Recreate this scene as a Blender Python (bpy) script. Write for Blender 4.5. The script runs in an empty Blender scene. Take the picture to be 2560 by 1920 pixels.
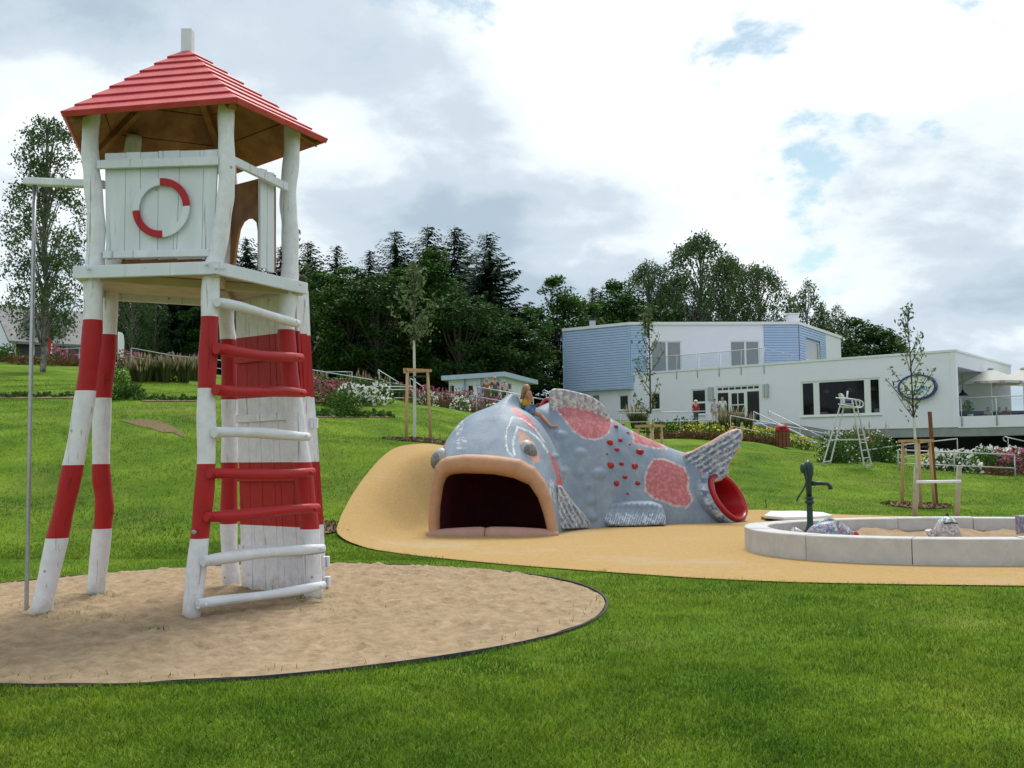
import bpy, bmesh, math, random
import numpy as np
from mathutils import Vector, Matrix, geometry
random.seed(7); RNG = np.random.default_rng(11)
SC = bpy.context.scene
COL = SC.collection
RAD = math.radians

# ------------------------------------------------------------------ camera
FPX, CAMH = 2600.0, 1.55
PITCH, ROLL = math.atan(175/2600.0), 0.010
Fv = np.array([0, math.cos(PITCH), math.sin(PITCH)])
R0 = np.array([1.0, 0, 0]); U0 = np.array([0, -math.sin(PITCH), math.cos(PITCH)])
Rv = R0*math.cos(ROLL) - U0*math.sin(ROLL)
Uv = U0*math.cos(ROLL) + R0*math.sin(ROLL)
CAM = np.array([0, 0, CAMH])
cd = bpy.data.cameras.new('camera'); cam = bpy.data.objects.new('camera', cd); COL.objects.link(cam)
cd.sensor_fit = 'HORIZONTAL'; cd.sensor_width = 36.0; cd.lens = 36.0*FPX/2560.0
cd.clip_start = 0.1; cd.clip_end = 2000
cam.matrix_world = Matrix(((Rv[0], Uv[0], -Fv[0], CAM[0]), (Rv[1], Uv[1], -Fv[1], CAM[1]), (Rv[2], Uv[2], -Fv[2], CAM[2]), (0, 0, 0, 1)))
SC.camera = cam
SC.view_settings.view_transform = 'Standard'; SC.view_settings.look = 'None'
SC.view_settings.exposure = 0.08; SC.view_settings.gamma = 1.0

# photo pixel (2560 x 1920) to world
def ray(x, y): return Fv + Rv*((x-1280)/FPX) - Uv*((y-960)/FPX)
def G(x, y, z=0.0):
    d = ray(x, y); return CAM + d*((z-CAMH)/d[2])
def D(x, y, dep):
    d = ray(x, y); return CAM + d*(dep/d[1])
def P(X):
    X = np.asarray(X, float); v = X-CAM; w = v@Fv
    return np.stack([1280+FPX*(v@Rv)/w, 960-FPX*(v@Uv)/w], -1)

# ------------------------------------------------------------------ sky and sun
SKYOFF = (3.05, 1.40, 0.0)
SHOFF = (7.9, 3.3, 1.1)
SUN_EL, SUN_AZ = RAD(58), RAD(10)      # azimuth measured from +Y towards +X
world = bpy.data.worlds.new('World'); SC.world = world; world.use_nodes = True
nt = world.node_tree; nt.nodes.clear()
def wn(t, **k):
    n = nt.nodes.new(t)
    for a, b in k.items(): setattr(n, a, b)
    return n
L = nt.links.new
wo = wn('ShaderNodeOutputWorld'); bg = wn('ShaderNodeBackground'); bg.inputs['Strength'].default_value = 0.10
sky = wn('ShaderNodeTexSky', sky_type='NISHITA'); sky.sun_disc = False
sky.sun_elevation = SUN_EL; sky.sun_rotation = SUN_AZ; sky.air_density = 1.0; sky.dust_density = 1.2; sky.ozone_density = 1.0
tc = wn('ShaderNodeTexCoord'); sep = wn('ShaderNodeSeparateXYZ'); L(tc.outputs['Generated'], sep.inputs[0])
# project the direction on a flat cloud layer
zz = wn('ShaderNodeMath', operation='MAXIMUM'); L(sep.outputs['Z'], zz.inputs[0]); zz.inputs[1].default_value = 0.0
za = wn('ShaderNodeMath', operation='ADD'); L(zz.outputs[0], za.inputs[0]); za.inputs[1].default_value = 0.38
dv = wn('ShaderNodeVectorMath', operation='DIVIDE'); L(tc.outputs['Generated'], dv.inputs[0])
cz = wn('ShaderNodeCombineXYZ')
for i in range(3): L(za.outputs[0], cz.inputs[i])
L(cz.outputs[0], dv.inputs[1])
mp = wn('ShaderNodeMapping'); L(dv.outputs[0], mp.inputs['Vector']); mp.inputs['Location'].default_value = SKYOFF
mp.inputs['Scale'].default_value = (1.0, 1.0, 0.55)
def noise(sc, det, rough, dist=0.0, src=None, lac=2.0):
    n = wn('ShaderNodeTexNoise'); n.inputs['Scale'].default_value = sc; n.inputs['Detail'].default_value = det
    n.inputs['Roughness'].default_value = rough; n.inputs['Distortion'].default_value = dist
    L((src or mp).outputs[0], n.inputs['Vector']); return n
def ramp(inp, pts, inter='EASE'):
    r = wn('ShaderNodeValToRGB'); r.color_ramp.interpolation = inter
    while len(r.color_ramp.elements) < len(pts): r.color_ramp.elements.new(0.5)
    for e, (p, c) in zip(r.color_ramp.elements, pts):
        e.position = p; e.color = (c, c, c, 1) if isinstance(c, (int, float)) else (*c, 1)
    L(inp, r.inputs['Fac']); return r
cover = ramp(noise(2.3, 9, 0.60, 0.15).outputs['Fac'], [(0.325, 0.0), (0.385, 1.0)])
# big soft grey undersides, plus finer billows on the bright parts
mp2 = wn('ShaderNodeMapping'); L(dv.outputs[0], mp2.inputs['Vector']); mp2.inputs['Location'].default_value = SHOFF; mp2.inputs['Scale'].default_value = (1.0, 1.0, 0.8)
nA = noise(1.7, 4, 0.5, 0.3, mp2); nB = noise(5.5, 8, 0.62, 0.2, mp2)
addn = wn('ShaderNodeMath', operation='MULTIPLY_ADD'); L(nB.outputs['Fac'], addn.inputs[0]); addn.inputs[1].default_value = 0.34; L(nA.outputs['Fac'], addn.inputs[2])
shade = ramp(addn.outputs[0], [(0.48, (4.5, 5.6, 6.6)), (0.61, (6.2, 7.2, 8.1)), (0.72, (8.9, 9.6, 10.1)), (0.82, (10.8, 11.2, 11.5))])
mixc = wn('ShaderNodeMixRGB'); L(cover.outputs['Color'], mixc.inputs['Fac'])
gain = wn('ShaderNodeMixRGB', blend_type='MULTIPLY'); gain.inputs['Fac'].default_value = 1.0
L(sky.outputs[0], gain.inputs['Color1']); gain.inputs['Color2'].default_value = (1.28, 1.36, 1.16, 1)
L(gain.outputs[0], mixc.inputs['Color1']); L(shade.outputs['Color'], mixc.inputs['Color2'])
L(mixc.outputs[0], bg.inputs['Color']); L(bg.outputs[0], wo.inputs[0])

sl = bpy.data.lights.new('sun', 'SUN'); sun = bpy.data.objects.new('sun', sl); COL.objects.link(sun)
sl.energy = 3.2; sl.angle = RAD(22); sl.color = (1.0, 0.96, 0.9)
sdir = Vector((math.sin(SUN_AZ)*math.cos(SUN_EL), math.cos(SUN_AZ)*math.cos(SUN_EL), math.sin(SUN_EL)))
sun.rotation_euler = sdir.to_track_quat('Z', 'Y').to_euler(); sun.location = (0, 0, 60)

# ------------------------------------------------------------------ materials
def pmat(name, c1, c2=None, scale=4.0, rough=0.7, bump=0.0, bscale=60.0, metal=0.0, spec=0.3, detail=5, stretch=None,
         island=0.0, trans=0.0, lo=0.35, hi=0.65, dirt=None, dscale=2.0):
    m = bpy.data.materials.new(name); m.use_nodes = True; t = m.node_tree; N = t.nodes; K = t.links.new
    b = N['Principled BSDF']; b.inputs['Roughness'].default_value = rough; b.inputs['Metallic'].default_value = metal
    b.inputs['Specular IOR Level'].default_value = spec
    co = N.new('ShaderNodeTexCoord'); src = co.outputs['Object']
    if stretch:
        mpn = N.new('ShaderNodeMapping'); K(src, mpn.inputs['Vector']); mpn.inputs['Scale'].default_value = stretch; src = mpn.outputs[0]
    out = None
    if c2 is not None:
        n = N.new('ShaderNodeTexNoise'); n.inputs['Scale'].default_value = scale; n.inputs['Detail'].default_value = detail; n.inputs['Roughness'].default_value = 0.6
        K(src, n.inputs['Vector'])
        r = N.new('ShaderNodeValToRGB'); r.color_ramp.elements[0].position = lo; r.color_ramp.elements[1].position = hi
        r.color_ramp.elements[0].color = (*c1, 1); r.color_ramp.elements[1].color = (*c2, 1); K(n.outputs['Fac'], r.inputs['Fac']); out = r.outputs[0]
    if dirt:
        n = N.new('ShaderNodeTexNoise'); n.inputs['Scale'].default_value = dscale; n.inputs['Detail'].default_value = 8; n.inputs['Roughness'].default_value = 0.7
        K(co.outputs['Object'], n.inputs['Vector'])
        r = N.new('ShaderNodeValToRGB'); r.color_ramp.elements[0].position = 0.52; r.color_ramp.elements[1].position = 0.72
        r.color_ramp.elements[0].color = (0, 0, 0, 1); r.color_ramp.elements[1].color = (0.75, 0.75, 0.75, 1); K(n.outputs['Fac'], r.inputs['Fac'])
        mx = N.new('ShaderNodeMixRGB'); K(r.outputs[0], mx.inputs['Fac']); mx.inputs['Color2'].default_value = (*dirt, 1)
        if out is not None: K(out, mx.inputs['Color1'])
        else: mx.inputs['Color1'].default_value = (*c1, 1)
        out = mx.outputs[0]
    if island > 0:
        g = N.new('ShaderNodeNewGeometry'); mr = N.new('ShaderNodeMapRange')
        mr.inputs['To Min'].default_value = 1-island; mr.inputs['To Max'].default_value = 1+island; K(g.outputs['Random Per Island'], mr.inputs['Value'])
        mx = N.new('ShaderNodeVectorMath'); mx.operation = 'SCALE'; K(mr.outputs[0], mx.inputs['Scale'])
        if out is not None: K(out, mx.inputs[0])
        else: mx.inputs[0].default_value = c1
        out = mx.outputs[0]
    if out is not None: K(out, b.inputs['Base Color'])
    else: b.inputs['Base Color'].default_value = (*c1, 1)
    if bump > 0:
        n = N.new('ShaderNodeTexNoise'); n.inputs['Scale'].default_value = bscale; n.inputs['Detail'].default_value = 6; K(src, n.inputs['Vector'])
        bp = N.new('ShaderNodeBump'); bp.inputs['Strength'].default_value = bump; bp.inputs['Distance'].default_value = 0.02
        K(n.outputs['Fac'], bp.inputs['Height']); K(bp.outputs[0], b.inputs['Normal'])
    if trans > 0:
        tr = N.new('ShaderNodeBsdfTranslucent'); ms = N.new('ShaderNodeMixShader'); ms.inputs['Fac'].default_value = trans
        if out is not None: K(out, tr.inputs['Color'])
        else: tr.inputs['Color'].default_value = (*c1, 1)
        K(b.outputs[0], ms.inputs[1]); K(tr.outputs[0], ms.inputs[2]); K(ms.outputs[0], N['Material Output'].inputs['Surface'])
    return m

def band_mat(name, white, red):
    """white and red paint bands along the height (object space)"""
    m = pmat(name, white, rough=0.5, bump=0.12, bscale=30, spec=0.35, stretch=(1, 1, 0.15))
    t = m.node_tree; N = t.nodes; K = t.links.new; b = N['Principled BSDF']
    co = N.new('ShaderNodeTexCoord'); s = N.new('ShaderNodeSeparateXYZ'); K(co.outputs['Object'], s.inputs[0])
    r = N.new('ShaderNodeValToRGB'); r.color_ramp.interpolation = 'CONSTANT'
    mu = N.new('ShaderNodeMath'); mu.operation = 'DIVIDE'; mu.inputs[1].default_value = 4.0; K(s.outputs['Z'], mu.inputs[0])
    ps = [(0, white), (0.755/4, red), (1.475/4, white), (2.205/4, red), (2.915/4, white)]
    while len(r.color_ramp.elements) < 5: r.color_ramp.elements.new(0.5)
    for e, (p, c) in zip(r.color_ramp.elements, ps): e.position = p; e.color = (*c, 1)
    K(mu.outputs[0], r.inputs['Fac'])
    n = N.new('ShaderNodeTexNoise'); n.inputs['Scale'].default_value = 9; n.inputs['Detail'].default_value = 8; n.inputs['Roughness'].default_value = 0.7; K(co.outputs['Object'], n.inputs['Vector'])
    rr = N.new('ShaderNodeValToRGB'); rr.color_ramp.elements[0].position = 0.3; rr.color_ramp.elements[1].position = 0.62
    rr.color_ramp.elements[0].color = (0.83, 0.82, 0.79, 1); rr.color_ramp.elements[1].color = (1, 1, 1, 1); K(n.outputs['Fac'], rr.inputs['Fac'])
    mx = N.new('ShaderNodeMixRGB'); mx.blend_type = 'MULTIPLY'; mx.inputs['Fac'].default_value = 1
    K(r.outputs[0], mx.inputs['Color1']); K(rr.outputs[0], mx.inputs['Color2'])
    # splash dirt low down, with a ragged shape
    ml = N.new('ShaderNodeMath'); ml.operation = 'MULTIPLY_ADD'; K(n.outputs['Fac'], ml.inputs[0]); ml.inputs[1].default_value = 0.55; K(s.outputs['Z'], ml.inputs[2])
    r3 = N.new('ShaderNodeValToRGB'); r3.color_ramp.elements[0].position = 0.22; r3.color_ramp.elements[1].position = 0.5
    r3.color_ramp.elements[0].color = (0.6, 0.6, 0.6, 1); r3.color_ramp.elements[1].color = (0, 0, 0, 1); K(ml.outputs[0], r3.inputs['Fac'])
    m4 = N.new('ShaderNodeMixRGB'); K(r3.outputs[0], m4.inputs['Fac']); K(mx.outputs[0], m4.inputs['Color1']); m4.inputs['Color2'].default_value = (0.36, 0.30, 0.22, 1)
    K(m4.outputs[0], b.inputs['Base Color']); return m

def grain(m, sc=(26, 26, .9), amt=.5, thr=.63):
    # fine drying cracks and knots running along the timber
    t = m.node_tree; N = t.nodes; K = t.links.new; b = N['Principled BSDF']; src = b.inputs['Base Color'].links[0].from_socket
    co = N.new('ShaderNodeTexCoord'); mp_ = N.new('ShaderNodeMapping'); mp_.inputs['Scale'].default_value = sc; K(co.outputs['Object'], mp_.inputs['Vector'])
    n = N.new('ShaderNodeTexNoise'); n.inputs['Scale'].default_value = 1.0; n.inputs['Detail'].default_value = 4; n.inputs['Distortion'].default_value = .3; K(mp_.outputs[0], n.inputs['Vector'])
    r = N.new('ShaderNodeValToRGB'); r.color_ramp.elements[0].position = thr; r.color_ramp.elements[1].position = thr+.06; r.color_ramp.elements[0].color = (1, 1, 1, 1); r.color_ramp.elements[1].color = (1-amt, 1-amt, 1-amt*1.05, 1); K(n.outputs['Fac'], r.inputs['Fac'])
    v = N.new('ShaderNodeTexVoronoi'); v.inputs['Scale'].default_value = 3.1; K(co.outputs['Object'], v.inputs['Vector'])
    r2 = N.new('ShaderNodeValToRGB'); r2.color_ramp.elements[0].position = .035; r2.color_ramp.elements[1].position = .06; r2.color_ramp.elements[0].color = (.5, .45, .4, 1); r2.color_ramp.elements[1].color = (1, 1, 1, 1); K(v.outputs['Distance'], r2.inputs['Fac'])
    x = N.new('ShaderNodeMixRGB'); x.blend_type = 'MULTIPLY'; x.inputs['Fac'].default_value = 1; K(r.outputs[0], x.inputs['Color1']); K(r2.outputs[0], x.inputs['Color2'])
    y = N.new('ShaderNodeMixRGB'); y.blend_type = 'MULTIPLY'; y.inputs['Fac'].default_value = 1; K(src, y.inputs['Color1']); K(x.outputs[0], y.inputs['Color2']); K(y.outputs[0], b.inputs['Base Color']); return m
WHITE = (0.80, 0.80, 0.86); RED = (0.43, 0.012, 0.016)
M = {}
M['band'] = band_mat('banded_paint', WHITE, RED)
M['white'] = pmat('white_paint', WHITE, (0.67, 0.70, 0.75), 6, 0.5, 0.12, 26, stretch=(1, 1, 0.2), lo=.25, hi=.5)
M['red'] = pmat('red_paint', RED, (0.38, 0.015, 0.02), 7, 0.45, 0.12, 30)
M['rung_white'] = grain(pmat('white_rung_paint', WHITE, (0.66, 0.68, 0.71), 6, 0.5, 0.12, 26, lo=.25, hi=.5), (1.1, 1.1, 24))
M['rung_red'] = grain(pmat('red_rung_paint', RED, (0.38, 0.015, 0.02), 7, 0.45, 0.12, 30), (1.1, 1.1, 24))
for q_ in ('band', 'white', 'red'): grain(M[q_])
M['roof'] = pmat('roof_red', (0.50, 0.045, 0.055), (0.58, 0.075, 0.08), 5, 0.5, 0.15, 40, spec=0.45)
M['brown'] = pmat('bare_wood', (0.36, 0.18, 0.065), (0.20, 0.085, 0.03), 3.0, 0.65, 0.2, 40, stretch=(1, 1, 1), lo=.38, hi=.62)
M['creamwood'] = pmat('cream_wood', (0.60, 0.52, 0.40), (0.50, 0.43, 0.32), 4, 0.7, 0.15, 40)
M['joint'] = pmat('dark_joint', (0.05, 0.045, 0.04), rough=0.9)
M['steel'] = pmat('brushed_steel', (0.42, 0.43, 0.44), (0.34, 0.35, 0.36), 20, 0.38, metal=0.9)
M['galv'] = pmat('galvanised_steel', (0.40, 0.42, 0.44), (0.50, 0.52, 0.54), 14, 0.5, metal=0.35, spec=0.5)
M['alu'] = pmat('aluminium', (0.60, 0.61, 0.62), (0.52, 0.53, 0.54), 12, 0.45, metal=0.3, spec=0.5)
M['sand'] = pmat('sand', (0.41, 0.305, 0.195), (0.25, 0.18, 0.108), 7.0, 0.95, 1.0, 26, spec=0.1, detail=9, lo=.3, hi=.7)
M['wetsand'] = pmat('damp_sand', (0.30, 0.21, 0.13), (0.38, 0.27, 0.17), 4, 0.95, 0.9, 30, spec=0.1, detail=9)
M['rubber_edge'] = pmat('black_rubber', (0.025, 0.027, 0.03), (0.05, 0.05, 0.05), 8, 0.8)
M['concrete'] = pmat('pale_concrete', (0.56, 0.55, 0.535), (0.48, 0.475, 0.46), 5, 0.85, 0.25, 90, dirt=(0.40, 0.36, 0.30), dscale=2.2)
M['grey_concrete'] = pmat('grey_concrete', (0.33, 0.34, 0.34), (0.26, 0.27, 0.27), 2, 0.85, 0.2, 50)
M['stucco'] = pmat('white_stucco', (0.81, 0.80, 0.88), (0.78, 0.775, 0.86), 1.2, 0.85, 0.25, 40)
M['clad'] = pmat('blue_cladding', (0.41, 0.53, 0.75), (0.38, 0.50, 0.71), 1.5, 0.6, 0.1, 40)
M['winframe'] = pmat('white_frame', (0.75, 0.76, 0.77), rough=0.4)
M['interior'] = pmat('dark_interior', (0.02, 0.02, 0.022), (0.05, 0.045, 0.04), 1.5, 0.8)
M['green_pump'] = pmat('green_cast_iron', (0.003, 0.030, 0.020), (0.006, 0.040, 0.028), 10, 0.4, 0.1, 60, spec=0.5)
M['stakewood'] = pmat('stake_wood', (0.52, 0.34, 0.17), (0.42, 0.26, 0.13), 5, 0.75, 0.2, 40, stretch=(4, 4, 0.6))
M['greywood'] = pmat('weathered_wood', (0.38, 0.36, 0.26), (0.30, 0.28, 0.20), 6, 0.8, 0.3, 40)
M['bark'] = pmat('bark', (0.09, 0.07, 0.05), (0.045, 0.036, 0.03), 9, 0.9, 0.5, 30)
M['birchbark'] = pmat('birch_bark', (0.30, 0.28, 0.25), (0.05, 0.045, 0.04), 4, 0.85, 0.4, 30)
M['limewash'] = pmat('limewashed_bark', (0.62, 0.62, 0.56), (0.52, 0.52, 0.46), 9, 0.85, 0.3, 40)
M['mulch'] = pmat('bark_mulch', (0.10, 0.06, 0.035), (0.20, 0.13, 0.08), 25, 0.95, 1.0, 40, island=0.4)
def leafm(name, c1, c2, tr=0.25, sc=0.6): return pmat(name, c1, c2, sc, 0.62, island=0.45, trans=tr, spec=0.12)
M['spruce'] = leafm('spruce_needles', (0.018, 0.044, 0.022), (0.030, 0.063, 0.026), 0.15)
M['decid'] = leafm('broad_leaves', (0.032, 0.092, 0.016), (0.068, 0.145, 0.023), 0.3, .25)
M['decid2'] = leafm('dark_broad_leaves', (0.024, 0.064, 0.014), (0.044, 0.098, 0.019))
M['birch'] = leafm('birch_leaves', (0.055, 0.105, 0.036), (0.090, 0.145, 0.048), .3)
M['young'] = leafm('young_tree_leaves', (0.085, 0.135, 0.045), (0.15, 0.20, 0.095), 0.3)
M['shrub'] = leafm('shrub_leaves', (0.035, 0.09, 0.014), (0.07, 0.14, 0.02))
M['grassy'] = leafm('ornamental_grass_blades', (0.075, 0.10, 0.03), (0.11, 0.135, 0.045), 0.3)
M['plume'] = leafm('grass_plumes', (0.34, 0.27, 0.18), (0.27, 0.20, 0.13), 0.3)
M['cladback'] = pmat('cladding_gap_shade', (0.17, 0.23, 0.37))  # backing coloured darker blue to stand in for shade in the board gaps
M['rust'] = leafm('rust_groundcover', (0.13, 0.055, 0.025), (0.09, 0.075, 0.025))
M['fl_white'] = pmat('white_petals', (0.72, 0.72, 0.66), rough=0.6, island=0.18, trans=0.2)
M['fl_pink'] = pmat('pink_petals', (0.42, 0.10, 0.18), (0.30, 0.07, 0.12), 2, 0.6, island=0.35, trans=0.2)
M['fl_yellow'] = pmat('yellow_petals', (0.72, 0.48, 0.03), (0.78, 0.58, 0.08), 2, 0.6, island=0.25, trans=0.2)
M['skin'] = pmat('skin', (0.50, 0.27, 0.18), (0.45, 0.23, 0.15), 8, 0.5)
def glass_mat(name, col, rough=0.03, clear=0.0):
    m = bpy.data.materials.new(name); m.use_nodes = True; t = m.node_tree; N = t.nodes; K = t.links.new
    b = N['Principled BSDF']; b.inputs['Base Color'].default_value = (*col, 1); b.inputs['Roughness'].default_value = rough; b.inputs['Specular IOR Level'].default_value = 0.5
    if clear > 0:
        tr = N.new('ShaderNodeBsdfTransparent'); tr.inputs['Color'].default_value = (0.95, 0.98, 0.98, 1)
        ms = N.new('ShaderNodeMixShader'); ms.inputs['Fac'].default_value = clear
        K(b.outputs[0], ms.inputs[1]); K(tr.outputs[0], ms.inputs[2]); K(ms.outputs[0], N['Material Output'].inputs['Surface'])
    return m
M['glass_dark'] = glass_mat('dark_window_glass', (0.012, 0.013, 0.015), 0.12)
M['glass_sky'] = glass_mat('pale_window_glass', (0.24, 0.25, 0.27), 0.1)
M['glass_clear'] = glass_mat('clear_glass', (0.35, 0.40, 0.42), 0.02, 0.92)

# ------------------------------------------------------------------ mesh helpers
class MB:
    def __init__(s): s.v = []; s.f = []; s.m = []; s.sm = []
    def add(s, vs, fs, mi=0, smooth=False):
        o = len(s.v); s.v += [tuple(map(float, q)) for q in vs]
        for q in fs: s.f.append(tuple(i+o for i in q)); s.m.append(mi); s.sm.append(smooth)
        return s
    def hexa(s, p, mi=0):      # p: 8 points, bottom ring 0-3 then top ring 4-7
        return s.add(p, [(3, 2, 1, 0), (4, 5, 6, 7), (0, 1, 5, 4), (1, 2, 6, 5), (2, 3, 7, 6), (3, 0, 4, 7)], mi)
    def box(s, c, size, ax=None, mi=0):
        c = np.asarray(c, float); h = np.asarray(size, float)/2
        A = np.eye(3) if ax is None else np.asarray(ax, float)
        cs = [(-1, -1, -1), (1, -1, -1), (1, 1, -1), (-1, 1, -1), (-1, -1, 1), (1, -1, 1), (1, 1, 1), (-1, 1, 1)]
        return s.hexa([c + A.T@(h*np.array(q)) for q in cs], mi)
    def beam(s, p0, p1, w, h, up=(0, 0, 1), mi=0):
        p0 = np.asarray(p0, float); p1 = np.asarray(p1, float); d = p1-p0; l = np.linalg.norm(d); d = d/l
        up = np.asarray(up, float); sd = np.cross(d, up); sd /= np.linalg.norm(sd); u = np.cross(sd, d)
        return s.box((p0+p1)/2, (l, w, h), (d, sd, u), mi)
    def tube(s, path, rad, n=12, cap=True, mi=0, smooth=True, flat=None):
        path = [np.asarray(q, float) for q in path]; k = len(path)
        if np.isscalar(rad): rad = [rad]*k
        vs = []; T0 = path[1]-path[0]; T0 /= np.linalg.norm(T0)
        ref = np.array([0, 0, 1.0]) if abs(T0[2]) < 0.9 else np.array([1.0, 0, 0])
        a = np.cross(T0, ref); a /= np.linalg.norm(a)
        for i in range(k):
            T = path[min(i+1, k-1)]-path[max(i-1, 0)]; T /= max(np.linalg.norm(T), 1e-9)
            a = a-T*(a@T); a /= np.linalg.norm(a); b = np.cross(T, a)
            for j in range(n):
                th = 2*math.pi*j/n; r = rad[i]
                vs.append(path[i]+a*math.cos(th)*r+b*math.sin(th)*r*(flat if flat else 1))
        fs = [(i*n+j, i*n+(j+1) % n, (i+1)*n+(j+1) % n, (i+1)*n+j) for i in range(k-1) for j in range(n)]
        s.add(vs, fs, mi, smooth)
        if cap:
            s.add(vs[:n], [tuple(range(n))[::-1]], mi); s.add(vs[-n:], [tuple(range(n))], mi)
        return s
    def prism(s, poly, vec, mi=0):
        n = len(poly); poly = [np.asarray(q, float) for q in poly]; vec = np.asarray(vec, float)
        vs = poly+[q+vec for q in poly]
        return s.add(vs, [tuple(range(n))[::-1], tuple(range(n, 2*n))]+[(i, (i+1) % n, n+(i+1) % n, n+i) for i in range(n)], mi)
    def lathe(s, c, prof, n=16, mi=0, ax=None):
        c = np.asarray(c, float); A = np.eye(3) if ax is None else np.asarray(ax, float)
        vs = [c+A.T@np.array([r*math.cos(2*math.pi*j/n), r*math.sin(2*math.pi*j/n), z]) for r, z in prof for j in range(n)]
        k = len(prof)
        fs = [(i*n+j, i*n+(j+1) % n, (i+1)*n+(j+1) % n, (i+1)*n+j) for i in range(k-1) for j in range(n)]
        s.add(vs, fs, mi, True); s.add(vs[:n], [tuple(range(n))[::-1]], mi); s.add(vs[-n:], [tuple(range(n))], mi); return s

ORG = {}
def _finish(me, sm, mi):
    if sm is not None: me.polygons.foreach_set('use_smooth', np.array(sm, dtype=bool))
    if mi is not None and any(mi): me.polygons.foreach_set('material_index', np.array(mi, dtype=np.int32))
    me.update()
def build(name, mb, mats, parent=None, org=None, bevel=0.0, kind=None, recalc=True):
    """one mesh object; vertices of mb are world coordinates"""
    if parent is not None: org = ORG[parent.name]
    elif org is None:
        a = np.array(mb.v); org = np.array([(a[:, 0].min()+a[:, 0].max())/2, (a[:, 1].min()+a[:, 1].max())/2, a[:, 2].min()])
    org = np.asarray(org, float)
    me = bpy.data.meshes.new(name); me.from_pydata([tuple(np.array(q)-org) for q in mb.v], [], mb.f)
    _finish(me, mb.sm, mb.m)
    if recalc:
        bm = bmesh.new(); bm.from_mesh(me); bmesh.ops.remove_doubles(bm, verts=bm.verts, dist=1e-5); bmesh.ops.recalc_face_normals(bm, faces=bm.faces); bm.to_mesh(me); bm.free()
    for m in (mats if isinstance(mats, (list, tuple)) else [mats]): me.materials.append(M[m] if isinstance(m, str) else m)
    o = bpy.data.objects.new(name, me); COL.objects.link(o)
    if parent is None: o.location = org
    else: o.parent = parent
    ORG[o.name] = org
    if bevel > 0:
        b = o.modifiers.new('bevel', 'BEVEL'); b.width = bevel; b.segments = 2; b.limit_method = 'ANGLE'; b.angle_limit = RAD(40); b.harden_normals = False
    if kind: o['kind'] = kind
    return o
def npmesh(name, v, f, mats, parent=None, org=(0, 0, 0), kind=None, smooth=False, link=True):
    """v: (n,3) array, f: (m,k) array"""
    v = np.asarray(v, float)-np.asarray(org, float); f = np.asarray(f, np.int32); k = f.shape[1]
    me = bpy.data.meshes.new(name); me.vertices.add(len(v)); me.vertices.foreach_set('co', v.astype(np.float32).ravel())
    me.loops.add(f.size); me.loops.foreach_set('vertex_index', f.ravel())
    me.polygons.add(len(f)); me.polygons.foreach_set('loop_start', np.arange(0, f.size, k, dtype=np.int32))
    me.polygons.foreach_set('use_smooth', np.full(len(f), smooth)); me.update(calc_edges=True)
    for m in (mats if isinstance(mats, (list, tuple)) else [mats]): me.materials.append(M[m] if isinstance(m, str) else m)
    if not link: return me
    o = bpy.data.objects.new(name, me); COL.objects.link(o)
    if parent is None: o.location = tuple(org)
    else: o.parent = parent
    ORG[o.name] = np.asarray(org, float)
    if kind: o['kind'] = kind
    return o
def tag(o, label, cat, group=None):
    o['label'] = label; o['category'] = cat
    if group: o['group'] = group
    return o
def thing(name, label, cat, loc, group=None):
    o = bpy.data.objects.new(name, None); COL.objects.link(o); o.location = tuple(loc); o.empty_display_size = 0.2
    ORG[o.name] = np.asarray(loc, float); return tag(o, label, cat, group)
def copy_tree(o, loc, rz=0.0, sc=1.0, label=None, parent=None):
    c = o.copy(); COL.objects.link(c)
    if parent is None:
        c.location = tuple(loc); c.rotation_euler = (0, 0, rz); c.scale = (sc, sc, sc) if np.isscalar(sc) else sc
    else: c.parent = parent
    if label: c['label'] = label
    for ch in list(o.children): copy_tree(ch, None, parent=c)
    return c
def diamonds(c, a, b):
    """leaf quads: centres c, half axes a and b, each (n,3)"""
    n = len(c); v = np.empty((n, 4, 3)); v[:, 0] = c-a; v[:, 1] = c+b*0.9-a*0.1; v[:, 2] = c+a; v[:, 3] = c-b*0.9-a*0.1
    return v.reshape(-1, 3), np.arange(n*4).reshape(n, 4)
def rvec(n, rng=None):
    r = rng or RNG; q = r.normal(size=(n, 3)); return q/np.linalg.norm(q, axis=1)[:, None]
def leafcloud(c, size, rng, asp=0.55, droop=0.0):
    n = len(c); a = rvec(n, rng); a[:, 2] -= droop; a /= np.linalg.norm(a, axis=1)[:, None]
    b = np.cross(a, rvec(n, rng)); b /= np.linalg.norm(b, axis=1)[:, None]
    s = size*rng.uniform(0.6, 1.25, n)[:, None]; return diamonds(c, a*s*0.5, b*s*0.5*asp)

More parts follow.
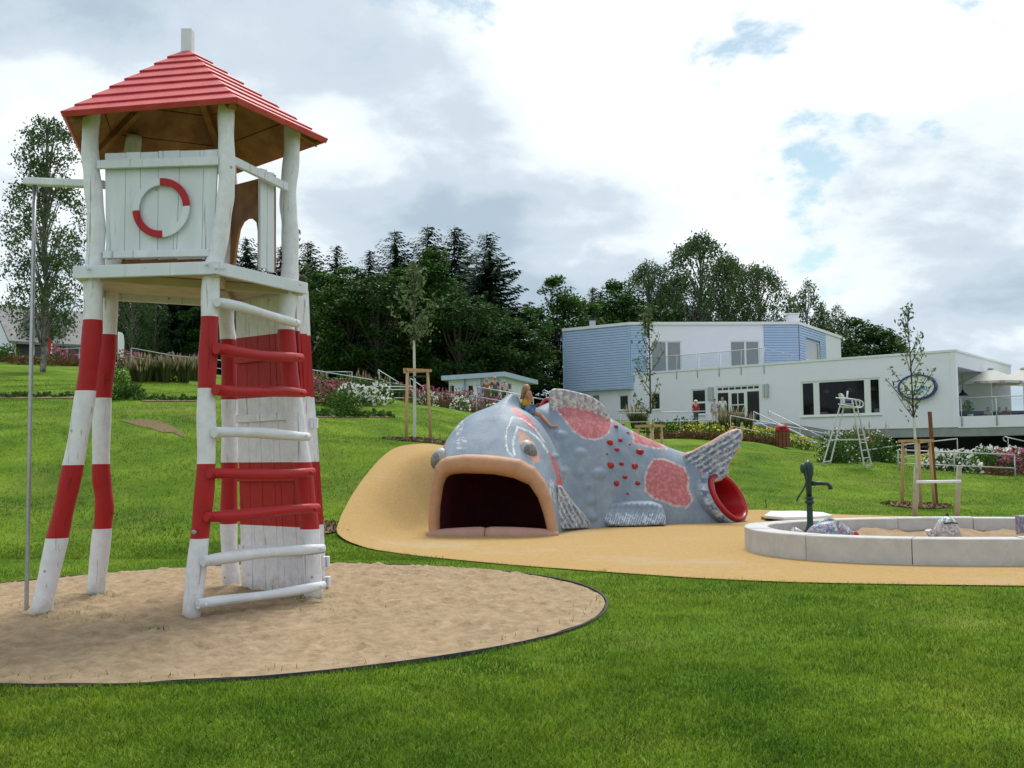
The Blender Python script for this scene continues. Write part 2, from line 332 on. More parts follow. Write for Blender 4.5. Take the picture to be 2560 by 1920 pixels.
# ------------------------------------------------------------------ terrain
HZ = lambda x: 1135-0.01*(x-1280)
cols = [(-400, [(0, 0), (15.5, 0), (19, .6), (25, 2.3), (30, 3.2), (45, 5.3), (60, 7.3), (85, 10.4), (130, 11.5)]),
        (0,    [(0, 0), (15.5, 0), (19, .6), (25, 2.25), (30, 3.2), (33, 3.55), (45, 5.25), (60, 7.2), (85, 10.3), (130, 11.0)]),
        (480,  [(0, 0), (15.8, 0), (19, .5), (24, 1.95), (28, 2.75), (31, 3.15), (45, 4.9), (60, 6.5), (85, 8.2), (130, 9.0)]),
        (800,  [(0, 0), (17.2, 0), (19.5, .38), (22, 1.05), (25, 1.75), (30, 2.5), (44, 4.1), (60, 5.4), (85, 7.0), (130, 8.2)]),
        (1000, [(0, 0), (18.2, 0), (19.5, .2), (21, .75), (24, 1.60), (30, 2.08), (42, 3.6), (55, 4.6), (80, 6.0), (130, 8.0)]),
        (1090, [(0, 0), (18.5, 0), (20, .2), (22, 1.45), (24, 1.75), (30, 2.1), (42, 3.4), (55, 4.2), (80, 5.6), (130, 7.4)]),
        (1250, [(0, 0), (22, 0), (25, .9), (28, 1.5), (35, 2.1), (44, 2.9), (60, 4.0), (80, 5.0), (130, 7.0)]),
        (1500, [(0, 0), (24.5, 0), (30, 1.05), (36, 1.75), (45, 2.2), (60, 3.2), (75, 3.9), (130, 6.0)]),
        (1900, [(0, 0), (25.0, 0), (30, .55), (36, 1.2), (45, 1.95), (60, 2.7), (75, 3.5), (130, 5.0)]),
        (2130, [(0, 0), (26, 0), (30, .35), (35.5, 1.02), (38, 1.1), (50, 1.2), (64, 1.6), (130, 4.0)]),
        (2320, [(0, 0), (27, 0), (31, .25), (35, .75), (38, .8), (50, .9), (64, 1.1), (130, 3.0)]),
        (2560, [(0, 0), (27, 0), (31, .25), (34, .5), (38, .5), (64, .8), (130, 2.0)]),
        (3000, [(0, 0), (27, 0), (34, .4), (64, .6), (130, 1.5)])]
UU = np.linspace(-0.75, 0.75, 301); DD = np.arange(0, 140.1, 0.5)
cu = np.array([(c[0]-1280)/FPX for c in cols])
ct = np.array([np.interp(DD, [q[0] for q in c[1]], [q[1] for q in c[1]]) for c in cols])
TT = np.array([[np.interp(u, cu, ct[:, j]) for j in range(len(DD))] for u in UU])
def blur(a, k, ax):
    pad = [(0, 0), (0, 0)]; pad[ax] = (k, k); b = np.pad(a, pad, mode='edge'); c = np.cumsum(b, axis=ax)
    c = np.concatenate([np.zeros_like(np.take(c, [0], ax)), c], ax); n = 2*k+1
    return (np.take(c, range(n, c.shape[ax]), ax)-np.take(c, range(0, c.shape[ax]-n), ax))/n
for _ in range(2): TT = blur(blur(TT, 2, 1), 4, 0)
FAX = np.array([(-0.45, 19.0), (-0.38, 20.3), (-0.05, 21.6), (0.6, 22.4), (1.6, 22.9), (2.9, 23.2), (4.8, 23.4)])
def fish_dist(x, y):
    p = np.stack([x, y], -1); d = np.full(p.shape[:-1], 1e9)
    for a, b in zip(FAX[:-1], FAX[1:]):
        ab = b-a; t = np.clip(((p-a)@ab)/(ab@ab), 0, 1); d = np.minimum(d, np.linalg.norm(p-(a+t[..., None]*ab), axis=-1))
    return d
def hz(x, y):
    x = np.asarray(x, float); y = np.asarray(y, float); yc = np.clip(y, 0.5, 139.9)
    u = np.clip(x/yc, -0.7499, 0.7499); fu = (u+0.75)/0.005; fd = yc/0.5
    iu = np.clip(fu.astype(int), 0, 299); idp = np.clip(fd.astype(int), 0, len(DD)-2); a = fu-iu; b = fd-idp
    z = TT[iu, idp]*(1-a)*(1-b)+TT[iu+1, idp]*a*(1-b)+TT[iu, idp+1]*(1-a)*b+TT[iu+1, idp+1]*a*b
    k = np.clip((fish_dist(x, y)-1.55)/1.1, 0, 1); z = z*k*k*(3-2*k)
    und = 0.05*np.sin(x*0.9+y*0.35)*np.sin(y*0.55-x*0.2+1.0)+0.03*np.sin(x*1.9-y*1.1)
    return z+und*np.clip((z-0.15)/1.0, 0, 1)
def T(px, py, dmin=14.0, dmax=130.0):
    """where the ray of a photo pixel meets the ground"""
    d = ray(px, py)
    ts = np.arange(dmin, dmax, 0.05)/d[1]; pts = CAM+np.outer(ts, d); g = pts[:, 2]-hz(pts[:, 0], pts[:, 1])
    i = np.argmax(g < 0)
    if g[i] >= 0:      # passes over the crest: take the nearest approach on the upper ground
        k = (pts[:, 1] > 36) & (pts[:, 1] < 47); i = np.where(k)[0][np.argmin(g[k])]
    q = pts[i]; return np.array([q[0], q[1], float(hz(q[0], q[1]))])
def on_ground(px, depth):
    q = D(px, HZ(px), depth); return np.array([q[0], q[1], float(hz(q[0], q[1]))])

def axis(segs):
    out = []
    for a, b, st in segs: out += list(np.arange(a, b, st))
    return np.array(out)
gx = axis([(-420, -90, 15), (-90, -36, 3), (-36, -8, 0.5), (-8, 3, .25), (3, 24, 0.5), (24, 60, 1.0), (60, 420, 15)])
gy = axis([(-60, 0, 6), (0, 14, 1.0), (14, 18, .4), (18, 26, .25), (26, 48, 0.4), (48, 96, 1.5), (96, 700, 20)])
XX, YY = np.meshgrid(gx, gy); ZZ = hz(XX, YY); ny, nx = XX.shape
ii = np.arange((ny-1)*(nx-1)); r_ = ii//(nx-1); c_ = ii % (nx-1); q0 = r_*nx+c_
def vary(m, amp, sc, tint):
    # slow drift of the colour over metres: dry and mown patches, plus painted slope shade on the lawn
    t = m.node_tree; N = t.nodes; K = t.links.new; b = N['Principled BSDF']; l = b.inputs['Base Color'].links[0]; src = l.from_socket
    co = N.new('ShaderNodeTexCoord'); n = N.new('ShaderNodeTexNoise'); n.inputs['Scale'].default_value = sc; n.inputs['Detail'].default_value = 6; n.inputs['Roughness'].default_value = .65; K(co.outputs['Object'], n.inputs['Vector'])
    r = N.new('ShaderNodeValToRGB'); r.color_ramp.elements[0].position = .33; r.color_ramp.elements[1].position = .68
    r.color_ramp.elements[0].color = (1-amp, 1-amp*.85, 1-amp, 1); r.color_ramp.elements[1].color = (*tint, 1); K(n.outputs['Fac'], r.inputs['Fac'])
    x = N.new('ShaderNodeMixRGB'); x.blend_type = 'MULTIPLY'; x.inputs['Fac'].default_value = 1; K(src, x.inputs['Color1']); K(r.outputs[0], x.inputs['Color2'])
    for k in [q for q in t.links if q.from_socket == src and q.to_node != x]: d = k.to_socket; K(x.outputs[0], d)
    return m
lawnm = pmat('lawn', (0.078, 0.158, 0.013), (0.13, 0.22, 0.022), 0.9, 0.95, 0.9, 28, spec=0.05, detail=9, lo=.3, hi=.7, dirt=(0.185, 0.20, 0.05), dscale=0.33)
vary(lawnm, .42, .5, (1.35, 1.18, 1.1))
npmesh('lawn', np.stack([XX, YY, ZZ], -1).reshape(-1, 3), np.stack([q0, q0+1, q0+nx+1, q0+nx], -1), lawnm, kind='structure', smooth=True)

# sand pit under the tower: round, edged with black rubber
PC, PR = np.array([-2.92, 11.08]), 3.88
def sheet(name, poly, mat, zf, step=0.25, kind='structure', smooth=True):
    poly = np.asarray(poly, float); lo = poly.min(0); hi = poly.max(0)
    g = np.stack(np.meshgrid(np.arange(lo[0], hi[0], step), np.arange(lo[1], hi[1], step)), -1).reshape(-1, 2)
    g = g+RNG.uniform(-.2, .2, g.shape)*step; g = g[inside(g, poly)]
    n = len(poly); pts = [Vector(q) for q in poly]+[Vector(q) for q in g]
    r = geometry.delaunay_2d_cdt(pts, [], [list(range(n))], 1, 1e-4)
    v = np.array([(q[0], q[1]) for q in r[0]]); z = zf(v[:, 0], v[:, 1])
    return npmesh(name, np.column_stack([v, z]), np.array([q for q in r[2] if len(q) == 3]), mat, kind=kind, smooth=smooth)
def inside(p, poly):
    p = np.asarray(p, float); x, y = p[:, 0], p[:, 1]; c = np.zeros(len(p), bool); n = len(poly)
    for i in range(n):
        x0, y0 = poly[i]; x1, y1 = poly[(i+1) % n]
        if y0 == y1: continue
        k = ((y0 > y) != (y1 > y)) & (x < (x1-x0)*(y-y0)/(y1-y0)+x0); c ^= k
    return c
ang = np.linspace(0, 2*math.pi, 120, endpoint=False)
def lump(x, y, s): return np.sin(x*s+1.3*np.sin(y*s*.7))*np.sin(y*s*1.1+1.7*np.sin(x*s*.6))
sandz = lambda x, y: 0.012+np.abs(0.018+RNG.normal(size=np.shape(x))*.010+0.014*lump(x, y, 2.1)+0.014*lump(x+3, y+1, 6.5)+0.020*lump(x+9, y+2, 11.0)+0.018*lump(x+1, y+7, 21.0))*np.clip((PR-np.hypot(x-PC[0], y-PC[1]))/.35+.25, .25, 1)
sheet('sand_pit', np.column_stack([PC[0]+(PR-.02)*np.cos(ang), PC[1]+(PR-.02)*np.sin(ang)]), 'sand', sandz, 0.06)
mb = MB(); prof = [(PR-.005, -.05), (PR-.005, .026), (PR+.018, .028), (PR+.03, -.05)]
vs = [(PC[0]+r*math.cos(t), PC[1]+r*math.sin(t), z+0.008*math.sin(5*t)) for t in ang for r, z in prof]; n = len(ang)
mb.add(vs, [(i*4+j, ((i+1) % n)*4+j, ((i+1) % n)*4+(j+1) % 4, i*4+(j+1) % 4) for i in range(n) for j in range(4)])
tag(build('sand_pit_edging', mb, 'rubber_edge'), 'black rubber edging strip round the sand pit under the striped tower', 'edging')

# ochre rubber play surface
k_ = 2560/2212.
frt = [T(a*k_, b*k_)[:2] for a, b in [(727, 1150), (728, 1160), (745, 1172), (800, 1189), (860, 1197), (920, 1205)]]+[G(a*k_, b*k_)[:2] for a, b in [(1100, 1222), (1300, 1237), (1500, 1251), (1700, 1260), (1950, 1265), (2212, 1268), (2500, 1272)]]
bck = [G(a*k_, b*k_)[:2] for a, b in [(2500, 1121), (2212, 1120), (2000, 1117), (1800, 1114), (1640, 1112)]]
bck += [np.array(q) for q in [(4.4, 25.3), (2.5, 25.0), (0.5, 24.4), (-0.6, 23.9)]]
bck += [T(a*k_, b*k_)[:2] for a, b in [(935, 966), (870, 970), (848, 978), (815, 1006), (785, 1042), (758, 1082), (738, 1120)]]
def densify(p, n=6):
    o = []
    for i in range(len(p)):
        a = np.array(p[i]); b = np.array(p[(i+1) % len(p)])
        for j in range(n): o.append(a+(b-a)*j/n)
    o = np.array(o)
    for _ in range(3): o = (np.roll(o, 1, 0)+2*o+np.roll(o, -1, 0))/4
    return o
RUB = densify(frt+bck)
M['rubber'] = pmat('ochre_rubber', (0.50, 0.335, 0.145), (0.42, 0.275, 0.11), 22, 0.95, 0.7, 130, spec=0.08, detail=10, dirt=(0.47, 0.38, 0.27), dscale=0.38)
sheet('rubber_surface', RUB, 'rubber', lambda x, y: hz(x, y)+0.07*np.clip((hz(x, y))/.25, 0, 1)+0.016, 0.2)

# ------------------------------------------------------------------ grass blades
def blades(name, n, y0, y1, h, w, bias, mats, segs=2):
    yy = y0+(y1-y0)*RNG.random(n)**bias; hw = yy*0.52+0.3; xx = RNG.uniform(-1, 1, n)*hw
    p = np.column_stack([xx, yy]); k = ~inside(p+RNG.normal(size=p.shape)*.06, RUB) & (np.hypot(*(p-PC).T) > PR+.018)
    # thinner where the lawn is worn
    wear = lump(p[:, 0]+5, p[:, 1]+2, 1.3)*0.5+lump(p[:, 0], p[:, 1], 3.7)*0.3
    k &= RNG.random(n) < np.clip(1.05-0.55*np.clip(wear, 0, 1), 0, 1); p = p[k]; wear = wear[k]; n = len(p)
    z = hz(p[:, 0], p[:, 1])-0.004; tuft = np.clip(lump(p[:, 0]*1.3+2, p[:, 1]*1.1, 7.3)*lump(p[:, 0]+1, p[:, 1]+4, 2.9)-.25, 0, 1); edge = np.exp(-(np.hypot(*(p-PC).T)-PR)/.07)*(np.hypot(*(p-PC).T) > PR)
    hh = h*RNG.uniform(0.4, 1.2, n)*(1-.35*wear)*(1+1.1*tuft)*(1+.8*np.clip(edge, 0, 1)*lump(p[:, 0], p[:, 1], 2.3)); ww = w*RNG.uniform(0.7, 1.3, n)
    th = RNG.uniform(0, 2*math.pi, n); dx, dy = np.cos(th), np.sin(th); ph = RNG.uniform(0, 2*math.pi, n); ln = hh*RNG.uniform(0.15, 1.25, n)
    B = np.column_stack([p, z]); W = np.column_stack([dx, dy, 0*dx])*ww[:, None]/2; Ld = np.column_stack([np.cos(ph), np.sin(ph), 0*ph])*ln[:, None]; Uz = np.zeros((n, 3)); Uz[:, 2] = hh
    mid = B+Uz*0.55+Ld*0.3; tip = B+Uz*0.95+Ld
    v = np.stack([B-W, B+W, mid+W*.8, mid-W*.8, tip], 1).reshape(-1, 3); b = np.arange(n)*5
    f = np.concatenate([np.stack([b, b+1, b+2], -1), np.stack([b, b+2, b+3], -1), np.stack([b+3, b+2, b+4], -1)])
    o = npmesh(name, v, f, mats, kind='stuff'); return tag(o, *({'lawn_grass': ('short green lawn grass growing round the sand pit', 'grass'), 'bank_grass': ('mown green grass covering the sloping bank', 'grass')}[name]))
M['blade'] = pmat('grass_blades', (0.092, 0.225, 0.015), (0.185, 0.325, 0.032), 1.1, 0.6, island=0.62, trans=0.35, spec=0.15, lo=.3, hi=.7, dirt=(0.22, 0.24, 0.05), dscale=0.5)
vary(M['blade'], .45, .55, (1.40, 1.14, 1.0)); vary(M['blade'], .30, 2.6, (1.22, 1.10, 1.0))
blades("lawn_grass", 460000, 4.6, 16.6, 0.040, 0.0050, 1.55, 'blade')
M['bankblade'] = vary(pmat('bank_grass_blades', (0.085, 0.190, 0.015), (0.155, 0.265, 0.028), .8, 0.6, island=0.28, trans=0.35, spec=0.1, lo=.3, hi=.7, dirt=(0.20, 0.22, 0.05), dscale=0.4), .42, .5, (1.35, 1.14, 1.0))
blades('bank_grass', 230000, 15.5, 42.0, 0.045, 0.011, 1.25, 'bankblade')
# ------------------------------------------------------------------ striped lookout tower
def vpl(A, B, px, py, off=0.0):
    """photo pixel on the vertical plane through A and B (moved off metres towards the camera side)"""
    A = np.asarray(A, float); B = np.asarray(B, float); d = (B-A)[:2]; n = np.array([d[1], -d[0]]); n /= np.linalg.norm(n)
    if n[1] > 0: n = -n
    r = ray(px, py); o = A[:2]+n*off; t = ((o-CAM[:2])@n)/(r[:2]@n); return CAM+r*t
def vnorm(A, B):
    d = (np.asarray(B, float)-np.asarray(A, float))[:2]; n = np.array([d[1], -d[0], 0]); n /= np.linalg.norm(n); return n if n[1] < 0 else -n
TC = np.array([-3.45, 11.05, 0.0])
tower = thing('lookout_tower', 'red and white striped wooden lookout tower with red boarded roof standing in the sand pit', 'play tower', TC)
zs = lambda p, d0, d1: [d0+(d1-d0)*min(1, (p[0][1]-q[1])/(p[0][1]-700.)) for q in p]
posts = {
 'FL': ([(98, 1545), (141, 1356), (180, 1178), (211, 1003), (231, 825), (233, 690), (238, 650), (240, 552), (231, 450), (225, 368), (231, 262)], 10.42, 10.28),
 'FM': ([(477, 1552), (498, 1356), (515, 1170), (516, 987), (524, 811), (528, 690), (543, 634), (559, 532), (567, 450), (565, 327), (566, 245)], 10.15, 10.13),
 'R':  ([(785, 1508), (775, 1330), (757, 1170), (733, 1005), (716, 841), (719, 743), (725, 679), (725, 573), (720, 491), (729, 388), (731, 305)], 11.32, 11.25),
 'B2': ([(237, 1500), (254, 1340), (261, 1260), (253, 1178), (256, 1017), (270, 858), (275, 722), (290, 600), (320, 450), (336, 340)], 11.75, 11.49),
 'B1': ([(580, 1480), (572, 1334), (574, 1170), (574, 1026), (572, 874), (565, 784), (568, 650), (575, 500), (572, 405)], 12.37, 12.09)}
wr = {'FL': (26, 20), 'FM': (24, 20), 'R': (23, 20), 'B2': (23, 19), 'B1': (21, 18)}
PT = {}
def smooth_path(pts, sub=5):
    P_ = np.array(pts); out = []
    for i in range(len(P_)-1):
        p0 = P_[max(i-1, 0)]; p1 = P_[i]; p2 = P_[i+1]; p3 = P_[min(i+2, len(P_)-1)]
        for j in range(sub):
            t = j/sub; out.append(0.5*((2*p1)+(-p0+p2)*t+(2*p0-5*p1+4*p2-p3)*t*t+(-p0+3*p1-3*p2+p3)*t**3))
    out.append(P_[-1]); return out
for k, (pl, d0, d1) in posts.items():
    path = smooth_path([D(x, y, d) for (x, y), d in zip(pl, zs(pl, d0, d1))]); PT[k] = path
    path[0] = path[0].copy(); path[0][2] = -0.08; n = len(path)
    a, b = [w*d0/FPX for w in wr[k]]
    rad = [(a+(b-a)*i/(n-1))*(1+0.05*math.sin(i*1.3+len(k)*2+pl[0][0])) for i in range(n)]
    build('post', MB().tube(path, rad, 18), 'band', tower)
def pent(R, z, a0=-61): return [np.array([TC[0]+R*math.cos(RAD(a0+72*i)), TC[1]+R*math.sin(RAD(a0+72*i)), z]) for i in range(5)]   # FM R B1 B2 FL
# platform
Pt = pent(1.215, 3.44)
def clip(poly, n, c):
    out = []
    for i in range(len(poly)):
        a, b = poly[i], poly[(i+1) % len(poly)]; da, db = a@n-c, b@n-c
        if da <= 0: out.append(a)
        if da*db < 0: out.append(a+(b-a)*(da/(da-db)))
    return out
dirn = (Pt[1]-Pt[0])[:2]; dirn = dirn/np.linalg.norm(dirn); pn = np.array([dirn[1], -dirn[0]])
flat = [q[:2] for q in pent(1.19, 0)]
cs = [q@pn for q in flat]; lo_, hi_ = min(cs), max(cs); st = (hi_-lo_)/14
for i in range(14):
    pl = clip(clip(flat, pn, lo_+(i+1)*st-.004), -pn, -(lo_+i*st+.002))
    if len(pl) >= 3: build('deck_plank', MB().prism([np.array([*q, 3.395]) for q in pl], (0, 0, .04)), 'creamwood', tower)
for i in range(5):
    a, b = Pt[i], Pt[(i+1) % 5]; d = (b-a)/np.linalg.norm(b-a)
    ex = 0.035 if i in (0, 4) else 0.0
    build('platform_beam', MB().beam(a-d*ex-(0, 0, .06), b+d*(.028 if i != 4 else 0.0)-(0, 0, .06), .05, .125-.004*(i % 2)), 'white', tower, bevel=.006)
for a, b in ((pent(1.19, 0)[4], pent(1.19, 0)[1]), (pent(1.19, 0)[0], pent(1.19, 0)[2])):
    build('platform_joist', MB().beam(np.array([*a[:2], 3.345]), np.array([*b[:2], 3.345]), .07, .085), 'creamwood', tower)
# front panel with the life ring
A, B = D(236, 550, 10.29), D(557, 550, 10.12)
top = [638, 768, 857, 966, 1098, 1243, 1330]; bot = [646, 757, 850, 960, 1075, 1230, 1298]
n_ = vnorm(A, B); z2 = lambda x, y: (x/2.44, 40+y/2.44)
for i in range(6):
    g = 1.0
    yt = 838-4.2*i+random.uniform(-3, 3); q = [z2(bot[i]+g, 1484), z2(bot[i+1]-g, 1478), z2(top[i+1]-g, yt-4), z2(top[i]+g, yt)]
    w = [vpl(A, B, *p) for p in q]; build('plank', MB().prism(w, -n_*.032), 'white', tower, bevel=.004)
def rail_px(name, mat, A, B, p0, p1, h, th, off, par=None):
    a = vpl(A, B, *p0, off=off); b = vpl(A, B, *p1, off=off)
    return build(name, MB().beam(a, b, th, h), mat, par or tower, bevel=.005)
rail_px('panel_rail', 'white', A, B, z2(596, 908), z2(1335, 884), .085, .045, .05)
rail_px('panel_rail', 'white', A, B, z2(632, 1458), z2(1280, 1445), .07, .04, .045)
rc = vpl(A, B, *z2(986, 1172), off=.03); ux = np.array([-n_[1], n_[0], 0]); ux = ux if ux[0] > 0 else -ux; uz = np.array([0, 0, 1.0])
ringo = build('life_ring', (lambda m: [m.add([], [])] and m)(MB()).prism([rc+ux*.02*math.cos(t)+uz*.02*math.sin(t)+ux*.255 for t in np.linspace(0, 6.28, 8, endpoint=False)], n_*.004), 'white', tower)
for a0, a1, mt in ((2, 93, 'red'), (93, 184, 'white'), (184, 274, 'red'), (274, 362, 'white')):
    th = np.linspace(RAD(a0), RAD(a1), 16); ro, ri = .298, .228
    pl = [rc+ux*ro*math.cos(t)+uz*ro*math.sin(t) for t in th]+[rc+ux*ri*math.cos(t)+uz*ri*math.sin(t) for t in th[::-1]]
    build('ring_segment', MB().prism(pl, n_*(.020 if mt == 'white' else .023)), mt, ringo, bevel=.004)
# entry side
A2, B2_ = D(565, 450, 10.16), D(725, 480, 11.25)
rail_px('entry_rail', 'white', A2, B2_, z2(1425, 884), z2(1752, 1046), .085, .045, .07)
n2 = vnorm(A2, B2_)
for x0, x1, yt in ((1590, 1630, 928), (1632, 1674, 948)):
    w = [vpl(A2, B2_, *z2(*p)) for p in ((x0, 1535+(x0-1590)*.5), (x1, 1545+(x0-1590)*.5), (x1, yt+10), (x0, yt))]
    build('plank', MB().prism(w, -n2*.032), 'white', tower, bevel=.004)
# arched inner panel between the right and back posts, bare wood inside
A3, B3 = D(725, 520, 11.25), D(570, 520, 12.05)
ol = [(572, 466), (655, 444), (684, 436), (684, 672), (644, 668), (644, 578), (641, 556), (630, 546), (617, 546), (606, 554), (597, 572), (590, 610), (584, 664), (570, 662)]
build('arched_panel', MB().prism([vpl(A3, B3, *q) for q in ol], (.02, .03, 0)), 'brown', tower)
B4 = PT['B2'][-12]; B5 = PT['B1'][-10]
for i in range(5):
    a = B5[:2]+(B4[:2]-B5[:2])*(i+.12)/5.2; b = B5[:2]+(B4[:2]-B5[:2])*(i+1.08)/5.2
    build('plank', MB().prism([np.array([*a, 3.5]), np.array([*b, 3.5]), np.array([*b, 4.3]), np.array([*a, 4.3])], (0.01, .03, 0)), 'brown', tower)
# roof: five sides of overlapping boards
RA = -56; rz_ = [5.0, 5.08, 5.0, 4.93, 4.90]
rcor = [np.array([TC[0]+1.44*math.cos(RAD(RA+72*i)), TC[1]+1.44*math.sin(RAD(RA+72*i)), rz_[i]]) for i in range(5)]
apex = np.array([TC[0]-.045, TC[1], 5.985])
roof = build('roof', MB().box(apex+np.array([0, 0, .03]), (.115, .115, .36)), 'white', tower, bevel=.006)
cut = [0, .10, .225, .355, .475, .60, .72, .83, .94]
for i in range(5):
    a, b = rcor[i], rcor[(i+1) % 5]; nn = np.cross(b-a, apex-a); nn /= np.linalg.norm(nn); nn = nn if nn[2] > 0 else -nn
    # board undersides and rafters, bare wood
    for j in range(4):
        t0, t1 = j/4+.004, (j+1)/4-.004
        q = [a+(apex-a)*t0, b+(apex-b)*t0, b+(apex-b)*t1, a+(apex-a)*t1]
        q = [x-nn*.022 for x in q]; build('roof_lining_board', MB().prism(q, -nn*.018), 'brown', roof)
    build('rafter', MB().beam(a+(apex-a)*.05-(0, 0, .085), apex-(0, 0, .12), .07, .09), 'brown', roof)
    for j in range(8):
        t0, t1 = cut[j]-(.0 if j else .0), min(cut[j+1]+.035, .985); jit = random.uniform(-.012, .012) if j else 0
        e0 = 1.012
        c = (a+b)/2
        q0 = c+(a-c)*e0+(apex-c-(a-c)*(e0-1))*(t0+jit); q1 = c+(b-c)*e0+(apex-c-(b-c)*(e0-1))*(t0-jit*.6)
        q0 = a+(apex-a)*(t0+jit)+nn*.030; q1 = b+(apex-b)*(t0-jit*.6)+nn*.030; q2 = b+(apex-b)*t1+nn*.004; q3 = a+(apex-a)*t1+nn*.004
        wv = (q1-q0)/np.linalg.norm(q1-q0)*.012; th_b = .03
        if j == 0: sl_ = (q0-q3)/np.linalg.norm(q0-q3); sl2 = (q1-q2)/np.linalg.norm(q1-q2); q0 = q0+sl_*.018; q1 = q1+sl2*.018; th_b = .062
        build('roof_board', MB().hexa([q0-nn*th_b-wv, q1-nn*th_b+wv, q2-nn*.02, q3-nn*.02, q0-wv, q1+wv, q2, q3]), 'roof', roof, bevel=.006)
# ladder rungs between the front and right posts
z3 = lambda x, y: (x/2.44, 620+y/2.44)
rungs = [((1325, 330), (1815, 455), 'white'), ((1318, 620), (1838, 675), 'red'), ((1312, 860), (1856, 890), 'red'), ((1305, 1122), (1878, 1145), 'white'),
         ((1275, 1382), (1910, 1370), 'red'), ((1258, 1637), (1940, 1592), 'red'), ((1236, 1908), (1972, 1827), 'white'), ((1206, 2180), (1978, 2056), 'white')]
for i, (p0, p1, mt) in enumerate(rungs):
    a = D(*z3(*p0), 10.02-.02*i*0); b = D(*z3(*p1), 11.12)
    path = [a+(b-a)*t+np.array([0, 0, (.012*math.sin(t*5+i*2))]) for t in np.linspace(0, 1, 9)]
    r0, r1 = (.050, .046) if i in (0, 7) else (.057, .052)
    rr = [r0+(r1-r0)*t+.004*math.sin(t*9+i) for t in np.linspace(0, 1, 9)]; rr[0] *= .9; rr[-1] *= .9
    o = build('rung', MB().tube(path, rr, 14), 'rung_'+mt, tower)
    for q, s in ((a+(b-a)*.05, -1), (b-(b-a)*.04, -1)):
        ax_ = np.array([.55, -.83, 0]); ax_ /= np.linalg.norm(ax_); A_ = (np.cross(ax_, (0, 0, 1)), np.array([0, 0, 1.0]), ax_)
        build('bolt', MB().lathe(q+ax_*(r0-.012), [(.016, 0), (.016, .016), (.010, .020)], 10, ax=A_), mt, o)
build('bolt', MB().lathe(D(486, 1330, 10.02), [(.024, 0), (.024, .02), (.014, .026)], 12, ax=((1, 0, 0), (0, 0, 1), (0, -1, 0))), 'steel', tower)
for x, y, d in ((541, 670, 9.96), (1259/2.44, 620+100/2.44, 9.96), (1368/2.44, 620+125/2.44, 10.02), (541/2.44, 620+128/2.44, 10.10), (1833/2.44, 620+222/2.44, 11.06)):
    build('bolt', MB().lathe(D(x, y, d), [(.017, 0), (.017, .03), (.010, .034)], 10, ax=((1, 0, 0), (0, 0, 1), (0, -1, 0))), 'white', tower)
# planked shaft between the right and back posts
bl, br, tl, tr = D(604, 1478, 12.2), D(780, 1500, 11.5), D(588, 752, 11.98), D(740, 770, 11.32)
bl[2] = br[2] = -.05; tl[2] = tr[2] = 3.34; wn_ = vnorm(bl, br)
bi = lambda u, w: (bl*(1-u)+br*u)*(1-w)+(tl*(1-u)+tr*u)*w
us = [0, .17, .36, .55, .64, .83, 1.0]
for i in range(6):
    u0, u1 = us[i]+.003, us[i+1]-.003
    m = MB()
    ws = np.linspace(0, 1, 9); vs = []
    for w in ws: vs += [bi(u0, w), bi(u1, w), bi(u1, w)-wn_*.03, bi(u0, w)-wn_*.03]
    m.add(vs, [(4*j+c, 4*j+(c+1) % 4, 4*j+4+(c+1) % 4, 4*j+4+c) for j in range(8) for c in range(4)]+[(3, 2, 1, 0), (32, 33, 34, 35)])
    build('shaft_plank', m, 'band', tower)
for w in (.16, .40, .60, .80):
    build('shaft_batten', MB().beam(bi(.01, w)+wn_*.022, bi(.97, w+.004)+wn_*.022, .04, .085), 'band', tower, bevel=.004)
for a, b, wd in ((D(793, 1484, 11.95), D(753, 732, 11.6), .10), (D(808, 1476, 12.1), D(764, 728, 11.75), .075)):
    a = a.copy(); a[2] = .02; build('shaft_side_board', MB().tube([a+(b-a)*t+np.array([.012*math.sin(6*t), 0, 0]) for t in np.linspace(0, 1, 15)], [wd/2]*15, 4, smooth=False), 'band', tower)
for x, y, d in ((786, 1058, 11.75), (815, 1404, 12.0), (817, 1455, 12.0)):
    build('shaft_block', MB().box(D(x, y, d), (.075, .09, .12)), 'white', tower, bevel=.006)
# sliding pole and its arm
pb = G(65.6, 1531); ptp = D(87, 462, 10.73)
build('sliding_pole', MB().tube([pb-(0, 0, .1), pb, (pb+ptp)/2, ptp], .0205, 16), 'steel', tower)
build('pole_arm', MB().beam(D(66, 454, 10.76), D(266, 462, 10.50), .11, .075), 'white', tower, bevel=.012)
# ------------------------------------------------------------------ walk-in fish
zf = lambda x, y: (1000+x/2.458, 900+y/2.458)
def seg_dist(p, poly):
    d = np.full(len(p), 1e9)
    for a, b in zip(poly[:-1], poly[1:]):
        a = np.array(a); b = np.array(b); ab = b-a; t = np.clip(((p-a)@ab)/(ab@ab), 0, 1); d = np.minimum(d, np.linalg.norm(p-(a+t[:, None]*ab), axis=1))
    return d
MA, MBp = np.array([-1.66, 20.06, 0]), np.array([0.86, 19.76, 0])       # mouth plane feet
outer = [(182, 1075), (176, 1000), (180, 900), (195, 750), (220, 650), (255, 610), (290, 595), (400, 580), (500, 582), (600, 590), (740, 610), (830, 660), (890, 740), (930, 840), (955, 960), (972, 1078)]
inner = [(245, 1060), (243, 980), (246, 900), (265, 770), (283, 725), (300, 710), (335, 699), (400, 695), (490, 697), (580, 702), (700, 725), (795, 768), (850, 850), (880, 940), (897, 1010), (907, 1062)]
def resample(p, n):
    p = np.array(p); s = np.concatenate([[0], np.cumsum(np.linalg.norm(np.diff(p, axis=0), axis=1))]); u = np.linspace(0, s[-1], n)
    return np.column_stack([np.interp(u, s, p[:, i]) for i in range(p.shape[1])])
NT = 220
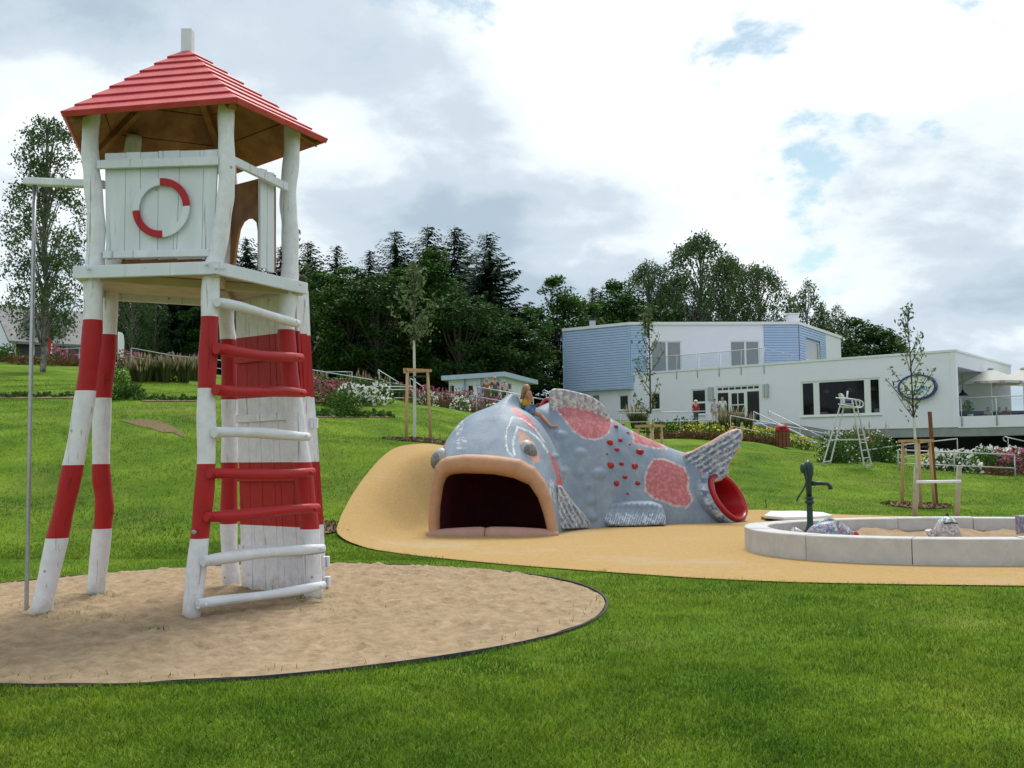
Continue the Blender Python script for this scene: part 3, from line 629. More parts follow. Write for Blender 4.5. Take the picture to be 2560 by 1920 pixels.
mo = resample([vpl(MA, MBp, *zf(*q)) for q in outer], NT)[::-1]; mi_ = resample([vpl(MA, MBp, *zf(*q)) for q in inner], NT)[::-1]   # right foot -> left foot
for a in (mo, mi_): a[:, 2] = np.maximum(a[:, 2], 0); a[0, 2] = a[-1, 2] = -0.03
fish = thing('fish_sculpture', 'huge grey concrete fish with red patches, mosaic fins and wide open mouth on ochre rubber', 'play sculpture', (1.5, 22.0, 0))
mdir = (MBp-MA)[:2]; mdir = mdir/np.linalg.norm(mdir); mc = (MA+MBp)/2
# stations: axis x, y, heading deg, half width towards camera side, far side, ridge height, ridge offset, squareness
ST = np.array([
 #  x      y      hd   wr    wl    h     off   sq
 [-0.40, 19.91, 83, 1.24, 1.24, 1.50, 0.00, 2.9],
 [-0.38, 20.30, 82, 1.25, 1.28, 1.92, 0.00, 2.9],
 [-0.30, 20.80, 78, 1.27, 1.36, 2.32, 0.00, 2.9],
 [-0.18, 21.30, 72, 1.30, 1.42, 2.54, 0.03, 2.8],
 [-0.05, 21.62, 66, 1.32, 1.42, 2.54, 0.02, 2.5],
 [ 0.06, 21.80, 60, 1.33, 1.38, 2.42, 0.02, 2.2],
 [ 0.16, 21.93, 56, 1.33, 1.28, 2.30, 0.02, 1.9],
 [ 0.30, 22.08, 50, 1.33, 1.3, 2.26, 0.00, 1.8],
 [ 0.58, 22.33, 42, 1.30, 1.3, 2.56, 0.00, 1.8],
 [ 1.05, 22.64, 32, 1.28, 1.3, 2.74, 0.00, 1.75],
 [ 1.55, 22.88, 23, 1.20, 1.2, 2.66, 0.00, 1.8],
 [ 2.15, 23.08, 16, 1.05, 1.1, 2.36, 0.00, 1.85],
 [ 2.85, 23.24, 12, 0.92, 1.0, 1.98, 0.00, 1.9],
 [ 3.55, 23.37, 9, 0.82, 0.9, 1.68, 0.00, 1.95],
 [ 4.05, 23.44, 7, 0.78, 0.8, 1.50, 0.00, 2.0],
 [ 4.40, 23.48, 5, 0.70, 0.7, 1.25, 0.00, 2.1]])
ds = np.concatenate([[0], np.cumsum(np.hypot(np.diff(ST[:, 0]), np.diff(ST[:, 1])))])
NS = 300; su = np.linspace(0, ds[-1], NS)
def crom(xs, ys, u):
    i = np.clip(np.searchsorted(xs, u, 'right')-1, 0, len(xs)-2); h = np.diff(xs); d = np.diff(ys)/h; m = np.zeros(len(ys))
    m[1:-1] = np.where(d[:-1]*d[1:] > 0, 2*d[:-1]*d[1:]/(d[:-1]+d[1:]+1e-12), 0); m[0] = d[0]; m[-1] = d[-1]
    t = (u-xs[i])/h[i]; return (2*t**3-3*t**2+1)*ys[i]+(t**3-2*t**2+t)*h[i]*m[i]+(-2*t**3+3*t**2)*ys[i+1]+(t**3-t**2)*h[i]*m[i+1]
S = np.column_stack([crom(ds, ST[:, i], su) for i in range(8)])
th = np.linspace(0, math.pi, NT)
V = np.zeros((NS, NT, 3))
for i in range(NS):
    x, y, hd, wr_, wl_, h, off, sq = S[i]; n = np.array([math.sin(RAD(hd)), -math.cos(RAD(hd))])
    c, s = np.cos(th), np.sin(th); e = np.where(c > 0, 2/max(sq*(.80 if 3 < i else 1), 1.7), 2/sq)
    r = np.where(c > 0, wr_, wl_)*np.sign(c)*np.abs(c)**e; z = h*np.abs(s)**(e*1.0)
    z = z+0.42*np.interp(su[i], [.75, 1.3, 1.75, 1.98, 2.06, 2.16], [0, .15, .62, 1, .9, 0])*np.exp(-(r/np.where(r > 0, .13, .30))**2)
    r = r+off*np.clip(z/h, 0, 1)
    V[i, :, 0] = x+n[0]*r; V[i, :, 1] = y+n[1]*r; V[i, :, 2] = z-0.03
    w = np.clip(1-su[i]/0.75, 0, 1); w = w*w*(3-2*w)
    sh = mo+np.array([0.13, 0.99, 0])*su[i]; sh = sh.copy(); sh[:, 2] *= (h/1.5)**.9; V[i] = V[i]*(1-w)+sh*w
def grid_normals(V):
    a = np.gradient(V, axis=0); b = np.gradient(V, axis=1); n = np.cross(b, a); n /= np.maximum(np.linalg.norm(n, axis=2), 1e-9)[:, :, None]; return n
Nn = grid_normals(V)
if Nn[150, 110, 2] < 0: Nn = -Nn
pp = P(V.reshape(-1, 3)); vis = ((Nn.reshape(-1, 3)*(CAM-V.reshape(-1, 3))).sum(1) > 0)
# stepping bumps on the flank and a lumpy hand-made skin
disp = np.zeros(NS*NT)
for x, y, rx, ry, hh in [(985, 462, 45, 28, .10), (1108, 575, 42, 36, .09), (955, 590, 25, 18, .05), (1100, 690, 32, 36, .09), (1222, 700, 45, 38, .11), (1015, 680, 30, 25, .05), (1170, 862, 42, 36, .10), (1182, 965, 34, 32, .09), (1150, 775, 30, 25, .06), (990, 800, 25, 22, .05)]:
    q = (pp-np.array(zf(x, y)))/np.array([rx/2.458, ry/2.458]); d2 = (q**2).sum(1); disp += vis*hh*.6*np.clip(1-d2*.8, 0, 1)**1.2
W = V.reshape(-1, 3)
disp += 0.006*np.sin(W[:, 0]*5+W[:, 2]*3)*np.sin(W[:, 1]*4-W[:, 2]*6)
fade = np.clip((np.arange(NS*NT) % NT)/8, 0, 1)*np.clip((NT-1-np.arange(NS*NT) % NT)/8, 0, 1)
W = W+Nn.reshape(-1, 3)*(disp*fade)[:, None]
pp = P(W)
# paint
GREY = np.array([0.215, 0.275, 0.355]); PINK = np.array([0.47, 0.12, 0.125]); SALM = np.array([0.52, 0.27, 0.20]); PALE = np.array([0.62, 0.66, 0.68]); MOSC = np.array([0.34, 0.38, 0.44])
col = np.tile(GREY, (len(W), 1)); mos = np.zeros(len(W))
jit = 5*np.column_stack([np.sin(W[:, 0]*31)*np.sin(W[:, 2]*27), np.sin(W[:, 0]*23+2)*np.sin(W[:, 2]*33)])*.45
zp = lambda L_: np.array([zf(*q) for q in L_])
red = [[(945, 272), (1060, 262), (1180, 262), (1240, 268), (1285, 315), (1305, 390), (1282, 448), (1240, 478), (1190, 490), (1130, 480), (1060, 430), (1010, 365), (965, 310)],
       [(1412, 378), (1460, 400), (1520, 445), (1640, 545), (1560, 540), (1440, 512), (1428, 450)],
       [(1560, 608), (1620, 610), (1690, 635), (1745, 660), (1775, 720), (1770, 790), (1797, 860), (1765, 905), (1690, 897), (1620, 870), (1560, 850), (1508, 805), (1505, 720), (1530, 650)],
       [(680, 280), (720, 306), (800, 358), (832, 400), (832, 445), (790, 410), (735, 355), (690, 310)],
       [(898, 556), (930, 575), (970, 650), (997, 730), (992, 778), (965, 782), (955, 700), (930, 620)],
       [(240, 520), (285, 470), (275, 560), (245, 590)]]
for L_ in red:
    q = zp(L_); k = inside(pp+jit, q) & vis; e = vis & (seg_dist(pp, list(q)+[q[0]]) < 2.6)
    col[k] = PINK; mos[k] = 0.25
    if L_ in red[:3]: col[e] = np.array([0.50, 0.36, 0.36]); mos[e] = 0.6
k = inside(pp+jit, zp([(722, 432), (760, 446), (822, 500), (852, 560), (858, 634), (820, 625), (770, 575), (738, 510)])) & vis; col[k] = SALM
for L_, w in [([(690, 590), (662, 560), (650, 500), (656, 430), (690, 350), (760, 365), (830, 425), (885, 500)], 2.6), ([(700, 585), (695, 500), (720, 412), (800, 440), (860, 490), (905, 560)], 4.0)]:
    k = vis & (seg_dist(pp+jit*.6, zp(L_)) < w*.62); col[k] = PALE; mos[k] = 0.85
k = inside(pp, zp([(330, 400), (382, 338), (392, 400), (372, 465), (412, 480), (408, 545), (345, 548), (352, 470)])) & vis; col[k] = MOSC; mos[k] = .9
k = inside(pp, zp([(885, 735), (945, 735), (955, 800), (960, 900), (935, 860)])) & vis; col[k] = MOSC; mos[k] = .9
k = inside(pp, zp([(1780, 575), (1830, 560), (1870, 680), (1905, 830), (1945, 1010), (1895, 840), (1850, 700)])) & vis; col[k] = SALM*.95; mos[k] = .2
# far flank: patches too, mirrored in spirit
fs_ = (~vis) & (np.sin(W[:, 0]*2.1+1)*np.sin(W[:, 2]*2.6) > .55); col[fs_] = PINK
ridge = np.abs(np.arange(NS*NT) % NT - 100)
idx = np.arange(NS*NT)//NT
kk = (su[idx] > 2.02) & (su[idx] < 2.2) & (W[:, 2] > 2.42); col[kk] = np.array([0.33, 0.22, 0.16])      # brown back of the head crest
def fish_mat(name, attr=True, tiles=0.0):
    m = bpy.data.materials.new(name); m.use_nodes = True; t = m.node_tree; N = t.nodes; K = t.links.new; b = N['Principled BSDF']
    b.inputs['Roughness'].default_value = 0.55; b.inputs['Specular IOR Level'].default_value = 0.35
    co = N.new('ShaderNodeTexCoord')
    at = N.new('ShaderNodeAttribute'); at.attribute_name = 'paint'; mo_ = N.new('ShaderNodeAttribute'); mo_.attribute_name = 'mosaic'
    n = N.new('ShaderNodeTexNoise'); n.inputs['Scale'].default_value = 1.6; n.inputs['Detail'].default_value = 13; n.inputs['Roughness'].default_value = 0.74; n.inputs['Distortion'].default_value = .4; K(co.outputs['Object'], n.inputs['Vector'])
    r = N.new('ShaderNodeValToRGB'); r.color_ramp.elements[0].position = .28; r.color_ramp.elements[1].position = .72
    r.color_ramp.elements[0].color = (.62, .65, .70, 1); r.color_ramp.elements[1].color = (1.36, 1.30, 1.2, 1); K(n.outputs['Fac'], r.inputs['Fac'])
    mx = N.new('ShaderNodeMixRGB'); mx.blend_type = 'MULTIPLY'; mx.inputs['Fac'].default_value = 1; K(at.outputs['Color'], mx.inputs['Color1']); K(r.outputs[0], mx.inputs['Color2'])
    vo = N.new('ShaderNodeTexVoronoi'); vo.inputs['Scale'].default_value = 17; K(co.outputs['Object'], vo.inputs['Vector'])
    sp = N.new('ShaderNodeSeparateColor'); K(vo.outputs['Color'], sp.inputs[0])
    vr = N.new('ShaderNodeValToRGB'); vr.color_ramp.interpolation = 'CONSTANT'
    for e, (p, c) in zip([vr.color_ramp.elements[0], vr.color_ramp.elements[1]]+[vr.color_ramp.elements.new(x) for x in (.45, .62, .8)], [(0, (.10, .14, .22)), (.25, (.28, .36, .46)), (.45, (.62, .66, .68)), (.62, (.20, .28, .42)), (.8, (.72, .74, .72))]): e.position = p; e.color = (*c, 1)
    K(sp.outputs[0], vr.inputs['Fac'])
    m2 = N.new('ShaderNodeMixRGB'); K(mo_.outputs['Fac'], m2.inputs['Fac']); K(mx.outputs[0], m2.inputs['Color1'])
    m3 = N.new('ShaderNodeMixRGB'); m3.inputs['Fac'].default_value = .55; K(vr.outputs[0], m3.inputs['Color1']); K(mx.outputs[0], m3.inputs['Color2']); K(m3.outputs[0], m2.inputs['Color2'])
    K(m2.outputs[0], b.inputs['Base Color'])
    n2 = N.new('ShaderNodeTexNoise'); n2.inputs['Scale'].default_value = 45; n2.inputs['Detail'].default_value = 5; K(co.outputs['Object'], n2.inputs['Vector'])
    bp = N.new('ShaderNodeBump'); bp.inputs['Strength'].default_value = .3; bp.inputs['Distance'].default_value = .02; K(n2.outputs['Fac'], bp.inputs['Height']); K(bp.outputs[0], b.inputs['Normal'])
    return m
M['fish'] = fish_mat('painted_concrete')
def paint(o, col, mos):
    me = o.data; a = me.attributes.new('paint', 'FLOAT_COLOR', 'POINT'); a.data.foreach_set('color', np.column_stack([col, np.ones(len(col))]).astype(np.float32).ravel())
    b = me.attributes.new('mosaic', 'FLOAT', 'POINT'); b.data.foreach_set('value', np.asarray(mos, np.float32))
ii = np.arange((NS-1)*(NT-1)); q0 = (ii//(NT-1))*NT+ii % (NT-1)
fo = ORG[fish.name]
body = npmesh('body', W, np.stack([q0, q0+1, q0+NT+1, q0+NT], -1), 'fish', fish, org=fo, smooth=True); paint(body, col, mos)
# lip: fat rounded band round the mouth
cen = (mo+mi_)/2; hw = np.linalg.norm(mo-mi_, axis=1)/2; pd = (mo-mi_)/np.linalg.norm(mo-mi_, axis=1)[:, None]; pf = np.array([-mdir[1], mdir[0], 0]); pf = pf if pf[1] < 0 else -pf
mdep = 0.17+0.03*np.sin(np.linspace(0, math.pi, NT))
NL = 20; tl_ = np.linspace(0, 2*math.pi, NL, endpoint=False)
LV = (cen[:, None, :]+pd[:, None, :]*(hw[:, None]*np.cos(tl_))[:, :, None]*1.02+pf*(mdep[:, None]*np.sin(tl_))[:, :, None])
LV[:, :, 2] = np.maximum(LV[:, :, 2], -0.02)
jj = np.arange((NT-1)*NL); a = jj//NL; b = jj % NL
M['lip'] = pmat('peach_lip', (0.52, 0.285, 0.165), (0.42, 0.225, 0.125), 3, 0.6, 0.2, 40, dirt=(0.36, 0.25, 0.19), dscale=2.5)
npmesh('upper_lip', LV.reshape(-1, 3), np.stack([a*NL+b, a*NL+(b+1) % NL, (a+1)*NL+(b+1) % NL, (a+1)*NL+b], -1), 'lip', fish, org=fo, smooth=True)
# cavity
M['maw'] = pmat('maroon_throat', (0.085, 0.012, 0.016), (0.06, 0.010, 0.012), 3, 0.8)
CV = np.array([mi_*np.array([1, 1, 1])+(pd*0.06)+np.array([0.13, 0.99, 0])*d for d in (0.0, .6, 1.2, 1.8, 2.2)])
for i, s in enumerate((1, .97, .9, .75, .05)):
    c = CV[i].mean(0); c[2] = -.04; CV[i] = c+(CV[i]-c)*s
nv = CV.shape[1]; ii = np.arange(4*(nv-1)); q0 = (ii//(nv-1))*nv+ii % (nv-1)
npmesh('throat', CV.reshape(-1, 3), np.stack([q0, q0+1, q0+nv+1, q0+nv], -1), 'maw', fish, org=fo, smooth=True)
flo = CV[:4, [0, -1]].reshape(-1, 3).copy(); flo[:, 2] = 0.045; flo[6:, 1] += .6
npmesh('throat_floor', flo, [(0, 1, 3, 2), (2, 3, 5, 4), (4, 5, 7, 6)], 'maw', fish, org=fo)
M['lowlip'] = pmat('pink_lower_lip', (0.47, 0.27, 0.22), (0.40, 0.23, 0.18), 4, 0.65, 0.2, 50, dirt=(0.42, 0.31, 0.2), dscale=2.0)
for x0, x1 in ((160, 525), (529, 975)):
    pts = [vpl(MA, MBp, *zf(x, 1075), off=.10) for x in np.linspace(x0, x1, 14)]; path = []
    rad = []
    for i, q in enumerate(pts):
        t = (x0+(x1-x0)*i/13-160)/815; q = q.copy(); q[2] = .015; path.append(q); rad.append(.06+.09*math.sin(math.pi*t)**.6+(.02 if 0 < i < 13 else 0))
    build('lower_lip', MB().tube(path, rad, 14), 'lowlip', fish)
# eyes
def at_px(px, py):
    k = np.where(vis)[0]; i = k[np.argmin(((pp[k]-np.array([px, py]))**2).sum(1))]; return W[i], Nn.reshape(-1, 3)[i]
M['eye_ring'] = pmat('pale_eye_ring', (0.46, 0.45, 0.41), (0.30, 0.30, 0.28), 20, 0.4, 0.3, 60)
M['eye_iris'] = pmat('dark_iris', (0.075, 0.075, 0.075), (0.20, 0.19, 0.17), 14, 0.25, 0.3, 60, spec=0.6)
def dome(c, nrm, r, hgt, n=20, k=6, up=(0, 0, 1), sx=1.0):
    nrm = nrm/np.linalg.norm(nrm); a_ = np.cross(up, nrm); a_ /= np.linalg.norm(a_); b_ = np.cross(nrm, a_); m = MB(); vs = []
    for i in range(k):
        t = i/(k)*math.pi/2
        for j in range(n): u = 2*math.pi*j/n; vs.append(c+(a_*math.cos(u)*sx+b_*math.sin(u))*r*math.cos(t)+nrm*hgt*math.sin(t))
    vs.append(c+nrm*hgt)
    return m.add(vs, [(i*n+j, i*n+(j+1) % n, (i+1)*n+(j+1) % n, (i+1)*n+j) for i in range(k-1) for j in range(n)]+[((k-1)*n+j, (k-1)*n+(j+1) % n, k*n) for j in range(n)], 0, True)
for (x, y), hint in (((793, 552), (.45, -.85, .25)), ((226, 598), (-.72, -.65, .15))):
    c, nr = at_px(*zf(x, y)); nr = np.array(hint)*.7+nr*.3; nr /= np.linalg.norm(nr); c = c-nr*.06
    if x < 300: c = c+np.array([-.03, -.02, 0])
    e = build('eye', dome(c, nr, .235, .15, sx=.8), 'eye_ring', fish); build('iris', dome(c+nr*.045-np.array([0, 0, .02]), nr, .195, .125, sx=.85), 'eye_iris', e)
# climbing holds
M['hold'] = pmat('red_resin', (0.40, 0.03, 0.03), (0.33, 0.02, 0.02), 15, 0.5, 0.3, 50)
for i, (x, y) in enumerate([(1378, 382), (1328, 411), (1400, 447), (1350, 490), (1288, 512), (1413, 517), (1330, 553), (1270, 578), (1472, 565), (1292, 650), (1360, 640), (1440, 650), (1384, 717), (1328, 762), (1460, 762), (1398, 825), (1368, 887), (1458, 886)]):
    c, nr = at_px(*zf(x, y)); big = {4: 1.5, 8: 1.6, 9: 1.5, 11: 1.4, 13: 1.3, 7: .6, 5: .6, 2: .7, 15: .6}.get(i, 1.05)
    m = dome(c-nr*.015, nr, .048*big, .06*big, 9, 4, sx=1.25)
    m.v = [tuple(np.array(q)+np.array([math.sin(k*12.9+i), math.sin(k*7.7+i*3), math.sin(k*5.1+i*2)])*.008*big) for k, q in enumerate(m.v)]
    build('climbing_hold', m, 'hold', fish)
# plates: dorsal fin, tail fin; ribbed mosaic faces
M['mosaic'] = fish_mat('mosaic_fin')
def plate(name, outl, dep, thick, ray_dir, edge_col, rim, taper=0.6, nribs=9.0, lite=(.60, .64, .66), dark=(.10, .15, .24), base=(0.30, 0.36, 0.44)):
    """thick fin from a photo outline standing at its own depth; edge rounded, face ribbed"""
    ol = densify([np.array(q, float) for q in outl], 8)
    lo = ol.min(0); hi = ol.max(0); stp = max(hi-lo)/70
    g = np.stack(np.meshgrid(np.arange(lo[0], hi[0], stp), np.arange(lo[1], hi[1], stp)), -1).reshape(-1, 2); g = g[inside(g, ol)]
    e = seg_dist(g, np.vstack([ol, ol[:1]])); g = g[e > stp*.5]
    n = len(ol); r = geometry.delaunay_2d_cdt([Vector(q) for q in ol]+[Vector(q) for q in g], [], [list(range(n))], 1, 1e-4)
    v2 = np.array([(q[0], q[1]) for q in r[0]]); fc = np.array([q for q in r[2] if len(q) == 3])
    dd = seg_dist(v2, np.vstack([ol, ol[:1]])); rr = np.sqrt(np.clip(1-(1-np.clip(dd/rim, 0, 1))**2, 0, 1))
    rd = np.array(ray_dir, float); rd /= np.linalg.norm(rd); cr = (v2@np.array([-rd[1], rd[0]])); al = v2@rd
    rib = np.sin((cr-cr.min())/(np.ptp(cr))*nribs*2*math.pi+.5*np.sin(al*.07))
    base_p = np.array([D(q[0], q[1], dep(q) if callable(dep) else dep) for q in v2])
    off = thick/2*rr+0.018*rib*(rr > .9)
    f = base_p.copy(); f[:, 1] -= off; bk = base_p.copy(); bk[:, 1] += off+.001
    N2 = len(v2); vv = np.vstack([f, bk]); ff = np.vstack([fc, fc[:, ::-1]+N2])
    o = npmesh(name, vv, ff, 'mosaic', fish, org=fo, smooth=True)
    rib = rib*.75+RNG.normal(size=len(rib))*.42
    c = np.where((dd < rim*.75)[:, None], np.array(edge_col), np.where((rib > .55)[:, None], np.array(lite), np.where((rib < -.5)[:, None], np.array(dark), np.array(base))))
    ms = np.where(dd < rim*.75, .1, .75)
    paint(o, np.vstack([c, c]), np.concatenate([ms, ms])); return o
zt = lambda x, y: (1700+x/5.53, 1040+y/5.53)
plate('dorsal_fin', [zf(*q) for q in [(925, 390), (912, 230), (925, 186), (945, 174), (1000, 178), (1060, 190), (1150, 212), (1215, 246), (1260, 285), (1300, 370), (1200, 390), (1000, 390)]],
      lambda q: 22.25+(q[0]-1375)*.0045, .20, (0, 1), (.30, .33, .37), 5, nribs=9, base=(.50, .40, .39), lite=(.56, .56, .55), dark=(.30, .31, .36))
plate('tail_fin', [zt(*q) for q in [(-60, 640), (60, 510), (165, 482), (260, 430), (420, 350), (560, 262), (700, 192), (780, 172), (835, 185), (868, 225), (866, 300), (838, 400), (775, 525), (705, 620), (668, 700), (672, 800), (560, 900), (350, 960), (200, 900)]],
      lambda q: 23.25-(q[0]-1700)*.0012, .26, (1, -.62), SALM, 5.5, nribs=8)
plate('pectoral_fin', [zf(*q) for q in [(965, 770), (990, 772), (1012, 800), (1060, 868), (1130, 945), (1170, 1000), (1166, 1034), (1080, 1036), (978, 1040), (962, 960)]], lambda q: 20.55+(q[0]-1400)*.012, .22, (.5, 1), (.45, .40, .38), 4, nribs=7)
# belly fin: a thick flipper lying against the flank
fb = [zf(*q) for q in [(1232, 935), (1250, 885), (1300, 868), (1420, 862), (1550, 866), (1612, 890), (1632, 960), (1634, 1016), (1450, 1024), (1275, 1026), (1240, 985)]]
o = plate('belly_fin', fb, lambda q: 22.02+(q[0]-1500)*.0014-.25*np.clip((q[1]-1270)/45, 0, 1), .50, (-.25, 1), GREY*1.05, 13, nribs=13)
pq = P(np.array([v.co for v in o.data.vertices])+fo); up_ = pq[:, 1] < zf(0, 948)[1]+3*np.sin(pq[:, 0]*.3)
cc = np.zeros(len(pq)*4, np.float32); o.data.attributes['paint'].data.foreach_get('color', cc); cc = cc.reshape(-1, 4); cc[up_, :3] = GREY*1.08
low = (~up_); stripe = np.sin(pq[:, 0]*1.05+pq[:, 1]*.35); cc[low, :3] = np.where((stripe[low] > 0)[:, None], np.array([.55, .60, .64]), np.array([.12, .19, .32]))
o.data.attributes['paint'].data.foreach_set('color', cc.ravel()); o.data.attributes['mosaic'].data.foreach_set('value', np.where(up_, 0, .7).astype(np.float32))
# slide tube in the tail
tcn = D(*zt(668, 1118), 23.0); tn = np.array([.64, -.62, .45]); ta = np.array([.84, -.48, -.25]); ta = ta/np.linalg.norm(ta); tn /= np.linalg.norm(tn)
mj = np.array([.60, .12, -.78]); mj -= tn*(mj@tn); mj /= np.linalg.norm(mj); mn = np.cross(tn, mj)
def ring_loft(name, prof, mat, jit=0.0, n=48):
    vs = []
    for r, d in prof:
        for j in range(n): u = 2*math.pi*j/n; vs.append(tcn+(mj*math.cos(u)*1.06+mn*math.sin(u)*.96)*r+(tn*d if d > -.11 else tn*-.11+ta*(d+.11)))
    k = len(prof)
    return npmesh(name, np.array(vs), np.array([(i*n+j, i*n+(j+1) % n, (i+1)*n+(j+1) % n, (i+1)*n+j) for i in range(k-1) for j in range(n)]), mat, fish, org=fo, smooth=True)
M['slide_red'] = pmat('red_plastic', (0.40, 0.012, 0.016), (0.34, 0.010, 0.013), 6, 0.28, spec=0.5)
ring_loft('slide_tube', [(.545, -.10), (.560, -.03), (.562, .03), (.545, .06), (.515, .065), (.49, .04), (.475, -.02), (.46, -.5), (.44, -1.0), (.40, -1.5), (.02, -1.7)], 'slide_red')
cl = ring_loft('tail_collar', [(.50, -.12), (.57, -.05), (.595, -.03), (.625, -.07), (.65, -.15), (.67, -.26), (.68, -.6), (.62, -1.0), (.4, -1.2)], 'mosaic')
cv = np.array([v.co for v in cl.data.vertices]); ring_i = np.arange(len(cv))//48; an_ = np.arange(len(cv)) % 48
cw = np.where((ring_i < 3)[:, None], SALM, np.where((an_ % 4 < 2)[:, None], np.array([.5, .55, .6]), np.array([.13, .18, .28]))); cw[(ring_i > 4) | (ring_i == 2)] = GREY
paint(cl, cw, np.where((ring_i > 2) & (ring_i < 5), .8, .05))
for v in cl.data.vertices:
    if v.co.z < .0: v.co.z = -.01
# slide entrance on the far side of the notch
ec = D(1371, 1024, 22.75); m = MB()
m.tube([ec+np.array([.17*math.cos(t), .06*math.sin(t), .28*math.sin(t)-.05]) for t in np.linspace(0, 2*math.pi, 17)], .045, 8, cap=False)
m.add([ec+np.array([.17*math.cos(t), .06*math.sin(t)+.05, .28*math.sin(t)-.05]) for t in np.linspace(0, 2*math.pi, 16, endpoint=False)], [tuple(range(16))])
build('slide_entrance', m, 'slide_red', fish)
# ------------------------------------------------------------------ round concrete sandbox, pump, mosaic fishes
bx = np.array([7.05, 16.18]); BA, BB, BW, BH = 3.42, 2.36, .36, 0.37
box_ = thing('concrete_sandbox', 'oval pale concrete sandbox ring of curved blocks on ochre rubber', 'sandbox', (*bx, 0))
def ovl(t, ins=0.0, z=0.0):
    c, s_ = math.cos(t), math.sin(t); e = 2/2.25; return np.array([bx[0]+(BA-ins)*math.copysign(abs(c)**e, c), bx[1]+(BB-ins)*math.copysign(abs(s_)**e, s_), z])
tt_ = np.linspace(0, 2*math.pi, 2001); pl_ = np.array([ovl(t) for t in tt_]); al_ = np.concatenate([[0], np.cumsum(np.linalg.norm(np.diff(pl_, axis=0), axis=1))]); PL_ = al_[-1]
j0 = al_[np.argmin(np.linalg.norm(pl_-G(2284, 1419), axis=1))]
for i in range(13):
    a0, a1 = j0+PL_*i/13+.006, j0+PL_*(i+1)/13-.006; vs = []
    for l in np.linspace(a0, a1, 11):
        t = float(np.interp(l % PL_, al_, tt_))
        for ins, z in ((BW, -.05), (0, -.05), (0, BH-.012), (.012, BH), (BW-.012, BH), (BW, BH-.012)): vs.append(ovl(t, ins, z+.004*((i*5) % 3-1)*(z > 0)))
    m = MB().add(vs, [(6*j+c, 6*j+(c+1) % 6, 6*j+6+(c+1) % 6, 6*j+6+c) for j in range(10) for c in range(6)]+[tuple(range(5, -1, -1)), tuple(range(60, 66))])
    build('curved_block', m, 'concrete', box_)
sheet('sandbox_sand', np.array([ovl(t, BW-.003)[:2] for t in np.linspace(0, 2*math.pi, 90, endpoint=False)]), 'wetsand', lambda x, y: .16+.12*np.exp(-((x-4.85)**2+(y-15.75)**2)/.25)+.12*np.exp(-((x-6.75)**2+(y-15.5)**2)/.25)+.035*lump(x, y, 2.2)+.03*lump(x+2, y, 5.3)+.018*lump(x, y+1, 11)+RNG.normal(size=np.shape(x))*.008, .09)
# hand pump
pb_ = D(2026, 1330, 17.5); pb_[2] = .14; s_ = pb_[1]/FPX
pump = thing('hand_pump', 'dark green cast iron hand pump standing in the round sandbox', 'water pump', pb_)
zz_ = lambda py: CAMH+(HZ(2025)-py)*s_
t0 = zz_(1153)
build('column', MB().lathe((pb_[0], pb_[1], 0), [(.095, .1), (.095, .22), (.07, .26), (.052, .34), (.047, zz_(1262)), (.047, zz_(1258))], 18), 'green_pump', pump)
build('flange', MB().lathe((pb_[0], pb_[1], 0), [(.06, zz_(1258)), (.08, zz_(1257)), (.08, zz_(1252)), (.058, zz_(1250)), (.058, zz_(1247)), (.08, zz_(1246)), (.08, zz_(1242)), (.048, zz_(1240))], 18), 'green_pump', pump)
build('cylinder', MB().lathe((pb_[0]-.005, pb_[1], 0), [(.048, zz_(1244)), (.052, zz_(1205)), (.066, zz_(1192)), (.084, zz_(1184)), (.088, zz_(1166)), (.074, zz_(1158)), (.04, t0-.01), (.015, t0+.02)], 18), 'green_pump', pump)
sp0 = np.array([pb_[0]+.04, pb_[1], zz_(1208)])
build('spout', MB().tube([sp0, sp0+(.16, -.02, .0), sp0+(.26, -.03, -.01), sp0+(.30, -.035, -.05), sp0+(.31, -.035, -.10)], [.042, .034, .032, .035, .04], 12), 'green_pump', pump)
h0 = np.array([pb_[0]-.10, pb_[1]-.05, zz_(1172)])
build('fulcrum', MB().lathe(h0+(0, 0, -.07), [(.03, 0), (.055, .04), (.055, .12), (.03, .16)], 10), 'green_pump', pump)
hp = [D(x, y, pb_[1]-.12) for x, y in ((2013, 1175), (2016, 1190), (2015, 1207), (2009, 1222), (2000, 1236), (1994, 1246), (1992, 1253))]
hd_ = build('handle', MB().tube(smooth_path(hp, 3), .016, 8), 'green_pump', pump)
build('handle_knob', dome(hp[-1]-(0, 0, .0), np.array([0, 0, -1.0]), .03, .03, up=(1, 0, 0)), 'steel', hd_)
# small mosaic fishes half sunk in the sand
def small_fish(name, label, px0, px1, pyt, dep, mats):
    a = D(px0, 1330, dep); b = D(px1, 1330, dep); c = (a+b)/2; c[2] = .24; Lh = (b[0]-a[0])/2; hgt = CAMH+(HZ(c[0])-0)*0; hgt = D((px0+px1)/2, pyt, dep)[2]-.24
    r = thing(name, label, 'mosaic fish', c); m = MB(); vs = []; n = 20
    for i in range(19):
        t = -1+2*i/18; rr = max(0.02, (1-abs(t)**2.0)**.6)
        for j in range(n): u = 2*math.pi*j/n; vs.append((c[0]+t*Lh, c[1]+math.cos(u)*rr*.24, .23+max(-.04, math.sin(u)*rr*hgt)))
    m.add(vs, [(i*n+j, i*n+(j+1) % n, (i+1)*n+(j+1) % n, (i+1)*n+j) for i in range(18) for j in range(n)], 0, True); o = build('body', m, mats[0], r)
    return r, c, Lh, hgt
M['tess'] = None
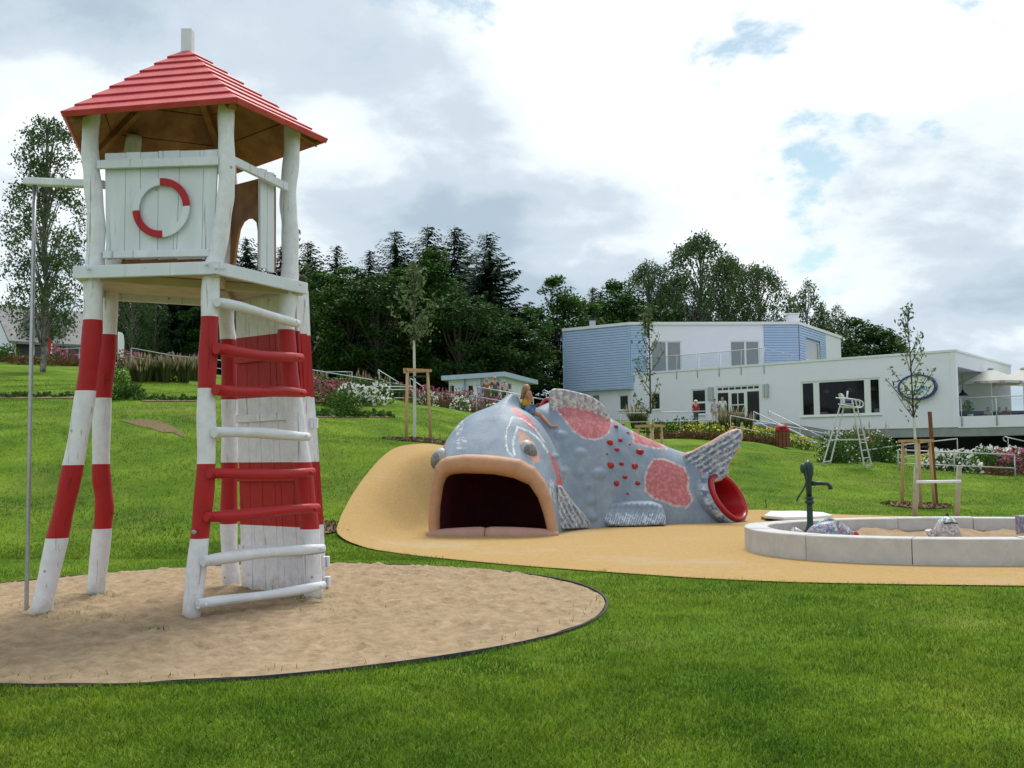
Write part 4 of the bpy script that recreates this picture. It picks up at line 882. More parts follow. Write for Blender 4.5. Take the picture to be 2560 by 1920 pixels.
def tess_mat(name, cols_, sc=26):
    m = pmat(name, (0.3, 0.3, 0.35), rough=0.35, bump=0.0); t = m.node_tree; N = t.nodes; K = t.links.new; co = N.new('ShaderNodeTexCoord')
    vo = N.new('ShaderNodeTexVoronoi'); vo.inputs['Scale'].default_value = sc; K(co.outputs['Object'], vo.inputs['Vector'])
    sp = N.new('ShaderNodeSeparateColor'); K(vo.outputs['Color'], sp.inputs[0]); r = N.new('ShaderNodeValToRGB'); r.color_ramp.interpolation = 'CONSTANT'
    while len(r.color_ramp.elements) < len(cols_): r.color_ramp.elements.new(.5)
    for i, (e, c) in enumerate(zip(r.color_ramp.elements, cols_)): e.position = i/len(cols_); e.color = (*c, 1)
    K(sp.outputs[0], r.inputs['Fac']); v2 = N.new('ShaderNodeTexVoronoi'); v2.feature = 'DISTANCE_TO_EDGE'; v2.inputs['Scale'].default_value = sc; K(co.outputs['Object'], v2.inputs['Vector'])
    r2 = N.new('ShaderNodeValToRGB'); r2.color_ramp.elements[0].position = .02; r2.color_ramp.elements[1].position = .07; K(v2.outputs['Distance'], r2.inputs['Fac'])
    mx = N.new('ShaderNodeMixRGB'); K(r2.outputs[0], mx.inputs['Fac']); mx.inputs['Color1'].default_value = (.35, .34, .33, 1); K(r.outputs[0], mx.inputs['Color2']); K(mx.outputs[0], N['Principled BSDF'].inputs['Base Color'])
    bp = N.new('ShaderNodeBump'); bp.inputs['Strength'].default_value = .6; bp.inputs['Distance'].default_value = .01; K(r2.outputs[0], bp.inputs['Height']); K(bp.outputs[0], N['Principled BSDF'].inputs['Normal']); return m
M['tess_blue'] = tess_mat('blue_red_tesserae', [(.10, .16, .34), (.30, .34, .46), (.28, .12, .14), (.16, .24, .46), (.52, .52, .54), (.34, .18, .20)])
M['tess_pale'] = tess_mat('pale_pink_tesserae', [(.55, .50, .48), (.42, .30, .30), (.62, .58, .56), (.48, .36, .36), (.30, .22, .24)])
M['tess_white'] = tess_mat('white_blue_tesserae', [(.66, .67, .66), (.58, .62, .66), (.20, .28, .36), (.70, .70, .68)], 22)
r, c, Lh, hg = small_fish('mosaic_fish', 'blue and red mosaic fish half buried beside the pump', 2010, 2138, 1299, 15.8, ['tess_blue'])
build('fin', MB().prism([c+(-.06, -.23, .02), c+(.02, -.235, .02), c+(.10, -.20, hg*.95), c+(.02, -.20, hg*.98)], (0, .06, 0)), 'tess_white', r)
build('tail_fin', MB().tube([c+(-Lh*.9, 0, .03), c+(-Lh*1.15, 0, .08), c+(-Lh*1.42, 0, .12)], [.05, .09, .12], 10, flat=.5), 'tess_white', r)
build('mouth', dome(c+(Lh*.96, 0, .03), np.array([1.0, -.3, .1]), .075, .07), 'hold', r)
build('dorsal_fin', MB().prism([c+(-.16, -.02, hg*.85), c+(.12, -.02, hg*.9), c+(.06, -.02, hg*1.06), c+(-.06, -.02, hg*1.08)], (0, .05, 0)), 'tess_white', r)
r, c, Lh, hg = small_fish('mosaic_fish', 'pale pink mosaic fish with white head rising from the sandbox sand', 2330, 2402, 1293, 15.5, ['tess_pale'])
build('head', dome(c+(0, -.02, hg*.55), np.array([.05, -.1, 1.0]), .145, .16, up=(0, 1, 0)), 'tess_white', r)
build('mouth', MB().tube([c+(x, -.17+.4*x*x, hg*.78-abs(x)*.12) for x in np.linspace(-.1, .1, 7)], .012, 6), 'joint', r)
build('tail_fin', MB().tube([c+(-Lh*.8, -.05, .02), c+(-Lh*1.2, -.05, .05), c+(-Lh*1.35, -.05, .13)], [.05, .07, .085], 10, flat=.5), 'tess_white', r)
build('fin', MB().prism([c+(-.02, 0, hg*1.05), c+(.05, 0, hg*1.05), c+(.03, 0, hg*1.22)], (0, .03, 0)), 'joint', r)
# mosaic panel at the end of the ring
mp_ = D(2556, 1297, 17.0); tag(build('mosaic_block', MB().box(mp_-(-.06, 0, .10), (.22, .3, .30)), 'tess_blue', bevel=.01), 'small blue mosaic block set against the rim of the sandbox', 'block')
# white board lying behind the sandbox
q = [G(x, y, .05) for x, y in ((1910, 1298), (1925, 1287), (2000, 1286), (2060, 1290), (2082, 1297), (2040, 1301), (1960, 1303))]
m = MB().prism([p+(0, 0, .02) for p in q], (0, 0, .07)); M['plastic_white'] = pmat('white_plastic', (.75, .76, .76), (.68, .69, .70), 4, .35)
tag(build('white_board', m, 'plastic_white', bevel=.02), 'white plastic board lying on the rubber behind the sandbox', 'board')
qq = G(1922, 1301, .02); tag(build('brown_block', MB().box(qq+(.02, .3, .03), (.16, .35, .07)), 'brown', bevel=.01), 'short brown wooden block under the end of the white board', 'block')
sq = G(1940, 1289, 0); tag(build('black_spike', MB().tube([sq+(0, .9, 0), sq+(-.01, .9, .18), sq+(-.03, .9, .36)], .012, 6), 'rubber_edge'), 'thin black spike standing in the grass edge by the white board', 'spike')
# two posts with a rail
br_ = thing('post_barrier', 'two weathered grey posts joined by a white rail behind the sandbox', 'barrier', G(2337, 1297))
for x, tx, ty in ((2286, 2291, 1166), (2391, 2398, 1164)):
    b = G(x, 1297); t = D(tx, ty, b[1]); build('post', MB().tube([b-(0, 0, .1), b+(t-b)*.4+(.008, 0, 0), t], [.062, .057, .054], 9), 'greywood', br_)
build('rail', MB().tube([D(2291, 1205, 18.55), D(2345, 1204, 18.55), D(2402, 1203, 18.55)], .026, 8), 'plastic_white', br_)

# ------------------------------------------------------------------ lifeguard style ladder chair
k5 = lambda x, y: (2000+x/6.144, 940+y/6.144)
def gfoot(x, y, dep):
    q = D(*k5(x, y), dep); q[2] = float(hz(q[0], q[1])); return q
dch = 35.6
F1, F2, F3, F4 = gfoot(345, 1310, dch), gfoot(460, 1300, dch+.5), gfoot(990, 1390, dch-.5), gfoot(1105, 1380, dch)
T1, T2, T3, T4 = D(*k5(640, 380), dch), D(*k5(692, 400), dch+.5), D(*k5(800, 372), dch-.5), D(*k5(852, 372), dch)
ch = thing('ladder_chair', 'tall aluminium ladder chair with looped armrests standing on the grass bank', 'high chair', (F1+F4)/2)
for a, b in ((F1, T1), (F2, T2), (F3, T3), (F4, T4)):
    o = build('leg', MB().beam(a+(0, 0, .02), b, .055, .04), 'alu', ch, bevel=.005); build('rubber_foot', MB().box(a+(0, 0, .06), (.09, .07, .13)), 'greywood', o)
for i in range(8):
    t = .04+i*.112; build('rung', MB().beam(F3+(T3-F3)*t, F4+(T4-F4)*t, .045, .025), 'alu', ch)
build('stretcher', MB().beam(F1+(T1-F1)*.06, F2+(T2-F2)*.06, .03, .03), 'alu', ch)
for a, ta_, b, tb in ((F1, T1, F3, T3), (F2, T2, F4, T4)): build('side_brace', MB().beam(a+(ta_-a)*.40, b+(tb-b)*.42, .03, .035), 'alu', ch)
pc = (T1+T2+T3+T4)/4
build('seat', MB().prism([(T1+(F1-T1)*.10), (T3+(F3-T3)*.12), (T4+(F4-T4)*.12), (T2+(F2-T2)*.10)], (0, 0, .04)), 'alu', ch)
sb = D(*k5(690, 420), dch+.2); sz_ = sb[2]
M['navy'] = pmat('navy_plastic', (.02, .03, .09), rough=.4)
build('seat_shell', MB().box(sb+(.1, 0, -.02), (.32, .4, .05)), 'plastic_white', ch, bevel=.02)
bk = [D(*k5(x, y), dch+.2) for x, y in ((690, 400), (678, 350), (660, 300), (625, 262))]
bkp = [D(*k5(x, y), dch-.02) for x, y in ((660, 425), (650, 350), (618, 268), (640, 264), (672, 290), (688, 330), (700, 425))]
build('backrest', MB().prism(bkp, (.05, .42, 0)), 'plastic_white', ch, bevel=.02)
build('seat_pad', MB().box(D(*k5(752, 395), dch), (.22, .3, .10)), 'navy', ch, bevel=.02)
for dz, dd_ in ((0, dch-.42), (.0, dch+.45)):
    ox = 0 if dd_ < dch else -52
    pts = [D(*k5(x+ox, y+(0 if dd_ < dch else -8)), dd_) for x, y in ((600, 345), (720, 348), (860, 365), (940, 385), (972, 420), (960, 470), (910, 487), (850, 480), (720, 455), (640, 440))]
    build('armrest', MB().tube(smooth_path(pts, 4), .024, 8), 'alu', ch)
build('flag_pole', MB().tube([D(*k5(720, 350), dch+.3), D(*k5(732, 232), dch+.3)], .03, 8), 'plastic_white', ch)

# ------------------------------------------------------------------ litter bins
def bin_(px, dep, label, h=.86):
    b = on_ground(px, dep); r = thing('litter_bin', label, 'bin', b, 'slatted litter bins')
    M.setdefault('slat', pmat('red_brown_slat', (.20, .075, .035), (.15, .055, .025), 8, .7))
    for i in range(12):
        t = 2*math.pi*i/12; build('slat', MB().box(b+(.30*math.cos(t), .30*math.sin(t), .36), (.03, .13, .68), ((math.cos(t), math.sin(t), 0), (-math.sin(t), math.cos(t), 0), (0, 0, 1))), 'slat', r)
    build('liner', MB().lathe(b, [(.26, .03), (.26, .70)], 16), 'joint', r)
    build('lid', MB().lathe(b, [(.30, .70), (.31, .76), (.29, .88), (.20, .98), (.06, 1.02)], 16), 'red', r)
    build('opening', MB().box(b+(-.05, -.27, .84), (.26, .06, .11)), 'joint', r)
bin_(1957, 45.5, 'slatted brown litter bin with red domed lid beside yellow flowers')
bin_(2168, 48.0, 'red topped litter bin hidden behind the ladder chair')
# ------------------------------------------------------------------ white and blue building
class Face:
    """vertical wall plane given by two photo points with depths"""
    def __init__(s, p0, p1):
        s.A = np.asarray(p0, float)[:2]; b = np.asarray(p1, float)[:2]; s.len = np.linalg.norm(b-s.A); s.u = (b-s.A)/s.len
        s.n = np.array([s.u[1], -s.u[0]]);
        if s.n@(CAM[:2]-s.A) < 0: s.n = -s.n
    def tz(s, px, py):
        r = ray(px, py); t = ((s.A-CAM[:2])@s.n)/(r[:2]@s.n); q = CAM+r*t; return (q[:2]-s.A)@s.u, q[2]
    def pt(s, t, z, o=0.0): q = s.A+s.u*t+s.n*o; return np.array([q[0], q[1], z])
    def rect(s, x0, y0, x1, y1):
        a = s.tz(x0, y0); b = s.tz(x1, y1); return (min(a[0], b[0]), max(a[0], b[0]), min(a[1], b[1]), max(a[1], b[1]))
def wall(F, t0, t1, z0, z1, holes, mat, parent, name='wall', rev=.14, z1b=None):
    ts = sorted({t0, t1, *[h[0] for h in holes], *[h[1] for h in holes]}); zs_ = sorted({z0, z1, *[h[2] for h in holes], *[h[3] for h in holes]}); m = MB()
    for a, b in zip(ts[:-1], ts[1:]):
        for c, d in zip(zs_[:-1], zs_[1:]):
            if any(h[0]-1e-6 <= a and b <= h[1]+1e-6 and h[2]-1e-6 <= c and d <= h[3]+1e-6 for h in holes): continue
            m.add([F.pt(a, c), F.pt(b, c), F.pt(b, d), F.pt(a, d)], [(0, 1, 2, 3)])
    for h in holes:
        a, b, c, d = h; fr = [(a, c), (b, c), (b, d), (a, d)]
        for i in range(4):
            p, q = fr[i], fr[(i+1) % 4]; m.add([F.pt(*p), F.pt(*q), F.pt(*q, -rev), F.pt(*p, -rev)], [(0, 1, 2, 3)])
    m.add([F.pt(t0, z0), F.pt(t0, z1), F.pt(t0, z1, -.3), F.pt(t0, z0, -.3)], [(0, 1, 2, 3)]); m.add([F.pt(t1, z0), F.pt(t1, z1), F.pt(t1, z1, -.3), F.pt(t1, z0, -.3)], [(0, 1, 2, 3)])
    m.add([F.pt(t0, z1), F.pt(t1, z1), F.pt(t1, z1, -.3), F.pt(t0, z1, -.3)], [(0, 1, 2, 3)])
    return build(name, m, mat, parent, recalc=False)
def bars(F, m, t0, t1, z0, z1, o, d):
    a, b = F.pt(t0, z0, o), F.pt(t1, z0, o); n3 = np.array([*F.n, 0])*d
    m.hexa([a-n3, b-n3, b, a, a-n3+(0, 0, z1-z0), b-n3+(0, 0, z1-z0), b+(0, 0, z1-z0), a+(0, 0, z1-z0)])
def window(F, h, parent, vs_=(), hs_=(), glass='glass_dark', fw=.09, name='window', o=-.05, sill=True, mw=None):
    a, b, c, d = h; m = MB(); mw = mw or fw*1.5
    bars(F, m, a, b, c, c+fw, o, .06); bars(F, m, a, b, d-fw, d, o, .06); bars(F, m, a, a+fw, c+fw, d-fw, o, .06); bars(F, m, b-fw, b, c+fw, d-fw, o, .06)
    tx = [a+fw]+[a+(b-a)*v for v in vs_]+[b-fw]; zx = [c+fw]+[c+(d-c)*v for v in hs_]+[d-fw]
    for v in tx[1:-1]: bars(F, m, v-mw/2, v+mw/2, c+fw, d-fw, o-.002, .06)
    for v in zx[1:-1]: bars(F, m, a+fw, b-fw, v-mw/2, v+mw/2, o-.004, .06)
    w = build(name, m, 'winframe', parent)
    for i in range(len(tx)-1):
        for j in range(len(zx)-1):
            p = MB().add([F.pt(tx[i], zx[j], o-.035), F.pt(tx[i+1], zx[j], o-.035), F.pt(tx[i+1], zx[j+1], o-.035), F.pt(tx[i], zx[j+1], o-.035)], [(0, 1, 2, 3)])
            build('pane', p, glass, w)
    if sill:
        s_ = MB(); bars(F, s_, a-.06, b+.06, c-.06, c-.002, .10, .2); build('sill', s_, 'winframe', w)
    return w
M['glass_room'] = glass_mat('room_window_glass', (0.015, 0.016, 0.018), 0.04, .55)
C0 = D(2388, 879, 64.0); C1 = D(1576, 938, 80.8)
bld = thing('pavilion_building', 'white and pale blue two storey restaurant building with glazed balcony and flat roof', 'building', (C0[0], C0[1], 1.5))
FL_ = Face(C0, C1); zt_ = C0[2]; zbf = FL_.tz(2340, 1069)[1]; Lt = FL_.len
big = FL_.rect(2001, 958, 2203, 1037); big = (big[0], big[1], FL_.tz(2100, 1039)[1], FL_.tz(2100, 949)[1])
def hole(F, x0, x1, yt, yb):
    xm = (x0+x1)/2; return (min(F.tz(x0, yt)[0], F.tz(x1, yt)[0]), max(F.tz(x0, yt)[0], F.tz(x1, yt)[0]), F.tz(xm, yb)[1], F.tz(xm, yt)[1])
hd = hole(FL_, 1790, 1899, 964, 1060); h1 = hole(FL_, 1728, 1764, 973, 1037); h3 = hole(FL_, 1625, 1650, 982, 1025)
wall(FL_, 0, Lt, zbf-.0, zt_, [q for q in (big, hd, h1, h3)], 'stucco', bld)
window(FL_, big, bld, (.20, .82) if FL_.tz(2203, 1000)[0] > FL_.tz(2001, 1000)[0] else (.16, .80), (), fw=.12, mw=.42, glass='glass_room')
window(FL_, h1, bld, (), (.48,), mw=.14); window(FL_, h3, bld)
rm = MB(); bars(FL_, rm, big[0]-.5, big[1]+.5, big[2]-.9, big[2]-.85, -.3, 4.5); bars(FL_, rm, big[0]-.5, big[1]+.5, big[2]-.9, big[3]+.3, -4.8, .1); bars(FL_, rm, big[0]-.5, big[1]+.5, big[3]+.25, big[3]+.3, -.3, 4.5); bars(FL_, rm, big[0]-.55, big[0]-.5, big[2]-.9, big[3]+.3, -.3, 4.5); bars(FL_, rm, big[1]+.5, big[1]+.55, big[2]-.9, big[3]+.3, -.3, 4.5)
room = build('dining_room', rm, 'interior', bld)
for i_, (tf, zf2, wd, hh_, mt_) in enumerate(((.10, .10, .55, .40, 'winframe'), (.28, .04, .7, .55, 'greywood'), (.42, .05, .5, .5, 'redshirt_'), (.55, .04, .6, .62, 'greywood'), (.70, .05, .5, .45, 'signblue_'), (.90, .09, .5, .38, 'winframe'))):
    M.setdefault('redshirt_', pmat('dull_red_fabric', (.20, .05, .05))); M.setdefault('signblue_', pmat('dull_blue_fabric', (.06, .09, .20)))
    t_ = big[0]+(big[1]-big[0])*tf; m = MB(); bars(FL_, m, t_-wd/2, t_+wd/2, big[2]-.2, big[2]+hh_, -.9-.25*i_, .4); build('furniture', m, mt_, room)
for tf in (.2, .5, .8):
    t_ = big[0]+(big[1]-big[0])*tf; build('room_lamp', MB().lathe(FL_.pt(t_, big[3]-.75, -1.6), [(.26, 0), (.2, .2), (.05, .28)], 12), 'greywood', room)
# entrance: fanlight with seven panes, two sidelights, glazed door
a, b, c, d = hd; w_ = b-a; zf_ = c+(d-c)*.865
window(FL_, (a, b, zf_, d), bld, tuple(i/7 for i in range(1, 7)), (), fw=.10, mw=.07, name='fanlight', sill=False)
window(FL_, (b-w_*.30, b, c, zf_), bld, (), (), name='sidelight', sill=False); window(FL_, (a, a+w_*.32, c, zf_), bld, (), (), name='sidelight', sill=False)
dr = window(FL_, (a+w_*.32, b-w_*.30, c, zf_), bld, (.5,), (.33, .58), name='door', fw=.16, mw=.07, sill=False)
m = MB(); bars(FL_, m, a+w_*.36, a+w_*.38, c+.95, c+1.2, .02, .05); build('handle', m, 'steel', dr)
for x0, x1, y0, y1 in ((1770, 1784, 968, 1000), (1908, 1922, 960, 992)):
    q = hole(FL_, x0, x1, y0, y1); m = MB(); bars(FL_, m, q[0], q[0]+(q[1]-q[0])*.55, q[2], q[3], .22, .19); lp = build('wall_lamp', m, 'galv', bld)
    m = MB(); bars(FL_, m, q[0]+(q[1]-q[0])*.70, q[1], q[2], q[3], .16, .13); build('lamp_panel', m, 'alu', lp)
m = MB(); bars(FL_, m, -.06, Lt, zt_+.002, zt_+.14, .06, .4); build('roof_edge', m, 'winframe', bld)
# concrete plinth and underside
m = MB(); bars(FL_, m, -6.5, 8.2, FL_.tz(2340, 1092)[1], zbf-.01, -.06, 3.0); build('concrete_beam', m, 'grey_concrete', bld)
m = MB(); zc = FL_.tz(2100, 1092)[1]
m.prism([FL_.pt(8.2, zbf-1.6, .01), FL_.pt(8.2, zbf-.02, .01), FL_.pt(11.5, zbf+.55, .01), FL_.pt(17, zbf+.50, .01), FL_.pt(17, zbf-1.8, .01)], (0.2, .3, 0)); build('ramp_wall', m, 'grey_concrete', bld)
m = MB(); bars(FL_, m, 8.2, Lt, -1.0, zbf, -.02, .3); build('plinth', m, 'grey_concrete', bld)
m = MB(); bars(FL_, m, -14, -8.5, -1, zbf-.4, -1.2, 1.0); build('support_pier', m, 'grey_concrete', bld)
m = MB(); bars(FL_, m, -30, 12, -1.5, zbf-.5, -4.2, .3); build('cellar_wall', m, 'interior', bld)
# right side with the deep opening
C2 = D(2527, 917, 76.0); FR = Face(C0, C2); zo = FR.tz(2396, 917)[1]
zpar = FL_.tz(2400, 1041)[1]
wall(FR, 0, FR.len, zo, zt_, [], 'stucco', bld); wall(FR, 0, .42, zbf, zo, [], 'stucco', bld, 'corner_pier')
m = MB(); bars(FR, m, 0, FR.len+.05, zt_+.003, zt_+.13, .06, .35); build('roof_edge', m, 'winframe', bld)
m = MB(); bars(FR, m, .42, FR.len, zbf, zo+.02, -3.6, .2); bw = build('loggia_back_wall', m, 'stucco', bld)
m = MB(); bars(FR, m, .42, FR.len, zo-.01, zo+.1, -.1, 3.5); build('loggia_ceiling', m, 'stucco', bld)
m = MB(); m.prism([FR.pt(FR.len-.2, zbf, -.05), FR.pt(FR.len-.2, zo, -.05), FR.pt(FR.len-.2, zo, -3.6), FR.pt(FR.len-.2, zbf, -3.6)], (*(FR.u*.2), 0)); build('loggia_end_wall', m, 'stucco', bld)
hw_ = (FR.len*.62, FR.len*.98, zpar+.1, zpar+1.75); gp = hole(FR, 2530, 2556, 978, 1018)
window(FR, hw_, bw, (), (), 'glass_sky', o=-3.52, sill=False)
for x, y in ((2452, 982), (2400, 970)):
    q = FR.pt(FR.tz(x, y)[0]*1.05, 0, -1.2); q[2] = FR.tz(x, y)[1]; lmp = build('pendant_lamp', MB().lathe(q, [(.34, -.12), (.30, -.05), (.10, .12), (.04, .3)], 14), 'navy', bld); build('cord', MB().tube([q+(0, 0, .3), (q[0], q[1], zo)], .012, 6), 'navy', lmp)
# terrace parapet and floor running on to the right
Lz = FL_.tz(2400, 1070)[1]
m = MB(); bars(FL_, m, -14, -.0, Lz, zpar, .0, .22); tp = build('terrace_parapet', m, 'stucco', bld)
m = MB(); m.prism([FL_.pt(0, Lz-.25, -.1), FL_.pt(-14, Lz-.25, -.1), FL_.pt(-14, Lz-.25, -12), FL_.pt(0, Lz-.25, -12)], (0, 0, .9)); build('terrace_floor', m, 'grey_concrete', bld)
zr = FL_.tz(2400, 996)[1]
build('handrail', MB().tube([FL_.pt(-.1, zr, .06), FL_.pt(-14, zr, .06)], .03, 8), 'galv', tp)
for i in range(7):
    t = -.25-2.05*i; build('rail_post', MB().tube([FL_.pt(t, Lz+.1, .05), FL_.pt(t, zr, .05)], .035, 8), 'galv', tp)
    g = MB(); bars(FL_, g, t-1.92, t-.12, zpar+.08, zr-.12, .055, .012); build('glass_panel', g, 'glass_clear', tp)
# upper storey
U1 = D(1573, 812, 80.6); zu = U1[2]
U0 = D(1409, 828, 84.4); U2 = D(1995, 811, 81.4); U3 = D(2101.6, 847, 92.0)
for q in (U0, U2, U3): q[2] = zu
FA, FB, FC = Face(U0, U1), Face(U1, U2), Face(U2, U3)
zub = FB.tz(1700, 935)[1]-1.2
def cladding(F, t0, t1, z0, z1, holes, parent, bh=.20):
    m = MB(); z = z0
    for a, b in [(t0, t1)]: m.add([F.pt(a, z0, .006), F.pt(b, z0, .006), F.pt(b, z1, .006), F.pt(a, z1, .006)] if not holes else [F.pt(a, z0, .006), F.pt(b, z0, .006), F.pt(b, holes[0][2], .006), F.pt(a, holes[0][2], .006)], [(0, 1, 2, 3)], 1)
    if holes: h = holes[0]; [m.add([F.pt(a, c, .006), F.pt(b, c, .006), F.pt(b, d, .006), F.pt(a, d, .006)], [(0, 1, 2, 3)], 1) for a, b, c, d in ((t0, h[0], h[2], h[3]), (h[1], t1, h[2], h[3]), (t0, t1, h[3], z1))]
    while z < z1-.02:
        zz2 = min(z+bh, z1); sp = [(t0, t1)]
        for h in holes:
            if zz2 > h[2] and z < h[3]: sp = [x for a, b in sp for x in ((a, min(b, h[0])), (max(a, h[1]), b)) if x[1]-x[0] > .01]
        for a, b in sp: m.add([F.pt(a, z+.03, .06), F.pt(b, z+.03, .06), F.pt(b, zz2, .05), F.pt(a, zz2, .05), F.pt(a, z+.03, .018), F.pt(b, z+.03, .018), F.pt(b, zz2, .018), F.pt(a, zz2, .018)], [(0, 1, 2, 3), (4, 5, 1, 0), (3, 2, 6, 7)])
        z = zz2
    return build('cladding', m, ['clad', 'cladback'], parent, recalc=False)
zA = FA.tz(1490, 974)[1]
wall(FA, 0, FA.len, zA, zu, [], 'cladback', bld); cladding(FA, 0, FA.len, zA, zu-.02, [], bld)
m = MB(); bars(FA, m, -.06, 0, zA, zu, .08, .1); bars(FA, m, FA.len-.02, FA.len+.06, zA, zu, .08, .1); bars(FA, m, -.06, FA.len+.06, zA-.08, zA, .09, .4); build('corner_trim', m, 'clad', bld)
FAl = Face(FA.pt(0, 0, -.35), FA.pt(FA.len, 0, -.35)); h2 = hole(FAl, 1547, 1571, 987, 1026); h4 = hole(FAl, 1478, 1499, 986, 1026)
wall(FAl, 0, FAl.len, 1.0, zA+.1, [h2, h4], 'stucco', bld); window(FAl, h2, bld); window(FAl, h4, bld, glass='glass_sky')
w1 = hole(FB, 1627, 1703, 853, 931); w2 = hole(FB, 1825, 1898, 848, 917); w2 = (w2[0], w2[1], w1[2], w1[3])
wall(FB, 0, FB.len, zub, zu, [w1, w2], 'stucco', bld)
for q in (w1, w2): window(FB, q, bld, (.52,), (), 'glass_sky', mw=.16)
tb0 = FB.tz(1617, 880)[0]; tb1 = FB.tz(1911, 880)[0]
cladding(FB, .06, tb0, zub, zu-.02, [], bld); cladding(FB, tb1, FB.len, zub, zu-.02, [], bld)
tc0 = FC.tz(2064, 870)[0]; w5 = hole(FC, 2013, 2048, 853, 903)
wall(FC, 0, FC.len, zub, zu, [w5], 'stucco', bld); cladding(FC, .05, tc0, zub, zu-.02, [w5], bld); window(FC, w5, bld, (), (), 'glass_sky', fw=.07, sill=False)
for F in (FA, FB, FC):
    m = MB(); bars(F, m, -.08, F.len+.08, zu-.02+.003*(F is FB), zu+.20+.003*(F is FB), .13, .5); build('roof_edge', m, 'winframe', bld)
m = MB().prism([np.array([*q[:2], zu+.05]) for q in (FA.pt(0, 0, -.1), FA.pt(FA.len, 0, -.1), FC.pt(0, 0, -.1), FC.pt(FC.len, 0, -.1), FC.pt(FC.len, 0, -.1)+np.array([-6, 12, 0]), FA.pt(0, 0, -.1)+np.array([2, 12, 0]))], (0, 0, .04)); build('upper_roof', m, 'grey_concrete', bld)
m = MB().prism([FL_.pt(.1, zt_-.35, -.25), FL_.pt(Lt, zt_-.35, -.25), FL_.pt(Lt, zt_-.35, -14), FR.pt(FR.len, zt_-.35, -.2)], (0, 0, .12)); build('lower_roof', m, 'grey_concrete', bld)
# balcony rail with glass
def zrail(px, py): return FL_.tz(px, py)
pr = [FL_.pt(*FL_.tz(x, y), -.1) for x, y in ((1585, 897), (1691, 888), (1743, 884), (1797, 879.5), (1852, 875), (1909, 870.5))]; zr2 = pr[3][2]
for q in pr: q[2] = zr2
end = D(1993, 888, 79.5); end[2] = zr2-.03; pr.append(end)
br2 = build('balcony_rail', MB().tube(pr, .032, 8), 'galv', bld)
for i, q in enumerate(pr[:-1]):
    build('rail_post', MB().tube([np.array([q[0], q[1], zt_-.55])+np.array([*FL_.n, 0])*.14, np.array([q[0], q[1], zt_+.1])+np.array([*FL_.n, 0])*.14, q], .028, 8), 'galv', br2)
    a, b = q, pr[i+1]; d = (b-a)/np.linalg.norm(b-a)
    build('glass_panel', MB().prism([a+d*.15-(0, 0, zr2-zt_-.18), b-d*.15-(0, 0, zr2-zt_-.18), b-d*.15-(0, 0, .06), a+d*.15-(0, 0, .06)], (.003, .012, 0)), 'glass_clear', br2)
# chimneys
c = D(1481, 815, 86.5); k = build('chimney', MB().box((c[0], c[1], zu+.55), (.5, .5, 1.1)), 'galv', bld); build('chimney_cap', MB().box((c[0], c[1], zu+1.2), (.72, .72, .12)), 'navy', k)
c = D(1981, 800, 84.0); k = build('chimney', MB().box((c[0], c[1], zu+.55), (.82, .82, 1.1)), 'stucco', bld); build('chimney_cap', MB().box((c[0], c[1], zu+1.14), (1.02, 1.02, .09)), 'winframe', k)
build('flue', MB().lathe((c[0], c[1], zu+1.18), [(.14, 0), (.14, .16)], 12), 'slat', k)
# oval sign with a blue rim and a pale blue wave
oc = FL_.tz(2296, 968); ow = abs(FL_.tz(2245, 968)[0]-FL_.tz(2341, 968)[0])/2; oh = abs(FL_.tz(2296, 937)[1]-FL_.tz(2296, 1001)[1])/2
sg = thing('oval_sign', 'oval white sign with dark blue rim on the white facade behind the young tree', 'sign', FL_.pt(oc[0], oc[1]-oh, .02))
el = lambda k, o, n=48: [FL_.pt(oc[0]+ow*k*math.cos(t), oc[1]+oh*(k if k == 1 else k-.03)*math.sin(t), o) for t in np.linspace(0, 2*math.pi, n, endpoint=False)]
M['signblue'] = pmat('sign_blue', (.03, .05, .20), rough=.4); M['wave'] = pmat('wave_blue', (.15, .42, .72), rough=.4)
m = MB(); n = 48; v = el(1, .02)+el(1, .32)+el(.9, .32)+el(.9, .28)
m.add(v, [(i*n+j, i*n+(j+1) % n, (i+1)*n+(j+1) % n, (i+1)*n+j) for i in range(3) for j in range(n)]); build('rim', m, 'signblue', sg)
build('panel', MB().add(el(.93, .26), [tuple(range(48))]), 'winframe', sg)
for dz, c0, c1, nm in ((-.32, -.05, .62, 'wave'), (-.42, -.25, .3, 'wave')):
    pts = [(x, dz+.10*math.sin((x-c0)*6)) for x in np.linspace(c0, c1, 10)]
    m = MB().prism([FL_.pt(oc[0]-ow*x, oc[1]+oh*y, .27) for x, y in pts]+[FL_.pt(oc[0]-ow*x, oc[1]+oh*(y+.13), .27) for x, y in pts[::-1]], (*(FL_.n*.012), 0)); build('wave', m, nm, sg)

